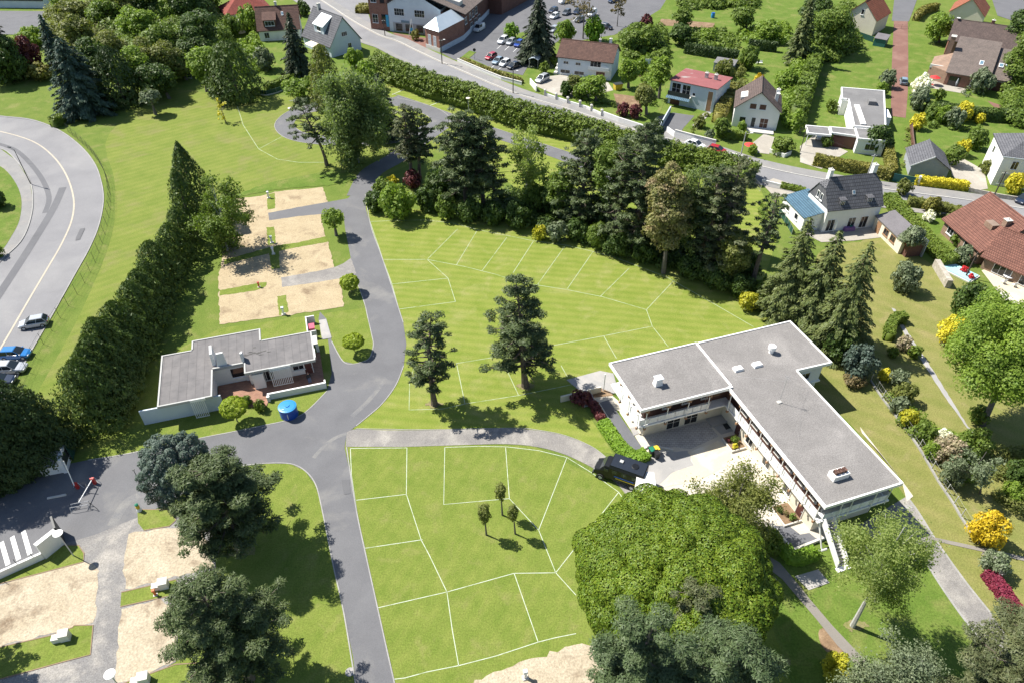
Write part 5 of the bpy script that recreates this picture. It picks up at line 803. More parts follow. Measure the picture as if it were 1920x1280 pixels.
class Blk:
    def __init__(s, T, A, B, z, D, L=None, ang=None, off=(0, 0)):
        a, b = P(*A, z), P(*B, z); d = b - a; s.ang = math.atan2(d[1], d[0]) if ang is None else R(ang); s.L = L or float(np.hypot(d[0], d[1])); s.D = D; s.T = T
        e = np.array([math.cos(s.ang), math.sin(s.ang), 0]); n_ = np.array([-e[1], e[0], 0]); s.o = np.array([a[0], a[1], 0.]) + e * off[0] + n_ * off[1]; s.e, s.n = e, n_
        if T is None: return
        if T.location.length == 0: T.location = tuple(s.o)
        s.rel = s.o - np.array(T.location)
    def w(s, x, y, z=0): return s.o + s.e * x + s.n * y + np.array([0, 0, z])
    def put(s, name, mb, mat, parent=None, label=None):
        o = link(name, mb.mesh(name) if isinstance(mb, MB) else mb, mat, parent or s.T)
        if parent is None: o.location = tuple(s.rel); o.rotation_euler = (0, 0, s.ang)
        if label: o['label'] = label
        return o
    def at(s, face, t, z=0, out=0):
        return {'F': (t, -out, z), 'B': (s.L - t, s.D + out, z), 'R': (s.L + out, t, z), 'L': (-out, s.D - t, z)}[face]
    def win(s, face, t, z, w_, h, nx=2, ny=1, frame='white', glass='glass', sill=True, fw=.07, d=.06, xy=None, wall=None, name='window'):
        f, g, sl = win_meshes(w_, h, nx, ny, fw, d); x, y, zz = (*xy, z) if xy else s.at(face, t, z)
        o = link(name, f, frame, s.T); p = s.rel + s.e * x + s.n * y + np.array([0, 0, zz]); o.location = tuple(p); o.rotation_euler = (0, 0, s.ang + R(FACE[face]))
        link('pane', g, glass, o)
        if sill: link('sill', sl, frame, o)
        return o
    def door(s, face, t, w_, h, mat='brown_wood', frame='white', z=0, xy=None, handle=True, name='door'):
        k = ('door', w_, h)
        if k not in _wm:
            d = MB(); d.box(-w_ / 2, -.05, 0, w_ / 2, .0, h); f = MB(); f.box(-w_ / 2 - .08, -.07, 0, -w_ / 2 - .001, -.001, h + .08); f.box(w_ / 2 + .001, -.07, 0, w_ / 2 + .08, -.001, h + .08); f.box(-w_ / 2, -.068, h + .001, w_ / 2, -.001, h + .08); hd = MB(); hd.box(w_ / 2 - .14, -.11, 1.0, w_ / 2 - .08, -.052, 1.12); _wm[k] = (d.mesh('door'), f.mesh('frame'), hd.mesh('handle'))
        d, f, hd = _wm[k]; x, y, zz = (*xy, z) if xy else s.at(face, t, z); o = link(name, d, mat, s.T); p = s.rel + s.e * x + s.n * y + np.array([0, 0, zz]); o.location = tuple(p); o.rotation_euler = (0, 0, s.ang + R(FACE[face])); link('frame', f, frame, o)
        if handle: link('handle', hd, 'steel', o)
        return o
    def gable(s, ze, zr, ridge, wallm, roofm, over=.35, t=.16, half=0, rname='roof', endmat=None):
        L, D = s.L, s.D; m = MB()
        if ridge == 'x':
            m.add([(0, 0, -.1), (L, 0, -.1), (L, D, -.1), (0, D, -.1), (0, 0, ze), (L, 0, ze), (L, D, ze), (0, D, ze), (0, D / 2, zr), (L, D / 2, zr)], [(3, 2, 1, 0), (0, 1, 5, 4), (2, 3, 7, 6), (0, 4, 8, 7, 3), (1, 2, 6, 9, 5)])
            k = (zr - ze) / (D / 2); zo = ze - k * over; r = MB(); e = .05
            if half == 0:
                r.slab([(-over, -over, zo + t + e), (L + over, -over, zo + t + e), (L + over, D / 2, zr + t + e), (-over, D / 2, zr + t + e)], t); r.slab([(-over, D / 2 + .002, zr + t + e), (L + over, D / 2 + .002, zr + t + e), (L + over, D + over, zo + t + e), (-over, D + over, zo + t + e)], t)
            else:
                zh = zr - half; yh = D / 2 - half / k; xr = half / k * .8
                r.slab([(-over, -over, zo + t + e), (L + over, -over, zo + t + e), (L + over, yh, zh + t + e), (L - xr, D / 2, zr + t + e), (xr, D / 2, zr + t + e), (-over, yh, zh + t + e)], t); r.slab([(-over, D - yh, zh + t + e), (xr, D / 2 + .002, zr + t + e), (L - xr, D / 2 + .002, zr + t + e), (L + over, D - yh, zh + t + e), (L + over, D + over, zo + t + e), (-over, D + over, zo + t + e)], t)
                r.slab([(-over, D - yh, zh + t + e), (-over, yh, zh + t + e), (xr, D / 2, zr + t + e)], t * .9); r.slab([(L + over, yh, zh + t + e), (L + over, D - yh, zh + t + e), (L - xr, D / 2, zr + t + e)], t * .9)
                m = MB(); zc = zh
                m.add([(0, 0, -.1), (L, 0, -.1), (L, D, -.1), (0, D, -.1), (0, 0, ze), (L, 0, ze), (L, D, ze), (0, D, ze), (0, yh, zc), (0, D - yh, zc), (L, yh, zc), (L, D - yh, zc)], [(3, 2, 1, 0), (0, 1, 5, 4), (2, 3, 7, 6), (0, 4, 8, 9, 7, 3), (1, 2, 6, 11, 10, 5)])
        elif ridge == 'y':
            m.add([(0, 0, -.1), (L, 0, -.1), (L, D, -.1), (0, D, -.1), (0, 0, ze), (L, 0, ze), (L, D, ze), (0, D, ze), (L / 2, 0, zr), (L / 2, D, zr)], [(3, 2, 1, 0), (0, 1, 5, 8, 4), (2, 3, 7, 9, 6), (0, 4, 7, 3), (1, 2, 6, 5)])
            k = (zr - ze) / (L / 2); zo = ze - k * over + t + .05; zt = zr + t + .05; r = MB()
            r.slab([(-over, -over, zo), (L / 2, -over, zt), (L / 2, D + over, zt), (-over, D + over, zo)], t); r.slab([(L / 2 + .002, -over, zt), (L + over, -over, zo), (L + over, D + over, zo), (L / 2 + .002, D + over, zt)], t)
        elif ridge == 'mono':
            m.add([(0, 0, -.1), (L, 0, -.1), (L, D, -.1), (0, D, -.1), (0, 0, ze), (L, 0, ze), (L, D, zr), (0, D, zr)], [(3, 2, 1, 0), (0, 1, 5, 4), (2, 3, 7, 6), (0, 4, 7, 3), (1, 2, 6, 5)])
            k = (zr - ze) / D; r = MB().slab([(-over, -over, ze - k * over + t + .03), (L + over, -over, ze - k * over + t + .03), (L + over, D + over, zr + k * over + t + .03), (-over, D + over, zr + k * over + t + .03)], t)
        elif ridge == 'hip':
            m.box(0, 0, -.1, L, D, ze); q = min(L, D) / 2; zo = ze - .1 + t; r = MB(); a, b, c, d = (-over, -over, zo), (L + over, -over, zo), (L + over, D + over, zo), (-over, D + over, zo)
            if L >= D: e1, e2 = (q, D / 2, zr), (L - q, D / 2, zr); r.slab([a, b, e2, e1], t); r.slab([c, d, e1, e2], t); r.slab([b, c, e2], t); r.slab([d, a, e1], t)
            else: e1, e2 = (L / 2, q, zr), (L / 2, D - q, zr); r.slab([a, b, e1], t); r.slab([b, c, e2, e1], t); r.slab([c, d, e2], t); r.slab([d, a, e1, e2], t)
        s.wall = s.put('wall', m, wallm); s.roof = s.put(rname, r, roofm)
        if ridge in 'xy' and half == 0:
            rc = MB()
            if ridge == 'x': rc.tube((-over, D / 2, zr + t + .06), (L + over, D / 2, zr + t + .06), .11, n=6)
            else: rc.tube((L / 2, -over, zr + t + .06), (L / 2, D + over, zr + t + .06), .11, n=6)
            part('ridge', rc, roofm, s.roof)
        return s
    def chimney(s, x, y, z0, z1, w_=.6, d=.5, mat='white', pots=1, cap='stone_pale'):
        m = MB().box(x - w_ / 2, y - d / 2, z0, x + w_ / 2, y + d / 2, z1); c = part('chimney', m, mat, s.roof); k = MB().box(x - w_ / 2 - .06, y - d / 2 - .06, z1 + .001, x + w_ / 2 + .06, y + d / 2 + .06, z1 + .1)
        for i in range(pots): k.tube((x - w_ / 2 + w_ * (i + .5) / pots, y, z1 + .09), (x - w_ / 2 + w_ * (i + .5) / pots, y, z1 + .4), .11, .09, 8)
        kk = part('cap', k, cap, s.roof); return c
    def skylight(s, pts, lift=.06):
        a = np.array(pts, float); m = MB().slab([tuple(p + [0, 0, lift + .03]) for p in a], .07); part('skylight', m, 'white', s.roof); c = a.mean(0); b = c + (a - c) * .78; g = MB().slab([tuple(p + [0, 0, lift + .045]) for p in b], .03); part('skylight_pane', g, 'glass_blue', s.roof)

# ---------------------------------------------------------------- the long two storey building
T = thing('long_building', 'long two storey L shaped building with flat grey roof and balconies', 'building')
b = Blk(T, (1202, 770), (1364, 725), 6.3, 8.5, L=26, ang=18.6)
RZ = 6.3
# ground floor and upper floor walls
b.put('ground_floor_wall', MB().box(1.65, 1.4, -.1, 12.6, 7.9, 2.9), 'wall_cream'); b.put('ground_floor_wall', MB().box(12.605, -16.6, -.1, 20.2, 7.9, 2.9), 'wall_cream'); b.put('ground_floor_wall', MB().box(20.205, .6, -.1, 25.3, 7.9, 2.9), 'wall_white')
b.put('upper_wall', MB().box(1.5, 1.5, 3.12, 12.7, 7.95, 5.95), 'brown_wood'); b.put('upper_wall', MB().box(12.705, -16.4, 3.12, 20.4, 7.95, 5.95), 'brown_wood'); b.put('upper_wall', MB().box(20.405, .5, 3.12, 25.4, 7.95, 5.95), 'wall_white')
b.put('end_wall', MB().box(1.3, 5.4, 3.12, 1.495, 8.0, 5.95), 'wall_white'); b.put('end_wall', MB().box(13.0, -16.55, 3.12, 20.5, -16.405, 5.95), 'wall_grey')
# floor slab of the balcony
fs = MB(); fs.prism([(.25, .3), (11.9, .3), (11.9, -17.6), (20.9, -17.6), (20.9, .3), (25.6, .3), (25.6, 8.1), (.25, 8.1)], 2.905, 3.115); b.put('floor_slab', fs, 'trim_white')
# roofs: two sheets with upstand edges
def slabroof(poly, z, nm='roof', lab=None):
    m = MB().prism(poly, z - .32, z - .05); o = b.put(nm, m, 'roof_flat', label=lab); n = len(poly); a = sum(poly[i][0] * poly[(i + 1) % n][1] - poly[(i + 1) % n][0] * poly[i][1] for i in range(n)); pl = poly if a > 0 else poly[::-1]
    P3 = [np.array([x, y, 0.]) for x, y in pl]; wd = .2
    for i in range(n):
        p, q = P3[i], P3[(i + 1) % n]; t = unit(q - p); wd = .14; nr = np.array([-t[1], t[0], 0]); p1 = p - t * .04; q1 = q - t * (wd - .045)
        e = MB(); lo = [p1 - nr * .04, q1 - nr * .04, q1 + nr * wd, p1 + nr * wd]; e.hexa([tuple(v + [0, 0, z - .36]) for v in lo], [tuple(v + [0, 0, z + .06]) for v in lo]); part('edge_trim', e, 'trim_white', o)
    return o
b.roof = slabroof([(0, 0), (11.95, 0), (11.95, 8.5), (-.1, 8.5)], RZ + .08); r2 = slabroof([(12.0, .3), (11.55, .3), (11.55, -17.9), (21.05, -17.9), (21.05, .1), (26, -.05), (26, 8.5), (12.0, 8.5)], RZ - .02)
b.put('soffit', MB().prism([(.1, .1), (11.85, .1), (11.85, -17.7), (20.9, -17.7), (20.9, .2), (25.8, .1), (25.8, 8.3), (.1, 8.3)], 5.955, 5.975), 'offwhite')
# balcony rail panels and posts along the court
def rail(p, q, npan, z0=3.2, z1=4.05, mat='white'):
    p, q = np.array(p, float), np.array(q, float); t = unit(q - p); nr = np.array([-t[1], t[0]])
    for i in range(npan):
        a = p + (q - p) * (i / npan) + t * .04; c = p + (q - p) * ((i + 1) / npan) - t * .04
        m = MB(); lo = [a - nr * .025, c - nr * .025, c + nr * .025, a + nr * .025]; m.hexa([(*v, z0) for v in lo], [(*v, z1) for v in lo]); b.put('balcony_panel', m, mat)
    m = MB(); m.tube((*p, z1 + .06), (*q, z1 + .06), .035, n=6); b.put('handrail', m, 'steel')
rail((.45, .45), (9.7, .45), 8); rail((.4, 5.3), (.4, .5), 4); rail((12.05, .1), (12.05, -17.0), 15); rail((12.4, -17.45), (20.6, -17.45), 7); rail((20.75, -17.3), (20.75, -15.6), 2)
def post(x, y, z0=0, z1=5.95, r=.055, br=True, foot=False):
    m = MB().tube((x, y, z0), (x, y, z1), r, n=8); b.put('post', m, 'trim_white')
    if br:
        m = MB().box(x - .28, y - .1, z1 - .36, x + .28, y + .1, z1 - .02).box(x - .1, y - .28, z1 - .35, x + .1, y + .28, z1 - .022); b.put('post_bracket', m, 'wood_tan'); m = MB().box(x - .14, y - .1, 2.62, x + .14, y + .1, 2.9); b.put('post_bracket', m, 'wood_tan')
for x in (1.0, 3.75, 6.5, 9.25): post(x, .2, 2.7)
for y in (.6, 3.0, 5.2): post(.18, y, 2.7)
for y in np.linspace(-.4, -17.1, 9): post(11.8, y, 2.7)
for x in (14.2, 15.5, 18.5, 20.4): post(x, -17.6, 2.7, br=False)
post(.4, 10.1, 0, 3.0, .09, False)
for x in (3.4, 6.0, 8.6): b.win('F', 0, 4.0, .7, 1.1, 1, 1, 'offwhite', xy=(x + .9, 1.5))
b.win('F', 0, 4.1, .6, .8, 1, 1, 'wood_tan', xy=(11.2, 1.5)); b.door('F', 0, .8, 2.0, 'garage_brown', 'wood_tan', 3.12, xy=(10.2, 1.5))
for y in (-2.4, -4.6, -6.8, -9.0, -11.2, -13.4, -15.4): b.win('L', 0, 4.0, .9, 1.1, 1, 1, 'offwhite', xy=(12.705, y))
for x in (14.2, 16.6, 19.0): b.win('F', 0, 3.6, 1.3, 1.6, 1, 1, 'steel', xy=(x, -16.55), sill=False)
b.win('F', 0, .1, 1.7, 2.0, 2, 2, 'offwhite', xy=(5.75, 1.4), sill=False); b.win('F', 0, .1, 1.7, 2.0, 2, 2, 'offwhite', xy=(8.2, 1.4), sill=False)
for y in (-4.5, -8, -12): b.win('L', 0, .9, 1.2, 1.2, 2, 1, 'offwhite', xy=(12.605, y))
b.door('L', 0, .9, 2.0, 'garage_brown', 'offwhite', 0, xy=(12.605, -2.2)); b.door('L', 0, .9, 2.0, 'garage_brown', 'offwhite', 0, xy=(12.605, -14.5))
b.win('L', 0, 4.1, 1.0, 1.0, 2, 1, 'wood_tan', xy=(1.3, 6.8)); b.win('L', 0, 1.0, 1.2, 1.2, 2, 1, 'offwhite', xy=(1.65, 4.2)); b.win('R', 0, 3.9, 1.6, 1.2, 2, 1, 'white', xy=(25.4, 4.5)); b.win('F', 0, 3.9, 1.4, 1.0, 2, 1, 'white', xy=(23, .5))
# roof fittings
def rpart(nm, m, mat): return part(nm, m, mat, b.roof)
m = MB().hexa([(3.3, 2.9, 6.3), (4.3, 2.9, 6.3), (4.3, 3.7, 6.3), (3.3, 3.7, 6.3)], [(3.42, 3.0, 7.3), (4.18, 3.0, 7.3), (4.18, 3.6, 7.3), (3.42, 3.6, 7.3)]); rpart('chimney', m, 'trim_white'); rpart('chimney_cap', MB().box(3.3, 2.85, 7.42, 4.3, 3.72, 7.5).box(3.45, 3.05, 7.302, 3.55, 3.55, 7.419).box(4.05, 3.05, 7.302, 4.15, 3.55, 7.419), 'aluminium')
for x, y in ((14.37, 2.6), (17.0, 2.5)): rpart('skylight', MB().hexa([(x - .6, y - .42, 6.2), (x + .6, y - .42, 6.2), (x + .6, y + .42, 6.2), (x - .6, y + .42, 6.2)], [(x - .52, y - .34, 6.55), (x + .52, y - .34, 6.55), (x + .52, y + .34, 6.55), (x - .52, y + .34, 6.55)]), 'trim_white')
rpart('vent_cowl', MB().lathe([(.3, 6.2), (.28, 6.75), (.5, 6.85), (.48, 7.3), (.25, 7.42), (.05, 7.45)], 14, 20.0, 4.0), 'trim_white')
m = MB().box(14.3, -15.5, 6.2, 16.2, -14.5, 6.95); rpart('chimney', m, 'trim_white'); rpart('chimney_pots', MB().box(14.55, -15.25, 6.951, 14.95, -14.75, 7.3).box(15.1, -15.25, 6.951, 15.45, -14.75, 7.3).box(15.6, -15.25, 6.951, 15.95, -14.75, 7.3), 'tile_brown_x')
mx, my = 15.83, -3.8
m = MB().tube((mx, my, 6.2), (mx, my, 10.4), .03, .02, 6); 
for k, z in enumerate((10.3, 10.05, 9.8)): m.tube((mx - .35 + .05 * k, my, z), (mx + .35 - .05 * k, my, z), .012, n=4)
m.tube((mx, my - .5, 10.2), (mx, my + .5, 10.2), .012, n=4); rpart('antenna_mast', m, 'mast'); rpart('antenna_foot', MB().box(mx - .25, my - .2, 6.2, mx + .25, my + .2, 6.36), 'stone_pale')
for dx, dy in ((-2.2, 5.4), (4.5, .6), (-1.2, -5.5)): rpart('guy_wire', MB().tube((mx, my, 9.6), (mx + dx, my + dy, 6.27), .008, n=3), 'mast')
# outside stairs at the garden end
n = 13
for sx in (12.45, 13.55): b.put('stair_stringer', MB().hexa([(sx - .04, -17.75, 2.7), (sx + .04, -17.75, 2.7), (sx + .04, -21.3, -.02), (sx - .04, -21.3, -.02)], [(sx - .04, -17.75, 3.9), (sx + .04, -17.75, 3.9), (sx + .04, -21.3, 1.0), (sx - .04, -21.3, 1.0)]), 'trim_white')
for i in range(n):
    f = (i + .5) / n; y = -17.85 - 3.4 * f; z = 3.0 * (1 - f); b.put('stair_tread', MB().box(12.5, y - .15, z - .05, 13.5, y + .13, z), 'concrete_grey')
b.put('stair_foot', MB().box(12.2, -21.8, -.02, 13.8, -21.32, .14), 'trim_white'); b.put('stair_prop', MB().tube((12.2, -17.5, 2.9), (12.35, -19.0, 0), .09, n=8), 'trim_white'); b.put('stair_prop', MB().tube((11.95, -19.05, .04), (12.9, -19.05, .04), .14, n=6), 'trim_white')
# planters, steps and walls round the court
def wob(A, B, off=(0, 0)):  # helper frame on the ground of the building
    return b
def cthing(name, label, cat, x, y, z=0): return thing(name, label, cat, tuple(b.w(x, y, z)), b.ang)
t = cthing('planter_bed', 'walled planting bed at the inner corner of the courtyard', 'planter', 11.6, -2.2); part('planter_wall', MB().box(-1.1, -2.3, 0, -.95, 0, .35).box(-.949, -2.3, 0, .85, -2.15, .35), 'stone_pale', t); part('soil', MB().box(-.945, -2.145, 0, .85, 0, .3), 'soil', t)
t2 = cthing('planter_bed', 'walled planting bed near the garden end stairs', 'planter', 11.4, -12.8); part('planter_wall', MB().box(-1.2, -2.6, 0, -1.05, 0, .35).box(-1.049, -2.6, 0, 1.0, -2.45, .35), 'stone_pale', t2); part('soil', MB().box(-1.045, -2.445, 0, 1.0, 0, .3), 'soil', t2)
def bed_plant(label, x, y, r, h, leaf, seed): 
    o = link('bed_plant', bush_mesh(seed, .3, 6), leaf, None, tuple(b.w(x, y, .3)), seed); o.scale = (r, r, h); tag(o, label, 'plant')
bed_plant('dark green leafy plant in the inner corner planter', 11.6, -3.3, .55, .8, 'leaf_broad', 1); bed_plant('yellow plant at the front of the inner corner planter', 11.2, -4.0, .4, .45, 'leaf_gold', 2); bed_plant('small reddish plant in the inner corner planter', 10.95, -2.9, .35, .4, 'leaf_maroon', 3); bed_plant('dark plant in the planter near the stairs', 10.8, -13.6, .4, .5, 'leaf_broad_dark', 1); bed_plant('green plant at the end of the planter near the stairs', 11.6, -14.8, .45, .55, 'leaf_broad', 2); bed_plant('brown plant in the planter near the stairs', 11.2, -14.2, .35, .4, 'leaf_brownish', 3)
solo('raised_step', MB().box(10.4, -.1, 0, 13.0, 1.3, .22).box(10.39, -.11, .22, 12.9, .15, .34), 'concrete_grey', 'raised concrete landing in the inner corner of the courtyard', 'step', tuple(b.w(0, 0)), b.ang)
t = thing('garden_steps', 'short outdoor steps with railing at the side terrace', 'steps', tuple(P(1095, 745)), b.ang)
for i in range(4): part('step', MB().box(-.6, -1.6 + i * .45, 0, .6, -1.6 + (i + 1) * .45 - .004, .12 + i * .14), 'concrete_grey', t)
for sx in (-.64, .64): part('railing', MB().tube((sx, -1.6, 0), (sx, -1.6, 1.0), .025, n=5).tube((sx, .2, .5), (sx, .2, 1.5), .025, n=5).tube((sx, -1.6, 1.0), (sx, .2, 1.5), .025, n=5), 'steel', t)
solo('retaining_wall', MB().box(-3.6, 0, 0, 2.0, .2, 1.0), 'wall_cream', 'low cream retaining wall beside the side terrace', 'wall', tuple(P(1100, 742)), b.ang)

# ---------------------------------------------------------------- the small flat building
T = thing('flat_building', 'low white pavilion with stepped grey flat roof and brick terrace', 'building'); b = Blk(T, (300, 760), (398, 742), 3.2, 10, L=19, ang=17)
Rp = [(-.3, -.15), (6.0, -.15), (6.0, 5.0), (9.9, 5.0), (9.9, 2.95), (18.75, 2.95), (18.75, 9.0), (12.1, 9.0), (12.1, 11.55), (3.3, 11.55), (3.3, 9.6), (-.4, 9.6)]
b.put('wall', MB().prism([(0, .85), (5.8, .85), (5.8, 5.2), (10.1, 5.2), (10.1, 4.2), (18.0, 4.2), (18.0, 8.7), (11.9, 8.7), (11.9, 11.2), (3.5, 11.2), (3.5, 9.3), (0, 9.3)], -.1, 2.85), 'wall_white')
def flat_roof(b, poly, z, mat, trim='trim_white', th=.3, wd=.16, up=.05):
    m = MB().prism(poly, z - th, z - .04); o = b.put('roof', m, mat); n = len(poly); a = sum(poly[i][0] * poly[(i + 1) % n][1] - poly[(i + 1) % n][0] * poly[i][1] for i in range(n)); pl = poly if a > 0 else poly[::-1]; P3 = [np.array([x, y, 0.]) for x, y in pl]
    for i in range(n):
        p, q = P3[i], P3[(i + 1) % n]; t = unit(q - p); nr = np.array([-t[1], t[0], 0]); p1 = p - t * .03; q1 = q - t * (wd - .035); e = MB(); lo = [p1 - nr * .03, q1 - nr * .03, q1 + nr * wd, p1 + nr * wd]
        e.hexa([tuple(v + [0, 0, z - th - .03]) for v in lo], [tuple(v + [0, 0, z + up + .002 * (i % 3)]) for v in lo]); part('edge_trim', e, trim, o)
    b.roof = o; return o
flat_roof(b, Rp, 3.2, 'roof_flat_b', 'grey_post')
b.put('roof_trim', MB().box(3.4, -.24, 2.88, 5.2, -.19, 3.28), 'trim_white'); b.put('roof_trim', MB().box(12.9, 2.86, 2.9, 15.6, 2.91, 3.28), 'trim_white'); b.put('roof_trim', MB().box(18.8, 3.4, 2.9, 18.86, 5.2, 3.28), 'trim_white')
b.put('garden_wall', MB().box(-2.75, .62, -.1, 6.75, .82, 2.35), 'wall_blue')
b.put('chimney_wall', MB().hexa([(5.95, 5.22, 0), (8.0, 5.22, 0), (8.0, 5.6, 0), (5.95, 5.6, 0)], [(6.9, 5.35, 5.2), (7.7, 5.35, 5.2), (7.7, 5.6, 5.2), (6.9, 5.6, 5.2)]), 'wall_white'); b.put('chimney_wall', MB().hexa([(6.0, 5.62, 3), (6.4, 5.62, 3), (6.4, 7.6, 3), (6.0, 7.6, 3)], [(6.05, 5.8, 5.0), (6.35, 5.8, 5.0), (6.35, 7.2, 5.3), (6.05, 7.2, 5.3)]), 'wall_white')
b.put('chimney_wall', MB().hexa([(9.6, 5.0, 0), (9.95, 5.0, 0), (9.95, 6.4, 0), (9.6, 6.4, 0)], [(9.65, 5.3, 4.6), (9.9, 5.3, 4.6), (9.9, 6.2, 4.2), (9.65, 6.2, 4.2)]), 'wall_white')
b.win('F', 0, 1.0, 1.7, 1.5, 1, 1, 'white', xy=(8.8, 5.2)); b.win('F', 0, 1.1, 1.4, 1.3, 2, 2, 'white', xy=(16.4, 4.2)); b.door('F', 0, 1.0, 2.1, 'garage_brown', 'white', 0, xy=(17.6, 4.2)); b.win('F', 0, .3, 1.4, 2.0, 3, 1, 'white', xy=(12.4, 4.2), sill=False)
b.put('porch_wall', MB().box(10.6, 3.0, -.1, 12.0, 4.19, 2.6), 'wall_white')
def trellis(x0, x1, y, z0, z1, n):
    for i in range(n):
        x = x0 + (x1 - x0) * i / (n - 1); b.put('trellis_slat', MB().box(x - .035, y - .06, z0, x + .035, y, z1), 'white')
    b.put('trellis_rail', MB().box(x0 - .05, y - .055, z1 + .001, x1 + .05, y - .005, z1 + .08), 'white'); b.put('trellis_rail', MB().box(x0 - .05, y - .055, z0 - .08, x1 + .05, y - .005, z0 - .001), 'white')
trellis(3.4, 4.9, -.05, .15, 2.8, 8); trellis(12.95, 15.4, 2.8, .3, 2.82, 12)
b.put('terrace', MB().prism([(5.9, 1.2), (12.2, .9), (19.3, .9), (19.3, 8.0), (18.05, 8.0), (18.05, 4.15), (10.15, 4.15), (10.15, 5.15), (5.9, 5.15)], -.05, .12), 'terrace_brick')
b.put('terrace', MB().prism([(8.2, .5), (11.8, -.6), (12.2, .85), (8.2, 1.15)], -.05, .1), 'terrace_brick')
b.put('terrace_wall', MB().box(12.1, .62, -.1, 19.5, .86, 1.0), 'wall_white'); b.put('terrace_wall', MB().box(12.0, .2, -.1, 12.35, .61, .9), 'wall_white'); b.put('terrace_wall', MB().box(19.3, .862, -.1, 19.5, 1.3, 1.0), 'wall_white')
b.put('bin_store', MB().box(18.05, 8.2, -.05, 18.2, 15.0, 1.35).box(18.21, 14.85, -.05, 19.3, 15.0, 1.3).box(18.21, 11.4, -.05, 19.3, 11.52, 1.3).box(18.9, 8.2, -.05, 19.3, 8.35, 1.3), 'wall_white'); b.put('bin_store_roof', MB().box(18.0, 8.25, 1.3, 19.25, 10.2, 1.42), 'stone_pale')
t = thing('waste_bin', 'pink red lidded bin in the store beside the small flat building', 'bin', tuple(b.w(18.75, 12.9)), b.ang)
part('body', MB().hexa([(-.3, -.5, 0), (.3, -.5, 0), (.3, .5, 0), (-.3, .5, 0)], [(-.36, -.56, 1.0), (.36, -.56, 1.0), (.36, .56, 1.0), (-.36, .56, 1.0)]), 'pink_plastic', t); part('lid', MB().box(-.4, -.6, 1.0, .4, .6, 1.1), 'pink_plastic', t)
b.put('door_panel', MB().box(9.96, 4.9, .2, 10.2, 4.99, 1.9), 'red_plastic'); sheet('service_slab', [(598, 601), (612, 599), (622, 634), (604, 637)], .02, 'concrete_grey')
rs = random.Random(4)
for k in range(16):
    x, y = 11.2 + rs.gauss(0, 1.0), 6.6 + rs.gauss(0, .35); n_ = 7; part('moss_patch', MB().face(*[(x + rs.uniform(.08, .3) * 1.6 * math.cos(6.283 * i / n_), y + rs.uniform(.05, .2) * math.sin(6.283 * i / n_), 3.163 + k * .0006) for i in range(n_)]), 'roof_moss', b.roof)
# person on the terrace
def person(label, at, rz, top='cloth_black', legs='cloth_jean', h=1.75, z=0):
    t = thing('person', label, 'person', tuple(at), rz); bd = MB()
    me = bpy.data.meshes.new('body'); V = [(0, 0, .95), (0, 0, 1.2), (0, .02, 1.42), (0, .02, 1.55), (0, .0, 1.66), (.1, 0, .9), (.12, -.02, .5), (.11, .03, .09), (.11, -.12, .05), (-.1, 0, .9), (-.13, .02, .5), (-.12, .05, .09), (-.12, -.1, .05), (.19, .02, 1.42), (.27, .03, 1.15), (.25, -.14, .98), (-.19, .02, 1.42), (-.27, .03, 1.15), (-.25, -.14, .98)]
    E = [(0, 1), (1, 2), (2, 3), (3, 4), (0, 5), (5, 6), (6, 7), (7, 8), (0, 9), (9, 10), (10, 11), (11, 12), (2, 13), (13, 14), (14, 15), (2, 16), (16, 17), (17, 18)]
    me.from_pydata(V, E, []); o = link('body', me, top, t); rad = [.14, .15, .14, .06, .11, .1, .07, .05, .045, .1, .07, .05, .045, .07, .05, .04, .07, .05, .04]
    md = o.modifiers.new('skin', 'SKIN'); 
    for i, r_ in enumerate(rad): me.skin_vertices[0].data[i].radius = (r_, r_ * .8 if i < 3 else r_)
    me.skin_vertices[0].data[0].use_root = True; o.modifiers.new('sub', 'SUBSURF').levels = 1; o.modifiers['sub'].render_levels = 1
    part('trousers', MB().hexa([(-.2, -.12, .08), (-.03, -.12, .08), (-.03, .1, .08), (-.2, .1, .08)], [(-.2, -.13, .98), (.0, -.13, .98), (.0, .13, .98), (-.2, .13, .98)]).hexa([(.03, -.12, .08), (.2, -.12, .08), (.2, .1, .08), (.03, .1, .08)], [(.002, -.13, .98), (.2, -.13, .98), (.2, .13, .98), (.002, .13, .98)]), legs, t)
    part('head', MB().lathe([(.03, 1.52), (.075, 1.56), (.1, 1.64), (.1, 1.7), (.07, 1.78), (.02, 1.8)], 10), 'skin', t); part('hair', MB().lathe([(.105, 1.69), (.105, 1.74), (.07, 1.8), (.02, 1.82)], 10, 0, .012), 'black', t)
    return t
person('person in black top and jeans standing on the brick terrace', b.w(17.5, 2.2, .12), b.ang + .3)
# blue tank
p = P(543, 777); t = thing('water_tank', 'round blue water tank with paler lid on the grass', 'tank', tuple(p))
part('body', MB().lathe([(1.08, 0), (1.1, .05), (1.1, .5), (1.07, .53), (1.1, .56), (1.1, 1.1), (1.07, 1.13), (1.1, 1.16), (1.1, 1.45)], 28), 'blue_plastic', t); l = part('lid', MB().lathe([(1.13, 1.452), (1.13, 1.55), (.9, 1.6), (.3, 1.64), (.28, 1.72), (.05, 1.72)], 28), 'blue_lid', t); part('strap', MB().tube((.2, -1.12, .4), (.2, -1.12, 1.2), .05, n=6), 'aluminium', t); part('lid_handle', MB().tube((-.5, -.6, 1.64), (-.2, -.7, 1.64), .04, n=6), 'white', l)

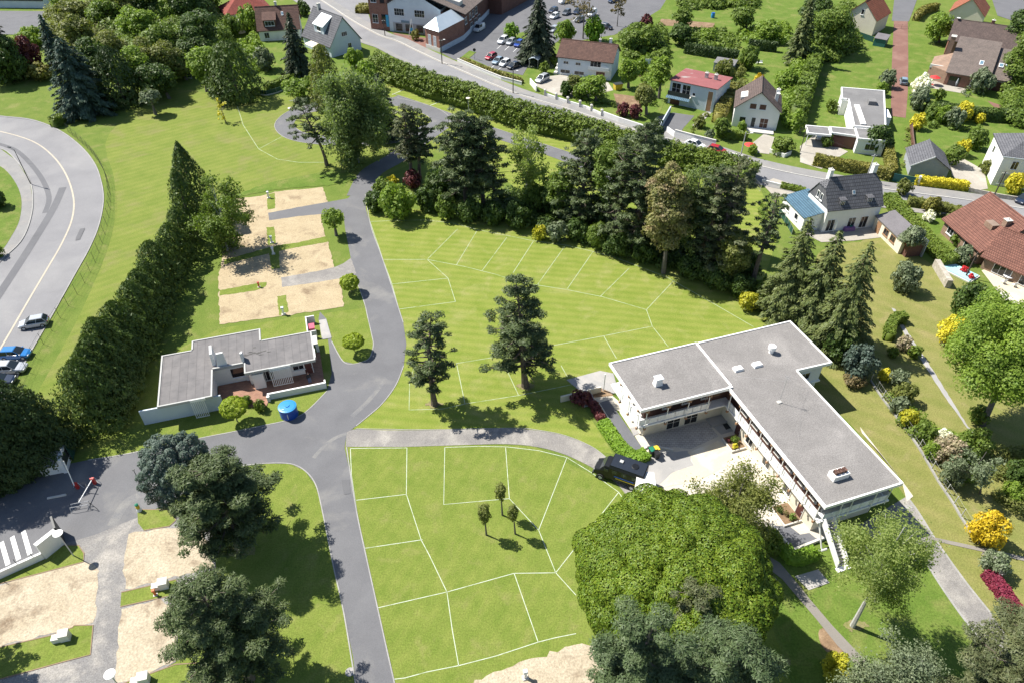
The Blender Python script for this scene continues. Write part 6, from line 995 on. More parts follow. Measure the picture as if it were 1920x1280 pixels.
# ---------------------------------------------------------------- mansard house with blue roofed annex and garage
T = thing('mansard_house', 'white house with clipped slate roof, two chimneys and blue roofed annex', 'house'); b = Blk(T, (1553.7, 392.2), (1653.7, 382), 4.6, 6.4, L=10.0)
b.gable(4.3, 8.6, 'x', 'wall_white', 'slate_x', .18, .14, half=1.5); b.chimney(.9, 3.6, 7.4, 9.9, .6, .8, 'white', 1); b.chimney(8.9, 3.6, 7.4, 10.1, .7, .8, 'white', 1)
b.put('gable_slates', MB().add([(-.06, .1, 4.4), (-.06, 6.3, 4.4), (-.06, 4.3, 7.0), (-.06, 2.1, 7.0)], [(0, 3, 2, 1)]), 'slate_y')
for x in (2.6, 7.6):
    b.put('dormer', MB().box(x - .45, .35, 4.5, x + .45, 2.2, 5.75), 'slate_x'); b.win('F', 0, 4.75, .6, .75, 2, 1, 'aluminium', 'glass', False, xy=(x, .35)); b.put('dormer_roof', MB().slab([(x - .6, .15, 5.85), (x + .6, .15, 5.85), (x + .6, 3.0, 6.35), (x - .6, 3.0, 6.35)], .1), 'slate_x')
b.skylight([(4.6, 1.2, 6.1), (5.1, 1.2, 6.1), (5.1, 1.6, 6.65), (4.6, 1.6, 6.65)], .1)
for x in (1.3, 5.2, 7.5): b.win('F', x, .25, 1.3, 2.1, 2, 1, 'white', 'glass', False)
for t_ in (2.6, 3.7): b.win('L', 0, 4.9, .55, 1.1, 1, 1, 'white', xy=(-.06, t_))
c = Blk(T, (1510, 406), (1553.7, 397), 3.0, 7.4, L=4.3, ang=10.7); c.L = 4.5
c.put('annex_wall', MB().add([(0, 0, -.1), (4.45, 0, -.1), (4.45, 7.4, -.1), (0, 7.4, -.1), (0, 0, 2.7), (4.45, 0, 3.6), (4.45, 7.4, 3.6), (0, 7.4, 2.7)], [(0, 1, 5, 4), (1, 2, 6, 5), (2, 3, 7, 6), (3, 0, 4, 7), (4, 5, 6, 7)]), 'wall_white'); c.put('annex_roof', MB().slab([(-.25, -.25, 2.82), (4.5, -.25, 3.8), (4.5, 7.6, 3.8), (-.25, 7.6, 2.82)], .12), 'roof_blue_steel')
c.win('F', 1.0, 1.0, 1.1, 1.0, 3, 1, 'white'); c.door('F', 2.5, .8, 2.0, 'white', 'white', 0); c.door('F', 3.7, .8, 2.0, 'dark_metal', 'white', 0); c.win('L', 2.0, 1.1, .9, 1.0, 1, 1, 'white'); c.win('L', 5.0, 1.1, .9, 1.0, 1, 1, 'white')
T = thing('garage_annex', 'lean to garage with dark fibre roof right of the mansard house', 'garage'); c = Blk(T, (1644, 404.7), (1691, 449), 2.6, 3.0, L=7.9)
c.gable(2.4, 3.1, 'mono', 'wall_cream', 'roof_fibre', .2); c.door('F', 1.4, .9, 2.0, 'wood_tan', 'wood_tan'); c.win('F', 3.6, 1.0, 1.2, 1.0, 2, 1, 'wood_tan'); c.win('F', 5.6, 1.0, 1.2, 1.0, 2, 1, 'wood_tan'); c.put('side_wall', MB().box(-.3, 3.25, -.1, 9.4, 3.45, 3.1), 'wall_grey'); c.put('lean_to', MB().box(7.95, .6, -.1, 9.0, 3.2, 2.0), 'brick_dark'); c.put('lean_to_roof', MB().slab([(7.93, .3, 2.2), (9.2, .3, 2.2), (9.2, 3.22, 2.35), (7.93, 3.22, 2.35)], .1), 'tile_orange_x')
# ---------------------------------------------------------------- houses across the street
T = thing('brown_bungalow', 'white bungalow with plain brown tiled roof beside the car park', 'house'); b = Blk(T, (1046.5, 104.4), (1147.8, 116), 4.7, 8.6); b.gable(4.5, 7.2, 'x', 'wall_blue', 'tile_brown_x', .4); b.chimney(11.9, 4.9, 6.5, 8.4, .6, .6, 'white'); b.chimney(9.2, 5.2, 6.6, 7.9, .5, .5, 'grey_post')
for x, w_, z, h in ((2.1, 1.2, 2.9, .6), (5.2, 1.2, 2.9, .6), (2.0, 2.4, .6, .8), (5.6, 2.4, .6, .8)): b.win('F', x, z, w_, h, 2, 1, 'white')
b.win('F', 9.6, 2.6, 2.6, 1.6, 3, 1, 'white'); b.put('balcony', MB().box(8.0, -1.0, 2.35, 13.2, 0, 2.5), 'stone_pale'); b.put('balcony_rail', MB().box(8.0, -1.02, 2.5, 13.2, -.96, 3.3), 'aluminium'); b.door('F', 11.0, 2.2, 1.9, 'garage_brown', 'white'); b.put('outside_stairs', MB().box(-.9, -.4, 0, -.05, .8, .6).box(-.88, .801, 0, -.05, 2.0, 1.2).box(-.86, 2.001, 0, -.05, 3.2, 1.8), 'stone_pale')
T = thing('red_roof_house', 'pale blue house with flat red felt roof and balcony over the garage', 'house'); b = Blk(T, (1257.7, 150.7), (1344, 168.7), 5.3, 10.0); b.gable(5.3, 4.7, 'mono', 'wall_blue', 'roof_red_felt', .3)
b.chimney(6.2, 6.2, 5.0, 6.2, .7, .6, 'grey_post', 2); b.chimney(8.4, 6.2, 5.0, 6.2, .7, .6, 'grey_post', 2); b.win('F', 1.6, 2.6, 2.0, 2.3, 2, 2, 'white', 'glass', False); b.win('F', 4.0, 2.6, 1.8, 2.3, 2, 2, 'white', 'glass', False); b.put('balcony', MB().box(.1, -1.2, 2.3, 5.4, 0, 2.45), 'stone_pale'); b.put('balcony_rail', MB().box(.1, -1.22, 2.45, 5.4, -1.17, 3.4), 'dark_metal'); b.put('awning', MB().slab([(.0, -1.9, 2.0), (5.6, -1.9, 2.0), (5.6, -1.21, 2.35), (.0, -1.21, 2.35)], .06), 'roof_blue_steel')
b.door('F', 1.7, 2.3, 1.9, 'garage_brown', 'white'); b.door('F', 9.7, 1.1, 4.4, 'wood_tan', 'white', .2, name='entrance_panel'); b.win('F', 5.9, 2.9, .6, .6, 1, 1, 'white')
T = thing('gable_house', 'white gable fronted house with brown tiled roof and white chimney', 'house'); b = Blk(T, (1379, 200), (1463.5, 209), 4.4, 9.4); b.gable(4.2, 7.9, 'y', 'wall_white', 'tile_dark_y', .35); b.chimney(8.2, 3.6, 4.8, 7.6, .7, .6, 'white'); b.win('F', 3.6, 4.3, 1.3, 1.1, 1, 1, 'white', 'brown_wood'); b.win('F', 5.6, 4.3, 1.3, 1.1, 1, 1, 'white', 'brown_wood'); b.win('F', 2.0, 1.3, 1.2, 1.0, 1, 1, 'white'); b.door('F', 4.3, .8, 2.1, 'dark_metal', 'white', .3); b.win('F', 6.5, .4, 1.6, 2.0, 2, 2, 'white', 'brown_wood', False)
b.put('dormer', MB().slab([(.8, 2.0, 5.75), (.8, 5.2, 5.75), (2.4, 5.2, 6.2), (2.4, 2.0, 6.2)], .5), 'offwhite'); b.put('terrace', MB().box(3.3, -2.6, -.05, 8.8, -.01, .35), 'stone_pale'); b.put('dish', MB().lathe([(.02, 6.9), (.4, 7.05), (.42, 7.1)], 10, 8.3, 2.8), 'white')
T = thing('modern_house', 'modern house with stepped grey flat roofs and white edges', 'house'); b = Blk(T, (1510, 250), (1662, 264), 3.0, 5, L=15.6)
for poly, z, m_ in (([(.5, .6), (5.2, .6), (5.2, 4.6), (.5, 4.6)], 2.8, None), ([(5.21, 1.6), (10.8, .9), (10.8, 4.6), (5.21, 4.6)], 2.95, 'brown_wood'), ([(10.0, -.9), (15.6, -.9), (15.6, 4.3), (10.0, 4.3)], 3.3, 'wall_white'), ([(9.7, 4.31), (16.0, 4.31), (19.0, 26), (9.7, 26), (9.0, 19), (10.4, 19)], 3.7, 'wall_white')):
    flat_roof(b, poly, z, 'roof_flat_d', th=.3, wd=.25)
    cx, cy = np.mean([p[0] for p in poly]), np.mean([p[1] for p in poly])
    if m_: b.put('wall', MB().prism([(cx + (x - cx) * .93, cy + (y - cy) * .93) for x, y in poly], -.1, z - .31), m_)
for x, y in ((.8, .9), (.8, 4.2)): b.put('carport_post', MB().tube((x, y, 0), (x, y, 2.5), .08, n=6), 'white')
b.put('garage_door', MB().box(5.6, 1.35, 0, 8.9, 1.65, 2.2), 'garage_brown'); b.put('roof_upstand', MB().box(11.2, 5.2, 3.7, 12.2, 15.5, 3.95), 'trim_white'); b.put('chimney', MB().box(14.2, 16.5, 3.6, 15.8, 18.4, 4.5), 'roof_flat_d'); b.put('side_annex', MB().box(16.2, 12.5, -.1, 18.6, 17, 2.9), 'wall_white'); b.win('F', 0, 1.0, 1.8, 1.2, 2, 1, 'white', xy=(12.8, -.71)); b.win('R', 0, 1.0, 1.6, 1.2, 2, 1, 'white', xy=(15.42, 1.6))
T = thing('outbuilding', 'grey walled outbuilding with lichen slate gable roof near the street', 'outbuilding'); b = Blk(T, (1710, 310), (1780, 318.5), 2.2, 7.4); b.gable(2.2, 4.3, 'y', 'wall_grey', 'slate_y', .3); b.put('roof_verge', MB().hexa([(-.34, -.42, 2.0), (3.3, -.42, 4.35), (3.3, -.36, 4.35), (-.34, -.36, 2.0)], [(-.34, -.42, 2.25), (3.3, -.42, 4.62), (3.3, -.36, 4.62), (-.34, -.36, 2.25)]), 'white')
T = thing('white_house', 'tall white house with grey hipped slate roof cut by the right edge', 'house'); b = Blk(T, (1884, 292), (1940, 299), 6.0, 9.6, L=11); b.gable(6.0, 9.0, 'hip', 'wall_white', 'slate_y', .35); b.win('F', 2.3, 3.6, 1.0, 1.5, 2, 1, 'white'); b.win('F', 1.6, .6, 1.3, 1.9, 2, 1, 'white', 'shutter'); b.win('L', 3.0, 3.6, .9, 1.3, 1, 1, 'white'); b.win('F', 5.5, 3.6, 1.0, 1.5, 2, 1, 'white'); b.put('gutter', MB().box(-.42, -.46, 5.82, 11.4, -.36, 5.98), 'aluminium')
T = thing('tiled_bungalow', 'tan bungalow with large brown red tiled roof at the right edge', 'house'); b = Blk(T, (1810, 441), (1851, 476.5), 2.8, 12.5, L=9.5, off=(-5.2, 0)); b.gable(2.7, 6.9, 'x', 'brick_tan', 'tile_redbrown_x', .5, half=0); b.chimney(7.4, 4.2, 4.0, 6.6, .9, .9, 'brick_tan', 1); b.put('dormer', MB().box(5.2, 2.4, 3.9, 7.0, 5.0, 5.4), 'brick_tan'); b.win('F', 2.0, 1.0, 1.4, 1.1, 2, 1, 'white'); b.win('F', 6.6, .9, 1.6, 1.2, 2, 1, 'white')
c = Blk(T, (1851, 476.5), (1920, 530), 2.7, 8, L=12, ang=-52); c.gable(2.5, 5.6, 'x', 'brick_tan', 'tile_redbrown_x', .6); c.win('F', 3.0, .3, 2.6, 2.0, 3, 1, 'white', 'glass', False); c.win('F', 7.0, .3, 2.6, 2.0, 3, 1, 'white', 'glass', False)
T = thing('brick_villa', 'large brick villa with grey tiled roofs and skylights at the upper right', 'house'); b = Blk(T, (1777, 136), (1853, 149), 3.0, 15.5); b.gable(3.0, 6.9, 'mono', 'brick_red', 'tile_grey_x', .4)
b.skylight([(5.8, 4.8, 4.3), (6.7, 4.8, 4.3), (6.7, 6.6, 4.75), (5.8, 6.6, 4.75)], .2); b.win('F', 2.0, .2, 2.4, 2.1, 2, 1, 'brown_wood', 'glass', False); b.win('F', 6.4, .9, 1.8, 1.2, 2, 1, 'white'); b.put('side_wing', MB().add([(-4.2, 3.0, -.1), (0, .3, -.1), (0, 9, -.1), (-4.2, 9, -.1), (-4.2, 3.0, 3.0), (0, .3, 3.0), (0, 9, 5.2), (-4.2, 9, 3.4)], [(0, 1, 5, 4), (2, 3, 7, 6), (3, 0, 4, 7), (4, 5, 6, 7)]), 'brick_tan'); b.put('terrace_parapet', MB().box(-4.3, 2.7, 2.6, .2, 3.0, 3.4), 'offwhite'); b.chimney(-1.6, 9.6, 0, 8.6, 1.1, 1.6, 'brick_tan', 2); b.win('L', 0, .8, 1.4, 1.4, 1, 1, 'brown_wood', xy=(-4.2, 5.5))
b.put('right_wing_wall', MB().add([(9.0, 2.0, -.1), (13.2, 2.0, -.1), (13.2, 15, -.1), (9.0, 15, -.1), (9.0, 2.0, 2.6), (13.2, 2.0, 2.6), (13.2, 15, 5.8), (9.0, 15, 5.8)], [(0, 1, 5, 4), (1, 2, 6, 5), (2, 3, 7, 6), (4, 5, 6, 7)]), 'brick_red'); b.put('right_wing_roof', MB().slab([(9.15, 1.6, 2.72), (13.6, 1.6, 2.72), (13.6, 15.2, 6.05), (9.15, 15.2, 6.05)], .14), 'tile_grey_x'); b.skylight([(10.0, 6.5, 4.0), (11.0, 6.5, 4.0), (11.0, 8.2, 4.4), (10.0, 8.2, 4.4)], .2); b.skylight([(11.4, 6.5, 4.0), (12.4, 6.5, 4.0), (12.4, 8.2, 4.4), (11.4, 8.2, 4.4)], .2); b.door('F', 11.0, 2.6, 2.2, 'garage_brown', 'white', 0, xy=(11.1, 2.0))
c = Blk(T, (1780, 75), (1897, 92), 4.4, 14, L=15.5); c.gable(4.3, 7.6, 'x', 'brick_red', 'tile_dark_x', .4); c.skylight([(9.8, 2.2, 5.0), (10.7, 2.2, 5.0), (10.7, 3.9, 5.8), (9.8, 3.9, 5.8)], .35); c.skylight([(13.6, 2.2, 5.0), (14.4, 2.2, 5.0), (14.4, 3.9, 5.8), (13.6, 3.9, 5.8)], .35); c.chimney(8.5, 7.2, 7, 8.6, .8, .6, 'brick_red', 1); c.put('dish', MB().lathe([(.02, 8.0), (.45, 8.2), (.47, 8.26)], 10, .4, 6.6), 'white')
T = thing('orange_gable_house', 'cream house with orange tiled steep gable at the top by the lane', 'house'); b = Blk(T, (1586.6, 25.8), (1644, 37.5), 4.4, 10); b.gable(4.3, 8.4, 'y', 'wall_cream', 'tile_orange_y', .35); b.win('F', 4.4, 5.0, .7, 1.3, 1, 1, 'white'); b.skylight([(1.6, 3.0, 5.85), (1.6, 3.8, 5.85), (2.4, 3.8, 6.65), (2.4, 3.0, 6.65)], .25); b.skylight([(1.6, 5.6, 5.85), (1.6, 6.4, 5.85), (2.4, 6.4, 6.65), (2.4, 5.6, 6.65)], .25)
T = thing('orange_gable_house', 'cream house with orange roof cut by the top edge behind the villa', 'house'); b = Blk(T, (1782, 21), (1845.7, 30.5), 4.4, 11); b.gable(4.3, 8.2, 'y', 'wall_cream', 'tile_orange_y', .35); b.win('F', 4.4, 1.0, 1.6, 1.1, 1, 1, 'brown_wood')
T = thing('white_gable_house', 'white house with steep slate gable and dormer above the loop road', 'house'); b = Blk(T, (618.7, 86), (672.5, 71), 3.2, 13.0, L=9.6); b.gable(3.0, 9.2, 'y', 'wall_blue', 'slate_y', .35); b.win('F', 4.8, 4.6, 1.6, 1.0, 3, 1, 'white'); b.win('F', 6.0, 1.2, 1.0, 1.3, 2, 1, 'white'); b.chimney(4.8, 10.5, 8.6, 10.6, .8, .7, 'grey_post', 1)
b.put('dormer', MB().add([(1.2, 4.0, 4.6), (1.2, 8.5, 4.6), (4.6, 8.5, 8.8), (4.6, 4.0, 8.8), (1.2, 4.0, 6.6), (1.2, 8.5, 6.6)], [(0, 4, 5, 1), (4, 3, 2, 5), (0, 3, 4), (1, 5, 2)]), 'wall_blue'); b.put('dormer_roof', MB().slab([(.9, 3.8, 6.75), (4.8, 3.8, 9.1), (4.8, 8.7, 9.1), (.9, 8.7, 6.75)], .12), 'aluminium'); b.win('L', 0, 5.3, 1.6, 1.0, 2, 1, 'white', xy=(1.2, 6.2)); b.put('porch_roof', MB().slab([(-2.6, 4.5, 2.4), (-.1, 4.5, 2.7), (-.1, 8.5, 2.7), (-2.6, 8.5, 2.4)], .1), 'wall_cream')
for y in (4.7, 8.3): b.put('porch_post', MB().tube((-2.45, y, 0), (-2.45, y, 2.32), .06, n=5), 'white')
T = thing('brown_dormer_house', 'white house with brown tiled roof and broad dormer behind the dark spruce', 'house'); b = Blk(T, (484, 56), (553, 52), 3.2, 9.5, L=11); b.gable(3.0, 7.6, 'x', 'wall_white', 'tile_brown_x', .4); b.win('F', 2.0, .8, 1.2, 1.4, 2, 1, 'white'); b.win('R', 4.0, 1.0, 1.0, 1.2, 1, 1, 'white'); b.put('dormer', MB().add([(1.6, .5, 3.6), (5.0, .5, 3.6), (5.0, 4.0, 5.4), (1.6, 4.0, 5.4), (1.6, .5, 5.3), (5.0, .5, 5.3)], [(0, 1, 5, 4), (1, 2, 5), (0, 4, 3)]), 'brown_wood'); b.put('dormer_roof', MB().slab([(1.4, .2, 5.4), (5.2, .2, 5.4), (5.2, 4.4, 7.0), (1.4, 4.4, 7.0)], .1), 'tile_brown_x'); b.win('F', 0, 3.9, 2.4, 1.1, 3, 1, 'white', xy=(3.3, .5)); b.chimney(5.4, 5.0, 7, 8.8, .6, .6, 'stone_pale'); b.skylight([(6.6, 2.6, 5.6), (7.2, 2.6, 5.6), (7.2, 3.4, 6.35), (6.6, 3.4, 6.35)], .25)
T = thing('red_hip_house', 'cream house with red hipped roof and glazed porch at the top left', 'house'); b = Blk(T, (424, 26), (510, 14), 5.0, 9, L=12.6); b.gable(4.6, 7.8, 'hip', 'wall_cream', 'tile_red_x', .5); b.win('F', 6.0, 2.6, 1.2, 1.3, 2, 1, 'white'); b.win('F', 9.6, 2.6, 1.2, 1.3, 2, 1, 'white'); b.put('porch', MB().box(.2, -3.2, 0, 3.6, -.01, 3.4), 'wall_cream'); b.put('porch_roof', MB().slab([(.0, -3.5, 3.5), (3.8, -3.5, 3.5), (3.8, -.01, 3.9), (.0, -.01, 3.9)], .12), 'white'); b.win('F', 0, 1.8, 2.4, 1.2, 4, 1, 'white', xy=(1.9, -3.2)); b.chimney(5.5, 4.8, 6.8, 8.8, .7, .6, 'offwhite'); b.door('F', 8.0, 1.8, 2.0, 'dark_metal', 'white')
# ---------------------------------------------------------------- factory with brick tower
T = thing('factory_building', 'brick and white rendered works building with long grey roof at the car park', 'building'); b = Blk(T, (731.6, 59), (797, 65.6), 0, 25, L=22, ang=-17)
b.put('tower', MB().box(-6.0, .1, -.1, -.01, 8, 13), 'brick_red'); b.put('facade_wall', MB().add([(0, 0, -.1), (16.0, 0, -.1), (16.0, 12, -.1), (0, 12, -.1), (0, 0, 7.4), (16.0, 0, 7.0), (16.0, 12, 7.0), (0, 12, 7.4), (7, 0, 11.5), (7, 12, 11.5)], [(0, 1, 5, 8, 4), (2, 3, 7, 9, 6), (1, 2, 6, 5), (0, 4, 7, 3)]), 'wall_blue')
b.put('roof', MB().slab([(7, -.3, 11.75), (23.5, -.3, 6.6), (23.5, 30, 6.6), (7, 30, 11.75)], .2), 'tile_grey_y'); b.put('roof', MB().slab([(-.3, -.3, 7.5), (6.995, -.3, 11.75), (6.995, 30, 11.75), (-.3, 30, 7.5)], .2), 'tile_grey_y')
b.put('shop_front', MB().box(1.2, -.06, .1, 15.0, -.005, 2.7), 'shutter')
for x in (3.0, 6.0, 9.4, 12.6): b.win('F', x, .4, 2.0, 2.0, 1, 1, 'grey_post', 'glass', False, xy=(x, -.065))
for x in (3.4, 9.6): b.win('F', x, 4.6, 2.9, 1.8, 4, 2, 'white')
for z in (2.0, 7.5):
    b.win('F', 0, z, 1.6, 2.2, 2, 2, 'white', xy=(-4.3, .1)); b.win('F', 0, z, 1.3, 2.4, 1, 2, 'brown_wood', xy=(-1.6, .1))
b.put('sign', MB().box(-.9, -.1, 1.2, -.05, .06, 4.4), 'sign_blue'); b.put('sign', MB().box(3.8, -.16, 2.75, 6.2, -.01, 3.3), 'glass_blue')
b.put('annex_wall', MB().prism([(15.4, -10.2), (20.4, -12.7), (22.9, -1.4), (22.9, .0), (16.0, .0)], -.1, 5.4), 'brick_red'); b.put('annex_plinth', MB().prism([(15.35, -10.3), (20.46, -12.8), (20.5, -12.4), (15.4, -9.9)], -.05, 1.1), 'stone_pale'); b.put('annex_roof', MB().add([(15.1, -10.5, 5.4), (20.6, -13.1, 5.4), (23.2, -.02, 5.4), (15.8, -.02, 5.4), (17.9, -8, 7.6), (19.4, -.02, 7.6)], [(0, 1, 4), (1, 2, 5, 4), (3, 0, 4, 5), (2, 3, 5)]), 'roof_metal')
for k in (.3, .68): x, y = 15.4 + 5 * k, -10.2 - 2.5 * k; o = b.win('F', 0, 1.2, 1.0, 2.6, 1, 2, 'white', 'shutter', False, xy=(x, y)); o.rotation_euler = (0, 0, b.ang + math.atan2(-2.5, 5))
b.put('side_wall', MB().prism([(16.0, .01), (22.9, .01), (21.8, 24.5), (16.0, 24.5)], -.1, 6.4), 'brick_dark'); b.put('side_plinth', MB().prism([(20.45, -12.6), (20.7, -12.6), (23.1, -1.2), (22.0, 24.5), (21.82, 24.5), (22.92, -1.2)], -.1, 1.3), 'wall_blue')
for y in (1.5, 5.5, 8.5, 11.5): b.win('R', 0, 3.6, 1.5, 1.7, 2, 2, 'white', xy=(22.92 - y * .045, y), wall=1)
for y in (6.5, 10.5, 14.0): b.win('R', 0, 1.5, 2.0, 1.0, 3, 1, 'white', xy=(22.92 - y * .045, y))
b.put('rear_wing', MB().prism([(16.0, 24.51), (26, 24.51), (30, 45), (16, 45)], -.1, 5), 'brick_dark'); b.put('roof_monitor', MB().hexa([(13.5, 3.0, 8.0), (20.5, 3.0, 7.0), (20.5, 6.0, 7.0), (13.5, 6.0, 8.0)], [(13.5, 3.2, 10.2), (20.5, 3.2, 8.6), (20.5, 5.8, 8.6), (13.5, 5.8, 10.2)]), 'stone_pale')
t = thing('flag_frame', 'leaning white sign frame in front of the works building', 'sign', tuple(b.w(8.2, -3.4)), b.ang); part('frame', MB().tube((-.9, 0, 0), (.3, 0, 5.0), .08, n=6).tube((.9, 0, 0), (.3, 0, 5.0), .08, n=6).tube((-.5, 0, 1.6), (.75, 0, 1.6), .06, n=6), 'white', t); part('board', MB().box(-.4, -.04, 1.7, .55, .04, 2.6), 'sign_blue', t)
# far left building strip
T = thing('long_low_building', 'long low white building with dark gutter at the top left edge', 'building'); b = Blk(T, (-60, 8), (84, 10), 1.0, 8); b.put('wall', MB().box(0, 0, -.1, b.L, 8, 3.0), 'wall_blue'); b.put('gutter', MB().box(-.1, -.3, 2.2, b.L, -.01, 2.6), 'dark_metal'); b.put('roof', MB().box(-.3, -.4, 3.01, b.L + .3, 8.4, 3.2), 'aluminium')
# ---------------------------------------------------------------- sheds
def shed(name, label, A, B, z, D, zr, mode, wm, rm, cat='shed'):
    T = thing(name, label, cat); b = Blk(T, A, B, z, D); b.gable(z, zr, mode, wm, rm, .15, .08); return b
shed('garden_shed', 'dark green garden shed left of the red drive', (1640, 72), (1662, 76), 2.0, 3.2, 2.5, 'mono', 'green_door', 'roof_fibre'); bb = shed('open_shed', 'open fronted grey shed behind the red roofed house', (1339, 118), (1376, 124), 2.2, 3.4, 2.5, 'mono', 'wall_grey', 'roof_flat_d'); bb.door('F', 1.2, 1.3, 1.8, 'black', 'grey_post', handle=False, name='dark_opening_panel'); bb.door('F', 3.4, 1.8, 1.8, 'black', 'grey_post', handle=False, name='dark_opening_panel')  # black panels paint the shaded inside of the open shed front
T = thing('parking_shelter', 'curved roof open shelter beside the car park', 'shelter'); b = Blk(T, (992, 111), (1006, 118), 2.3, 6.0, L=2.4, ang=-20); rr = [(-.1 + 2.6 * i / 8, 2.2 + .5 * math.sin(math.pi * i / 8)) for i in range(9)]; m = MB()
for (x0, z0), (x1, z1) in zip(rr[:-1], rr[1:]): m.slab([(x0, -.2, z0 + .05), (x1, -.2, z1 + .05), (x1, 6.2, z1 + .05), (x0, 6.2, z0 + .05)], .05)
b.put('roof', m, 'roof_metal')
for x in (.05, 2.35):
    for y in (.1, 3, 5.9): b.put('post', MB().tube((x, y, 0), (x, y, 2.25), .05, n=5), 'grey_post')

# ================================================================ VEHICLES
def loft(st, n=None):
    """st: list of closed rings with equal counts"""
    mb = MB(); k = len(st[0]); mb.add([p for r in st for p in r], [(i * k + j, i * k + (j + 1) % k, (i + 1) * k + (j + 1) % k, (i + 1) * k + j) for i in range(len(st) - 1) for j in range(k)] + [tuple(range(k))[::-1], tuple(range((len(st) - 1) * k, len(st) * k))]); return mb
def ring(x, w_, z0, z1, rd=.12):
    h = w_ / 2; return [(x, -h * .94, z0), (x, -h, z0 + rd), (x, -h, z1 - rd), (x, -h * .9, z1), (x, h * .9, z1), (x, h, z1 - rd), (x, h, z0 + rd), (x, h * .94, z0)]
CARM = {}
def car_meshes(kind):
    if kind in CARM: return CARM[kind]
    L, Wd, H = {'hatch': (3.9, 1.68, 1.46), 'saloon': (4.35, 1.74, 1.44), 'van': (4.3, 1.8, 1.85), 'mpv': (4.4, 1.8, 1.65)}[kind]; f = L / 2
    belt = H * .62; body = loft([ring(-f, Wd * .82, .32, belt * .82), ring(-f + .18, Wd * .96, .22, belt * .97), ring(-f * .5, Wd, .2, belt), ring(f * .25, Wd, .2, belt), ring(f * .55, Wd * .99, .2, belt * .93), ring(f - .28, Wd * .93, .22, belt * .8), ring(f, Wd * .74, .32, belt * .62)])
    if kind == 'van': c0, c1, t0, t1 = -f + .04, f * .62, -f + .14, f * .24
    elif kind == 'saloon': c0, c1, t0, t1 = -f + .55, f * .5, -f * .52, f * .12
    else: c0, c1, t0, t1 = -f + .1, f * .52, -f * .74, f * .12
    def cr(x, w_, z): return [(x, -w_ / 2, z), (x, w_ / 2, z)]
    b0, b1 = belt - .03, H - .05; g = MB(); wb, wt = Wd * .93, Wd * .72
    g.hexa([(c0, -wb / 2, b0), (c1, -wb / 2, b0), (c1, wb / 2, b0), (c0, wb / 2, b0)], [(t0, -wt / 2, b1), (t1, -wt / 2, b1), (t1, wt / 2, b1), (t0, wt / 2, b1)])
    r = MB(); r.hexa([(t0 - .02, -wt / 2 - .015, b1 - .02), (t1 + .02, -wt / 2 - .015, b1 - .02), (t1 + .02, wt / 2 + .015, b1 - .02), (t0 - .02, wt / 2 + .015, b1 - .02)], [(t0 + .08, -wt / 2 + .08, H), (t1 - .1, -wt / 2 + .08, H), (t1 - .1, wt / 2 - .08, H), (t0 + .08, wt / 2 - .08, H)])
    def lerp(a, c, t): return a + (c - a) * t
    pl = MB()
    for s in (-1, 1):
        for xa, xb in (((c0, t0), (c1, t1)) if True else ()):
            pass
        for tt, wdt in ((0, .09), (.5, .07), (1, .07)):
            xl = lerp(c0, c1, .46) if tt == .5 else (c0 if tt == 0 else c1); xt = lerp(t0, t1, .46) if tt == .5 else (t0 if tt == 0 else t1)
            y0, y1 = s * (wb / 2 + .006), s * (wt / 2 + .006); pl.hexa([(xl - wdt / 2, y0 - s * .03, b0), (xl + wdt / 2, y0 - s * .03, b0), (xl + wdt / 2, y0, b0), (xl - wdt / 2, y0, b0)], [(xt - wdt / 2, y1 - s * .03, b1), (xt + wdt / 2, y1 - s * .03, b1), (xt + wdt / 2, y1, b1), (xt - wdt / 2, y1, b1)])
    if kind == 'van':
        for s in (-1, 1):
            xm = lerp(c0, c1, .5); xt = lerp(t0, t1, .55); pl.hexa([(c0, s * (wb / 2 + .004) - .02, b0), (xm, s * (wb / 2 + .004) - .02, b0), (xm, s * (wb / 2 + .004), b0), (c0, s * (wb / 2 + .004), b0)], [(t0, s * (wt / 2 + .004) - .02, b1), (xt, s * (wt / 2 + .004) - .02, b1), (xt, s * (wt / 2 + .004), b1), (t0, s * (wt / 2 + .004), b1)])
    ty = MB(); rm = MB()
    prof = [(-.09, .2), (-.1, .29), (-.06, .31), (.06, .31), (.1, .29), (.09, .2)]; n = 14; pts = [(rr_ * math.cos(2 * math.pi * i / n), y, rr_ * math.sin(2 * math.pi * i / n)) for y, rr_ in prof for i in range(n)]
    ty.add(pts, [(j * n + i, j * n + (i + 1) % n, (j + 1) * n + (i + 1) % n, (j + 1) * n + i) for j in range(5) for i in range(n)] + [tuple(range(n)), tuple(range(5 * n, 6 * n))[::-1]]); rm.tube((0, -.105, 0), (0, .105, 0), .19, n=10)
    hl = MB().box(-.12, -.17, -.07, .05, .17, .07); tl = MB().box(-.04, -.13, -.09, .05, .13, .12); mi = MB().box(-.06, -.09, -.06, .06, .09, .06)
    CARM[kind] = (body.mesh('body'), g.mesh('windows'), r.mesh('car_roof'), pl.mesh('pillars'), ty.mesh('tyre'), rm.mesh('rim'), hl.mesh('headlight'), tl.mesh('tail_light'), mi.mesh('mirror'), L, Wd, belt); return CARM[kind]
def paint(name, c): plain('car_' + name, c, .28, .25 if name in ('silver', 'grey') else 0, .5, .7)
for nm, c in (('silver', (.42, .44, .46)), ('white', (.72, .73, .73)), ('blue', (.01, .15, .42)), ('deepblue', (.01, .05, .3)), ('black', (.012, .013, .016)), ('red', (.35, .01, .02)), ('darkblue', (.015, .025, .05)), ('grey', (.12, .13, .14)), ('steelblue', (.2, .27, .33)), ('darkgreen', (.015, .03, .03))): paint(nm, c)
plain('lamp_clear', (.7, .7, .68), .15); plain('lamp_red', (.35, .01, .01), .3)
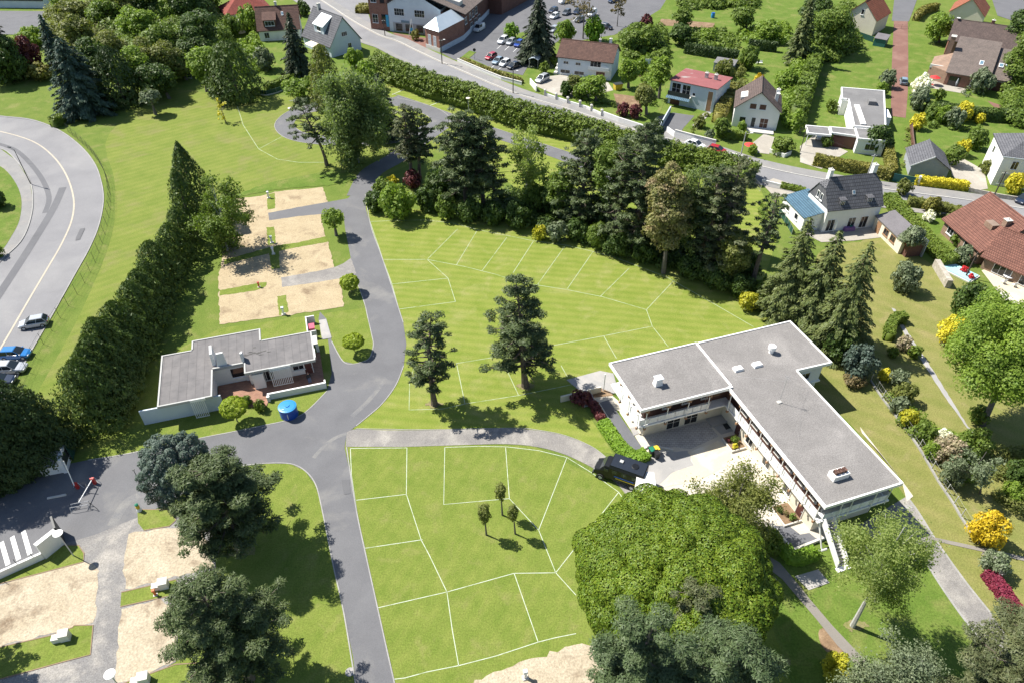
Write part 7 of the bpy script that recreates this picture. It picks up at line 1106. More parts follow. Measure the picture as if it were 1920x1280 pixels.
def car(label, front, rear, color, kind='hatch', group='parked cars', z=.03, name='parked_car'):
    body, g, r, pl, ty, rm, hl, tl, mi, L, Wd, belt = car_meshes(kind); c = (P(*front) + P(*rear)) / 2; t = thing(name, label, 'van' if kind == 'van' else 'car', (c[0], c[1], z), heading(rear, front), group); f = L / 2
    link('body', body, 'car_' + color, t); link('windows', g, 'car_glass', t); link('car_roof', r, 'car_' + color, t); link('pillars', pl, 'car_' + color, t)['kind'] = 'stuff'
    for x in (f * .63, -f * .62):
        for y in (Wd / 2 - .07, -Wd / 2 + .07): wl = link('wheel', ty, 'rubber', t, (x, y, .31)); link('rim', rm, 'steel', wl)
    for y in (Wd * .3, -Wd * .3): link('headlight', hl, 'lamp_clear', t, (f - .1, y, belt * .62)); link('tail_light', tl, 'lamp_red', t, (-f + .04, y * 1.05, belt * .72))
    for y in (Wd / 2 + .06, -Wd / 2 - .06): link('mirror', mi, 'car_' + color, t, (f * .36, y, belt + .02))
    return t
for a in (('silver hatchback parked on the curved road, ahead of the others', (40, 615), (92, 606), 'silver', 'hatch'), ('bright blue car parked on the curved road beside the fence', (61, 667), (4, 670), 'blue', 'hatch'), ('silver saloon parked between the blue and the dark car', (54, 693), (-12, 697), 'silver', 'saloon'), ('dark car cut by the left edge below the silver saloon', (30, 716), (-34, 722), 'darkblue', 'saloon'),
          ('white van driving out of the works yard', (888, 64), (909, 52), 'white', 'van'), ('white car in the upper parking row, left end', (934, 86), (952, 75), 'white', 'mpv'), ('silver car in the upper parking row, middle', (949, 89), (967, 77), 'silver', 'hatch'), ('bright blue car in the upper parking row under the spruce', (965, 92), (980, 81), 'deepblue', 'hatch'),
          ('red small car in the lower parking row', (911, 115), (930, 106), 'red', 'hatch'), ('grey blue car right of the red car', (924, 124), (944, 113), 'steelblue', 'saloon'), ('white car in the lower parking row', (936, 129), (957, 117), 'white', 'hatch'), ('black car at the right end of the lower parking row', (952, 132), (975, 123), 'black', 'saloon'),
          ('silver people carrier in the bungalow forecourt', (1005, 159), (1028, 147), 'silver', 'mpv'), ('dark blue car behind the parking spruce', (1027, 28), (1047, 19), 'darkblue', 'hatch'), ('white hatchback next to the parking spruce', (1031, 39), (1048, 30), 'white', 'hatch'), ('silver car right of the parking spruce, lower one', (1030, 65), (1046, 54), 'silver', 'hatch'), ('grey blue car left of the leafless tree', (1060, 69), (1076, 57), 'steelblue', 'hatch'),
          ('dark car in the middle of the car park', (1055, 32), (1069, 23), 'grey', 'hatch'), ('dark car behind the leafless tree', (1076, 30), (1089, 22), 'darkblue', 'hatch'), ('grey car right of the leafless tree', (1078, 45), (1095, 37), 'grey', 'hatch'), ('white van in the middle of the car park', (1100, 36), (1118, 25), 'white', 'van'), ('black hatchback alone on the right of the car park', (1151, 58), (1123, 51), 'black', 'hatch'), ('dark blue saloon at the top of the car park', (1138, 8), (1163, 2), 'darkblue', 'saloon'), ('white minibus at the top of the car park', (1043, 10), (1074, 3), 'white', 'van')):
    car(*a)
car('white car parked on the street by the long white wall', (1318, 281), (1288, 271), 'white', 'saloon', 'cars on the street'); car('red car on the street behind the hedge', (1354, 289), (1334, 284), 'red', 'hatch', 'cars on the street'); car('dark car at the right edge of the street', (1906, 385), (1928, 372), 'darkblue', 'hatch', 'cars on the street'); car('steel blue car with open boot on the red drive', (1692, 148), (1694, 166), 'steelblue', 'hatch', 'cars at the houses', .06); car('white car under the carport of the modern house', (1537, 266), (1535, 252), 'white', 'hatch', 'cars at the houses', .06)
# the black truck
c = (P(1130, 886) + P(1192, 908)) / 2; t = thing('truck', 'black box bodied expedition truck with open rear door on the gravel path', 'truck', (c[0], c[1], .05), heading((1192, 908), (1130, 886)))
plain('truck_black', (.006, .007, .009), .45, 0, .3, .1); plain('truck_roof', (.010, .016, .028), .6, 0, .3)
part('box_body', loft([[(-2.9, -1.05, .75), (-2.9, -1.08, 2.5), (-2.9, -.92, 2.85), (-2.9, .92, 2.85), (-2.9, 1.08, 2.5), (-2.9, 1.05, .75)], [(1.1, -1.05, .75), (1.1, -1.08, 2.5), (1.1, -.92, 2.85), (1.1, .92, 2.85), (1.1, 1.08, 2.5), (1.1, 1.05, .75)]]), 'truck_black', t)
part('roof_panel', MB().box(-2.8, -.95, 2.851, 1.0, .95, 2.93), 'truck_roof', t); part('roof_hatch', MB().lathe([(.42, 2.931), (.42, 2.97), (.36, 2.99)], 16, -1.6, 0), 'truck_black', t); part('roof_vent', MB().box(-.2, -.2, 2.931, .2, .2, 3.08), 'grey_post', t)
part('cab', loft([[(1.1, -1.0, .6), (1.1, -1.02, 1.7), (1.1, -.85, 2.4), (1.1, .85, 2.4), (1.1, 1.02, 1.7), (1.1, 1.0, .6)], [(1.7, -1.0, .6), (1.7, -1.0, 1.7), (1.65, -.8, 2.35), (1.65, .8, 2.35), (1.7, 1.0, 1.7), (1.7, 1.0, .6)], [(2.2, -.98, .6), (2.2, -.98, 1.45), (2.15, -.9, 1.6), (2.15, .9, 1.6), (2.2, .98, 1.45), (2.2, .98, .6)], [(2.85, -.9, .6), (2.85, -.9, 1.2), (2.8, -.8, 1.35), (2.8, .8, 1.35), (2.85, .9, 1.2), (2.85, .9, .6)]]), 'truck_black', t)
part('windscreen', MB().hexa([(1.66, -.78, 2.3), (1.66, .78, 2.3), (1.6, .78, 2.2), (1.6, -.78, 2.2)], [(1.68, -.76, 2.33), (1.68, .76, 2.33), (1.62, .76, 2.3), (1.62, -.76, 2.3)]).add([(1.74, -.8, 2.25), (1.74, .8, 2.25), (2.2, .9, 1.66), (2.2, -.9, 1.66)], [(0, 3, 2, 1)]), 'car_glass', t)
for s in (-1, 1):
    part('side_window', MB().box(1.15, s * 1.02 - .012, 1.7, 1.65, s * 1.02 + .012, 2.15), 'car_glass', t); part('headlight', MB().tube((2.84, s * .65, .95), (2.9, s * .65, .95), .14, n=10), 'lamp_clear', t)
    for x in (-1.9, -.7, .4): part('side_window', MB().box(x - .3, s * 1.085 - .01, 1.85, x + .3, s * 1.085 + .01, 2.3), 'car_glass', t)
    for x in (1.95, -1.75):
        wl = part('wheel', MB().tube((x, s * .98 - .13, .43), (x, s * .98 + .13, .43), .43, n=16), 'rubber', t); part('rim', MB().tube((x, s * 1.12 - .005, .43), (x, s * 1.12 + .004, .43), .22, n=10), 'steel', wl)
part('side_stripe', MB().box(-1.9, 1.086, 1.35, .4, 1.1, 1.5), 'blue_plastic', t); part('side_stripe', MB().box(-2.4, 1.086, 1.1, .2, 1.1, 1.22), 'yellow', t); part('bumper', MB().box(2.86, -1.0, .5, 3.0, 1.0, .8), 'dark_metal', t); part('rear_door', MB().hexa([(-2.95, .98, .8), (-3.75, 1.5, .8), (-3.72, 1.54, .8), (-2.92, 1.03, .8)], [(-2.95, .98, 2.4), (-3.75, 1.5, 2.4), (-3.72, 1.54, 2.4), (-2.92, 1.03, 2.4)]), 'truck_black', t); part('rear_step', MB().box(-3.3, -.9, .45, -2.92, .6, .55), 'dark_metal', t); part('spare_wheel', MB().tube((-2.93, -.5, 1.5), (-3.15, -.5, 1.5), .42, n=16), 'rubber', t)
# white box trailer
c = P(1213, 914, 2.6); t = thing('box_trailer', 'white box trailer with cream roof stripe beside the round tree', 'trailer', (c[0], c[1], .05), R(88)); part('box_body', MB().box(-2.2, -1.0, .5, 2.2, 1.0, 2.6), 'trim_white', t); part('roof_stripe', MB().box(-2.2, -.15, 2.601, 2.2, .4, 2.62), 'offwhite', t); part('drawbar', MB().tube((-2.2, -.4, .5), (-3.2, 0, .45), .05, n=5).tube((-2.2, .4, .5), (-3.2, 0, .45), .05, n=5), 'dark_metal', t)
for s in (-1, 1): part('wheel', MB().tube((-.3, s * .9 - .1, .33), (-.3, s * .9 + .1, .33), .33, n=14), 'rubber', t); part('wheel', MB().tube((.5, s * .9 - .1, .33), (.5, s * .9 + .1, .33), .33, n=14), 'rubber', t)
# bins at the end of the hedge
for i, (u, v, lidm, lab) in enumerate(((1221, 852, 'green_plastic', 'dark wheelie bin with green lid at the hedge end'), (1229, 850, 'yellow', 'dark wheelie bin with yellow lid at the hedge end'), (1230, 858, 'black', 'black wheelie bin with black lid beside the others'))):
    t = thing('wheelie_bin', lab, 'bin', tuple(P(u, v)), R(20), 'bins at the hedge'); part('body', MB().hexa([(-.22, -.26, .05), (.22, -.26, .05), (.22, .24, .05), (-.22, .24, .05)], [(-.29, -.34, 1.0), (.29, -.34, 1.0), (.29, .34, 1.0), (-.29, .34, 1.0)]), 'dark_metal', t); part('lid', MB().box(-.31, -.36, 1.001, .31, .38, 1.08), lidm, t)

# ================================================================ FENCES, WALLS, POLES
def fence(label, pxs, npost, h, mat='dark_metal', mesh=None, base=None, name='fence', lean=0, r_=.03, sm=4):
    pts = smooth(G(pxs), sm) if sm else G(pxs); A = np.array(pts); o = A[0].copy(); A = A - o; L = np.concatenate([[0], np.cumsum(np.linalg.norm(np.diff(A, axis=0), axis=1))]); t = thing(name, label, 'fence', tuple(o)); pos = [np.array([np.interp(L[-1] * i / (npost - 1), L, A[:, k]) for k in range(3)]) for i in range(npost)]
    pm = MB().tube((0, 0, -.05), (0, lean, h), r_, n=6).mesh('post')
    for p in pos: link('post', pm, mat, t, tuple(p))
    for a, c in zip(pos[:-1], pos[1:]):
        if mesh == 'wire':
            m = MB()
            for z in (.1, h * .5, h - .04): m.tube(tuple(a + [0, 0, z]), tuple(c + [0, 0, z]), .012, n=3)
            k = max(2, int(np.linalg.norm(c - a) / .35))
            for i in range(1, k): q = a + (c - a) * i / k; m.tube(tuple(q + [0, 0, .08]), tuple(q + [0, 0, h - .04]), .006, n=3)
            part('mesh_panel', m, mat, t)
        elif mesh == 'solid':
            d = unit(c - a); nr = np.array([-d[1], d[0], 0]) * .02; part('panel', MB().hexa([tuple(a - nr + [0, 0, .08]), tuple(c - nr + [0, 0, .08]), tuple(c + nr + [0, 0, .08]), tuple(a + nr + [0, 0, .08])], [tuple(a - nr + [0, 0, h - .1]), tuple(c - nr + [0, 0, h - .1]), tuple(c + nr + [0, 0, h - .1]), tuple(a + nr + [0, 0, h - .1])]), 'green_mesh', t)
        if base: d = unit(c - a); nr = np.array([-d[1], d[0], 0]) * .1; part('base_board', MB().hexa([tuple(a - nr), tuple(c - nr), tuple(c + nr), tuple(a + nr)], [tuple(v + np.array([0, 0, .25])) for v in (a - nr, c - nr, c + nr, a + nr)]), base, t)
    return t
fence('wire mesh fence with dark posts along the curved road', [(128, 248), (165, 280), (192, 315), (205, 350), (208, 385), (201, 425), (184, 480), (160, 530), (128, 575), (107, 606), (85, 640), (62, 680), (42, 725)], 31, 1.95, 'dark_metal', 'wire')
fence('green mesh fence with concrete posts beyond the long building', [(1632, 714), (1650, 742), (1668, 766), (1690, 795), (1716, 830), (1738, 866), (1760, 905), (1784, 940), (1806, 978), (1834, 1018)], 16, 1.5, 'grey_post', 'wire', 'kerb', r_=.06)
fence('low green gate panels in the conifer gap', [(143, 838), (138, 862)], 3, 2.6, 'green_mesh', 'solid', sm=0); fence('garden fence with white base below the rounded dark conifer', [(480, 178), (508, 180), (535, 168)], 4, 1.3, 'grey_post', 'solid', 'stone_pale', sm=0); fence('white wall and posts behind the young lawn tree', [(338, 145), (360, 148)], 3, 1.2, 'stone_pale', 'solid', 'stone_pale', sm=0)
fence('green fence panels at the foot of the orange gable house', [(1596, 66), (1636, 80)], 4, 1.6, 'green_mesh', 'solid', sm=0); fence('pale board fence left of the mansard house patio', [(1460, 402), (1476, 425), (1484, 440)], 6, 1.3, 'stone_pale', 'solid', sm=0); fence('wire fence behind the shaded garden', [(1380, 300), (1400, 330), (1425, 360)], 6, 1.4, 'stone_pale', 'wire', sm=0); fence('wooden garden gate beside the tiled bungalow', [(1820, 405), (1842, 411)], 3, 1.1, 'brown_wood', 'solid', sm=0)
def wall(label, pxs, h, th=.22, mat='wall_white', name='garden_wall', cap=None, piers=0, wallz=0):
    pts = G(pxs); A = [p - pts[0] for p in pts]; t = thing(name, label, 'wall', tuple(pts[0])); part('wall_body', ribbon_mb(A, -th / 2, th / 2, -.1, h), mat, t)
    if cap: part('coping', ribbon_mb(A, -th / 2 - .05, th / 2 + .05, h + .001, h + .07), cap, t)
    if piers:
        L = np.concatenate([[0], np.cumsum(np.linalg.norm(np.diff(np.array(A), axis=0), axis=1))])
        for i in range(piers):
            p = [np.interp(L[-1] * i / (piers - 1), L, np.array(A)[:, k]) for k in range(2)]; part('pier', MB().box(p[0] - .25, p[1] - .25, -.1, p[0] + .25, p[1] + .25, h + .75).hexa([(p[0] - .3, p[1] - .3, h + .751), (p[0] + .3, p[1] - .3, h + .751), (p[0] + .3, p[1] + .3, h + .751), (p[0] - .3, p[1] + .3, h + .751)], [(p[0] - .08, p[1] - .08, h + .95), (p[0] + .08, p[1] - .08, h + .95), (p[0] + .08, p[1] + .08, h + .95), (p[0] - .08, p[1] + .08, h + .95)]), 'stone_pale', t)
    return t
wall('low white wall along the car park pavement', [(858, 116), (900, 134), (940, 150), (978, 160)], .8, cap='stone_pale'); wall('white front wall with piers at the brown roofed bungalow', [(1022, 180), (1060, 193), (1100, 205), (1128, 218)], .7, piers=6); wall('plain white street wall right of the piers', [(1128, 218), (1160, 230), (1204, 244)], 1.2); wall('tall white retaining wall below the red roofed house', [(1264, 258), (1300, 268), (1340, 278)], 1.7, cap='stone_pale')
wall('white wall beside the sunken driveway', [(1264, 258), (1250, 248)], 1.2); wall('white side wall of the driveway by the red roofed house', [(1228, 262), (1240, 240), (1256, 212)], 1.6, mat='wall_blue'); wall('white low walls at the brown gable house street front', [(1345, 285), (1372, 293), (1400, 300)], .7); wall('low white wall at the mansard house drive', [(1428, 342), (1460, 350), (1512, 364)], .6); wall('stone wall with white gate at the white house', [(1815, 360), (1870, 372), (1920, 380)], .9, mat='wall_stone'); wall('white gate post wall at the street by the rounded shrub tree', [(1442, 286), (1470, 296), (1482, 290)], .8)
wall('rough white stone wall beside the pool', [(1752, 500), (1764, 520), (1776, 540)], 1.4, .8, 'wall_stone'); wall('long garden wall right of the modern house', [(1706, 232), (1708, 262), (1711, 285)], 1.3, mat='brick_dark'); wall('cream wall at the left foot of the conifers by the entrance', [(-40, 925), (40, 896), (96, 874)], 1.1, mat='wall_cream'); wall('small white gate wall left of the forecourt', [(994, 158), (1006, 172)], 1.4)
fence('black iron railing between the forecourt piers', [(1004, 172), (1022, 180)], 4, 1.2, 'dark_metal', 'wire', sm=0); fence('dark gate across the red drive', [(1675, 55), (1703, 55)], 3, 1.4, 'dark_metal', 'wire', sm=0)
t = thing('street_gate', 'teal green gate beside the clipped street hedge', 'gate', tuple(P(1672, 340)), heading((1672, 340), (1706, 346))); part('panel', MB().box(0, -.04, .05, 4.2, .04, 1.6), 'green_door', t); part('gate_post', MB().box(4.25, -.2, 0, 4.65, .2, 2.0), 'trim_white', t)
def pole(label, base, topv, r_=.13, mat='pole_wood', arms=0, name='utility_pole', cat='pole', h=None, lamp=False):
    B = P(*base); h = h or height_at(base, topv); t = thing(name, label, cat, tuple(B)); part('shaft', MB().tube((0, 0, -.1), (0, 0, h), r_, r_ * .7, 8), mat, t)
    for i in range(arms): part('crossarm', MB().box(-.5, -.05, h - .35 - i * .5, .5, .05, h - .25 - i * .5), 'grey_post', t)
    if lamp: part('lamp_arm', MB().tube((0, 0, h - .4), (.9, -.6, h + .1), .04, n=5), 'grey_post', t); part('lamp_head', MB().box(.7, -.8, h + .05, 1.2, -.5, h + .18), 'white', t)
    return t
pole('wooden pole in front of the brick tower', (722, 68), 37, arms=1); pole('tall pole at the corner of the brick annex', (829, 120), 74, arms=1, lamp=True); pole('street pole with lamp by the parking shrub', (962, 175), 132, lamp=True); pole('grey street pole with lamp in front of the brown gable house', (1389, 292), 248, mat='grey_post', lamp=True); pole('tall pole behind the mansard house', (1622, 342), 290, arms=1, mat='grey_post'); pole('tall wooden pole at the right edge of the street', (1848, 399), 322, arms=1); pole('dark pole beside the pool', (1810, 520), 474); pole('thin pole near the carport of the modern house', (1500, 285), 236, .09)
def wire(label, a, c, sag=.5):
    a, c = np.array(a), np.array(c); m = MB(); pv = a
    for i in range(1, 9): f = i / 8; q = a + (c - a) * f - np.array([0, 0, sag * 4 * f * (1 - f)]); m.tube(tuple(pv), tuple(q), .012, n=3, cap=False); pv = q
    return solo('overhead_wire', m, 'dark_metal', label, 'wire')
wire('overhead wire from the annex pole over the car park entrance', P(829, 120) + [0, 0, 5.6], P(962, 175) + [0, 0, 5]); wire('overhead wire across the street by the gable house', P(1389, 292) + [0, 0, 4.6], P(1500, 285) + [0, 0, 5]); wire('overhead wire over the drive of the modern house', P(1500, 285) + [0, 0, 5], P(1622, 342) + [0, 0, 5.5]); wire('overhead wire from the tall pole to the right edge', P(1848, 399) + [0, 0, 8], P(1990, 380) + [0, 0, 7]); wire('overhead wire from the mansard house pole to the right', P(1622, 342) + [0, 0, 5.5], P(1848, 399) + [0, 0, 8])
def road_lamp():
    B = P(58, 346); h = 7.0; t = thing('street_lamp', 'tall dark road lamp with arm at the curved road', 'lamp', tuple(B)); part('pole', MB().tube((0, 0, 0), (0, 0, h), .09, .05, 8), 'dark_metal', t); part('arm', MB().tube((0, 0, h), (-.9, .5, h + .25), .04, n=6), 'dark_metal', t); part('lamp_head', MB().hexa([(-1.5, .6, h + .2), (-.8, .3, h + .2), (-.7, .55, h + .2), (-1.4, .85, h + .2)], [(-1.4, .65, h + .36), (-.85, .4, h + .36), (-.8, .5, h + .36), (-1.35, .75, h + .36)]), 'dark_metal', t)
road_lamp()
def park_lamp(label, base, h=3.8, disc=True):
    t = thing('park_lamp', label, 'lamp', tuple(P(*base)), 0, 'park lamps'); part('pole', MB().tube((0, 0, 0), (0, 0, h - .35), .06, .045, 8), 'steel', t); part('lamp_head', MB().lathe([(.1, h - .35), (.13, h - .1), (.48, h - .06), (.48, h), (.2, h + .1), (.04, h + .12)], 16), 'lamp_cream' if not disc else 'white', t)
park_lamp('lamp on the grass inside the loop road', (551, 238), 4.2, False); park_lamp('lamp beside the street hedge at the loop road', (879, 216), 3.9, False); park_lamp('white disc lamp at the entrance wall', (138, 1041), 4.0); park_lamp('white disc lamp at the bottom left edge of the yard', (238, 1303), 4.2)
t = thing('marker_post', 'thin dark post at the edge of the camp road by the blue conifer', 'post', tuple(P(264, 906))); part('shaft', MB().tube((0, 0, 0), (0, 0, 2.4), .035, n=6), 'dark_metal', t); part('head', MB().box(-.1, -.1, 2.4, .1, .1, 2.5), 'dark_metal', t)
# service pillars
def pedestal(label, base, mat='trim_white', h=1.3):
    t = thing('service_pillar', label, 'pillar', tuple(P(*base)), R(15), 'service pillars on the pitches'); sc = .62 if mat in ('red_plastic', 'orange') else .85; t.scale = (sc, sc, sc); part('foot', MB().box(-.32, -.28, -.02, .32, .28, .18), 'stone_pale', t); part('shaft', MB().hexa([(-.17, -.14, .18), (.17, -.14, .18), (.17, .14, .18), (-.17, .14, .18)], [(-.14, -.12, h), (.14, -.12, h), (.14, .12, h), (-.14, .12, h)]), mat, t); part('head', MB().hexa([(-.25, -.2, h), (.25, -.2, h), (.25, .2, h), (-.25, .2, h)], [(-.22, -.16, h + .28), (.22, -.16, h + .28), (.22, .2, h + .34), (-.22, .2, h + .34)]), mat if mat != 'trim_white' else 'aluminium', t)
for u, v, m_, lab in ((504, 372, 'trim_white', 'white service pillar at the uppermost sand pitch'), (510, 456, 'trim_white', 'white service pillar at the middle grass divider'), (513, 477, 'trim_white', 'pale service pillar in the birch shade'), (532, 590, 'trim_white', 'white service pillar at the lowest sand pitch'), (486, 539, 'red_plastic', 'red hydrant post among the sand pitches'), (985, 1270, 'trim_white', 'white service pillar at the bottom sand patch'), (292, 1115, 'orange', 'orange red hydrant post in the lower left yard')): pedestal(lab, (u, v), m_, 1.3 if m_ != 'orange' else 1.2)
def cabinet(label, base, rz=14):
    t = thing('utility_cabinet', label, 'cabinet', tuple(P(*base)), R(rz), 'utility cabinets in the yard'); part('body', MB().box(-.1, -.35, 0, .75, .35, 1.0), 'offwhite', t); part('lower_box', MB().box(-.8, -.3, 0, -.102, .3, .65), 'offwhite', t); part('lid', MB().hexa([(-.14, -.4, 1.0), (.79, -.4, 1.0), (.79, .4, 1.06), (-.14, .4, 1.06)], [(-.14, -.4, 1.06), (.79, -.4, 1.06), (.79, .4, 1.14), (-.14, .4, 1.14)]), 'stone_pale', t)
cabinet('cream utility cabinet on the left grass strip', (118, 1198)); cabinet('cream utility cabinet beside the orange hydrant', (303, 1101)); cabinet('cream utility cabinet at the bottom edge of the yard', (266, 1278))
# entrance: gate wall, barriers, rack, sign wall
ga = R(15)
t = thing('gate_wall', 'white sloped gate wall block with pillar at the entrance', 'wall', tuple(P(118, 883)), ga); part('wall_body', MB().hexa([(-2.0, -.25, 0), (.2, -.25, 0), (.2, 1.6, 0), (-2.0, 1.6, 0)], [(-2.0, -.25, 1.5), (.2, -.25, 1.5), (.2, 1.6, 1.9), (-2.0, 1.6, 1.9)]), 'trim_white', t); part('pillar', MB().box(.21, -.4, 0, .6, 2.2, 2.3), 'trim_white', t); part('notice_board', MB().box(.601, .1, .8, .66, 1.7, 2.0), 'dark_metal', t)
def barrier(label, base, arm_to, rz):
    t = thing('barrier', label, 'barrier', tuple(P(*base)), rz); part('housing', MB().box(-.14, -.14, 0, .14, .14, 1.0), 'red_plastic', t); part('counterweight', MB().box(-.32, -.08, .78, -.141, .08, .95), 'red_plastic', t); part('arm', MB().tube((0, -.26, .9), arm_to, .06, .045, 6), 'white', t); part('frame', MB().tube((-.6, .1, 0), (-.2, .1, .9), .03, n=5).tube((.6, .1, 0), (.2, .1, .9), .03, n=5), 'steel', t)
barrier('red and white barrier with raised arm nearest the gate', (147, 915), (-.2, .5, 4.2), 0); barrier('red and white barrier with lowered arm in the roadway', (179, 906), (.1, -3.4, 1.1), 0)
t = thing('arm_rest', 'forked rest post for the lowered barrier arm', 'post', tuple(P(176, 953))); part('legs', MB().tube((-.4, 0, 0), (0, 0, 1.0), .03, n=5).tube((.5, -.1, 0), (0, 0, 1.0), .03, n=5), 'dark_metal', t); part('fork', MB().box(-.08, -.04, 1.0, .08, .04, 1.12), 'dark_metal', t)
solo('kerb_block', MB().hexa([(-1.0, -.12, 0), (1.0, -.12, 0), (1.0, .12, 0), (-1.0, .12, 0)], [(-.95, -.09, .2), (.95, -.09, .2), (.95, .09, .2), (-.95, .09, .2)]), 'stone_pale', 'loose concrete kerb block on the entrance asphalt', 'kerb block', tuple(P(107, 931)), ga)
t = thing('bike_rack', 'bent tube bike rack on the entrance asphalt', 'rack', tuple(P(152, 958)), ga)
for y in (0, .5): part('hoop', MB().tube((-.9, y, 0), (-.9, y + .15, .75), .03, n=5).tube((-.9, y + .15, .75), (.9, y + .15, .75), .03, n=5).tube((.9, y + .15, .75), (.9, y, 0), .03, n=5), 'steel', t)
def px_wall(pts, h, th=.25): return ribbon_mb([P(*p) - P(*pts[0]) for p in pts], -th / 2, th / 2, -.1, h)
t = thing('entrance_wall', 'long white entrance wall with taller sign block at the lower left', 'wall', tuple(P(-40, 1102))); A = [(-40, 1102), (84, 1046)]; part('wall_body', px_wall(A, 1.0), 'wall_white', t); A2 = [(84, 1046), (120, 1017)]; o = part('sign_wall', px_wall(A2, 2.4, .5), 'wall_white', t); o.location = tuple(P(84, 1046) - P(-40, 1102)); o2 = part('sign_panel', px_wall([(119, 1022), (112, 1000)], 2.6, .2), 'dark_metal', t); o2.location = tuple(P(121, 1016) - P(-40, 1102))
for k, (u, v) in enumerate(((0, 1086), (40, 1067), (70, 1054))): part('railing_post', MB().tube((0, 0, 0), (0, 0, .9), .03, n=5), 'dark_metal', t).location = tuple(P(u, v, 0) + [0, 0, 1.0] - P(-40, 1102))
for i, (u, v) in enumerate(((5, 1040), (25, 1030), (46, 1020))):
    struct('crossing_bar', MB().face(*[p + [0, 0, .045] for p in G([(u - 6, v - 22), (u + 2, v - 27), (u + 15, v + 16), (u + 6, v + 21)])]), 'paint_white')
t = thing('post_box', 'tiny teal and yellow toy like post at the grass corner', 'post', tuple(P(262, 957))); part('foot', MB().lathe([(.28, 0), (.25, .3), (.2, .5)], 10), 'white', t); part('body', MB().lathe([(.2, .5), (.22, .8), (.12, 1.0)], 10), 'yellow', t); part('cap', MB().lathe([(.18, 1.0), (.2, 1.15), (.05, 1.25)], 10), 'green_plastic', t)
# garden things
t = thing('swimming_pool', 'small pale turquoise pool cover beside the stone wall', 'pool', tuple(P(1795, 510)), R(-55)); part('cover', MB().box(-2.6, -1.3, 0, 2.6, 1.3, .35), 'pool', t); part('edge', MB().box(-2.8, -1.5, 0, 2.8, 1.5, .2), 'stone_pale', t)
t = thing('patio_table', 'white round patio table with chairs on the tiled bungalow terrace', 'table', tuple(P(1888, 524))); part('top', MB().lathe([(.8, .7), (.8, .75)], 14), 'white', t); part('leg', MB().tube((0, 0, 0), (0, 0, .7), .06, n=6), 'white', t)
for i in range(2):
    q = P(1880 + i * 20, 532 + i * 6); c_ = thing('patio_chair', ('left' if i == 0 else 'right') + ' white patio chair at the bungalow terrace table', 'chair', tuple(q)); part('seat', MB().box(-.25, -.25, .4, .25, .25, .46), 'white', c_); part('backrest', MB().box(-.25, -.28, .46, .25, -.24, .95), 'white', c_)
    for sx in (-.22, .22):
        for sy in (-.22, .22): part('leg', MB().box(sx - .02, sy - .02, 0, sx + .02, sy + .02, .4), 'white', c_)
def parasol(label, base, closed, mat, h=2.4):
    t = thing('parasol', label, 'parasol', tuple(P(*base))); part('pole', MB().tube((0, 0, 0), (0, 0, h), .03, n=5), 'steel', t); part('canopy', MB().lathe([(.12, h * .35), (.22, h * .55), (.1, h * .95), (.03, h)] if closed else [(1.2, h - .5), (.6, h - .22), (.05, h)], 10), mat, t)
parasol('open red parasol on the brick villa patio', (1748, 160), False, 'parasol'); parasol('closed pale parasol on the brick villa patio', (1790, 166), True, 'shutter'); parasol('small red parasol at the gable house gate', (1404, 284), False, 'parasol', 1.9); parasol('closed white parasol on the mansard house patio', (1562, 438), True, 'white')
t = thing('garden_table', 'red garden table and chairs set on the villa patio', 'table', tuple(P(1742, 164))); part('top', MB().box(-.7, -.5, .68, .7, .5, .74), 'red_plastic', t)
for sx in (-.6, .6):
    for sy in (-.4, .4): part('leg', MB().box(sx - .03, sy - .03, 0, sx + .03, sy + .03, .68), 'red_plastic', t)
t = thing('covered_table', 'purple covered table on the mansard house patio', 'table', tuple(P(1590, 432)), R(10)); part('cloth', MB().hexa([(-1.0, -.5, 0), (1.0, -.5, 0), (1.0, .5, 0), (-1.0, .5, 0)], [(-.9, -.45, .75), (.9, -.45, .75), (.9, .45, .75), (-.9, .45, .75)]), 'purple', t); part('dish', MB().lathe([(.2, .75), (.25, .9)], 8, .3, 0), 'green_plastic', t)
t = thing('garden_bench', 'white bench on the lawn behind the brown gable house', 'bench', tuple(P(1423, 121)), R(-10)); part('seat', MB().box(-.8, -.25, .42, .8, .25, .48), 'white', t); part('backrest', MB().box(-.8, .22, .48, .8, .27, .95), 'white', t); part('leg', MB().box(-.75, -.22, 0, -.68, .22, .42), 'white', t); part('leg', MB().box(.68, -.22, 0, .75, .22, .42), 'white', t)
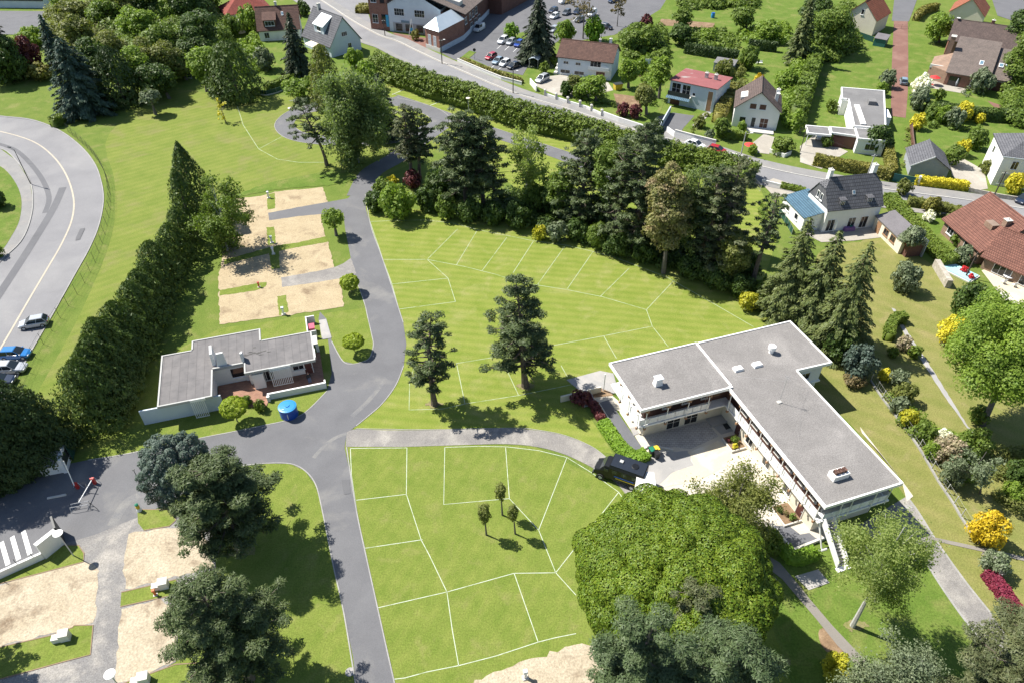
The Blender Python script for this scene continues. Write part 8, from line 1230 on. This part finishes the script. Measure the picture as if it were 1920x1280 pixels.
t = thing('yellow_skip', 'yellow upright container beside the bungalow terrace', 'container', tuple(P(1158, 168)), R(20)); part('body', MB().hexa([(-.8, -.6, 0), (.8, -.6, 0), (.8, .6, 0), (-.8, .6, 0)], [(-1.0, -.7, 1.4), (1.0, -.7, 1.4), (1.0, .7, 1.4), (-1.0, .7, 1.4)]), 'yellow', t); part('rim', MB().box(-1.05, -.75, 1.401, 1.05, .75, 1.48), 'dark_metal', t)
t = thing('laundry_line', 'white laundry hanging in the bungalow garden', 'laundry', tuple(P(1212, 126))); part('cloth', MB().hexa([(-.9, -.02, .6), (.9, -.05, .5), (.9, .0, .5), (-.9, .03, .6)], [(-.95, -.02, 2.0), (.95, -.02, 2.0), (.95, .02, 2.0), (-.95, .02, 2.0)]), 'white', t); part('prop', MB().tube((-1.2, 0, 0), (-1.2, 0, 2.1), .04, n=5).tube((1.2, 0, 0), (1.2, 0, 2.1), .04, n=5).tube((-1.2, 0, 2.05), (1.2, 0, 2.05), .015, n=3), 'grey_post', t)
t = thing('blue_barrel', 'blue rain barrel in the allotment at the top', 'barrel', tuple(P(1336, 34))); part('body', MB().lathe([(.5, 0), (.58, .5), (.58, .9), (.5, 1.4)], 14), 'blue_lid', t); part('lid', MB().lathe([(.54, 1.401), (.54, 1.47), (.1, 1.5)], 14), 'blue_plastic', t)
for u, v in ((1306, 105), (1328, 109)):
    t = thing('clothes_pole', ('left' if u < 1320 else 'right') + ' thin clothes pole in front of the dark clipped hedge', 'pole', tuple(P(u, v))); part('shaft', MB().tube((0, 0, 0), (0, 0, 2.2), .04, n=5), 'grey_post', t); part('crossbar', MB().tube((-.5, 0, 2.15), (.5, 0, 2.15), .03, n=4), 'grey_post', t)
for i, (u, v, lab) in enumerate(((957, 68, 'dark round sign on a post at the parking verge, upper'), (890, 112, 'dark round sign on a post at the parking entrance, lower'))):
    t = thing('round_sign', lab, 'sign', tuple(P(u + 12 if i == 0 else u, v))); part('post', MB().tube((0, 0, 0), (0, 0, 2.6), .05, n=6), 'grey_post', t); part('disc', MB().tube((0, -.06, 2.5), (0, -.12, 2.5), .4, n=14), 'black', t)
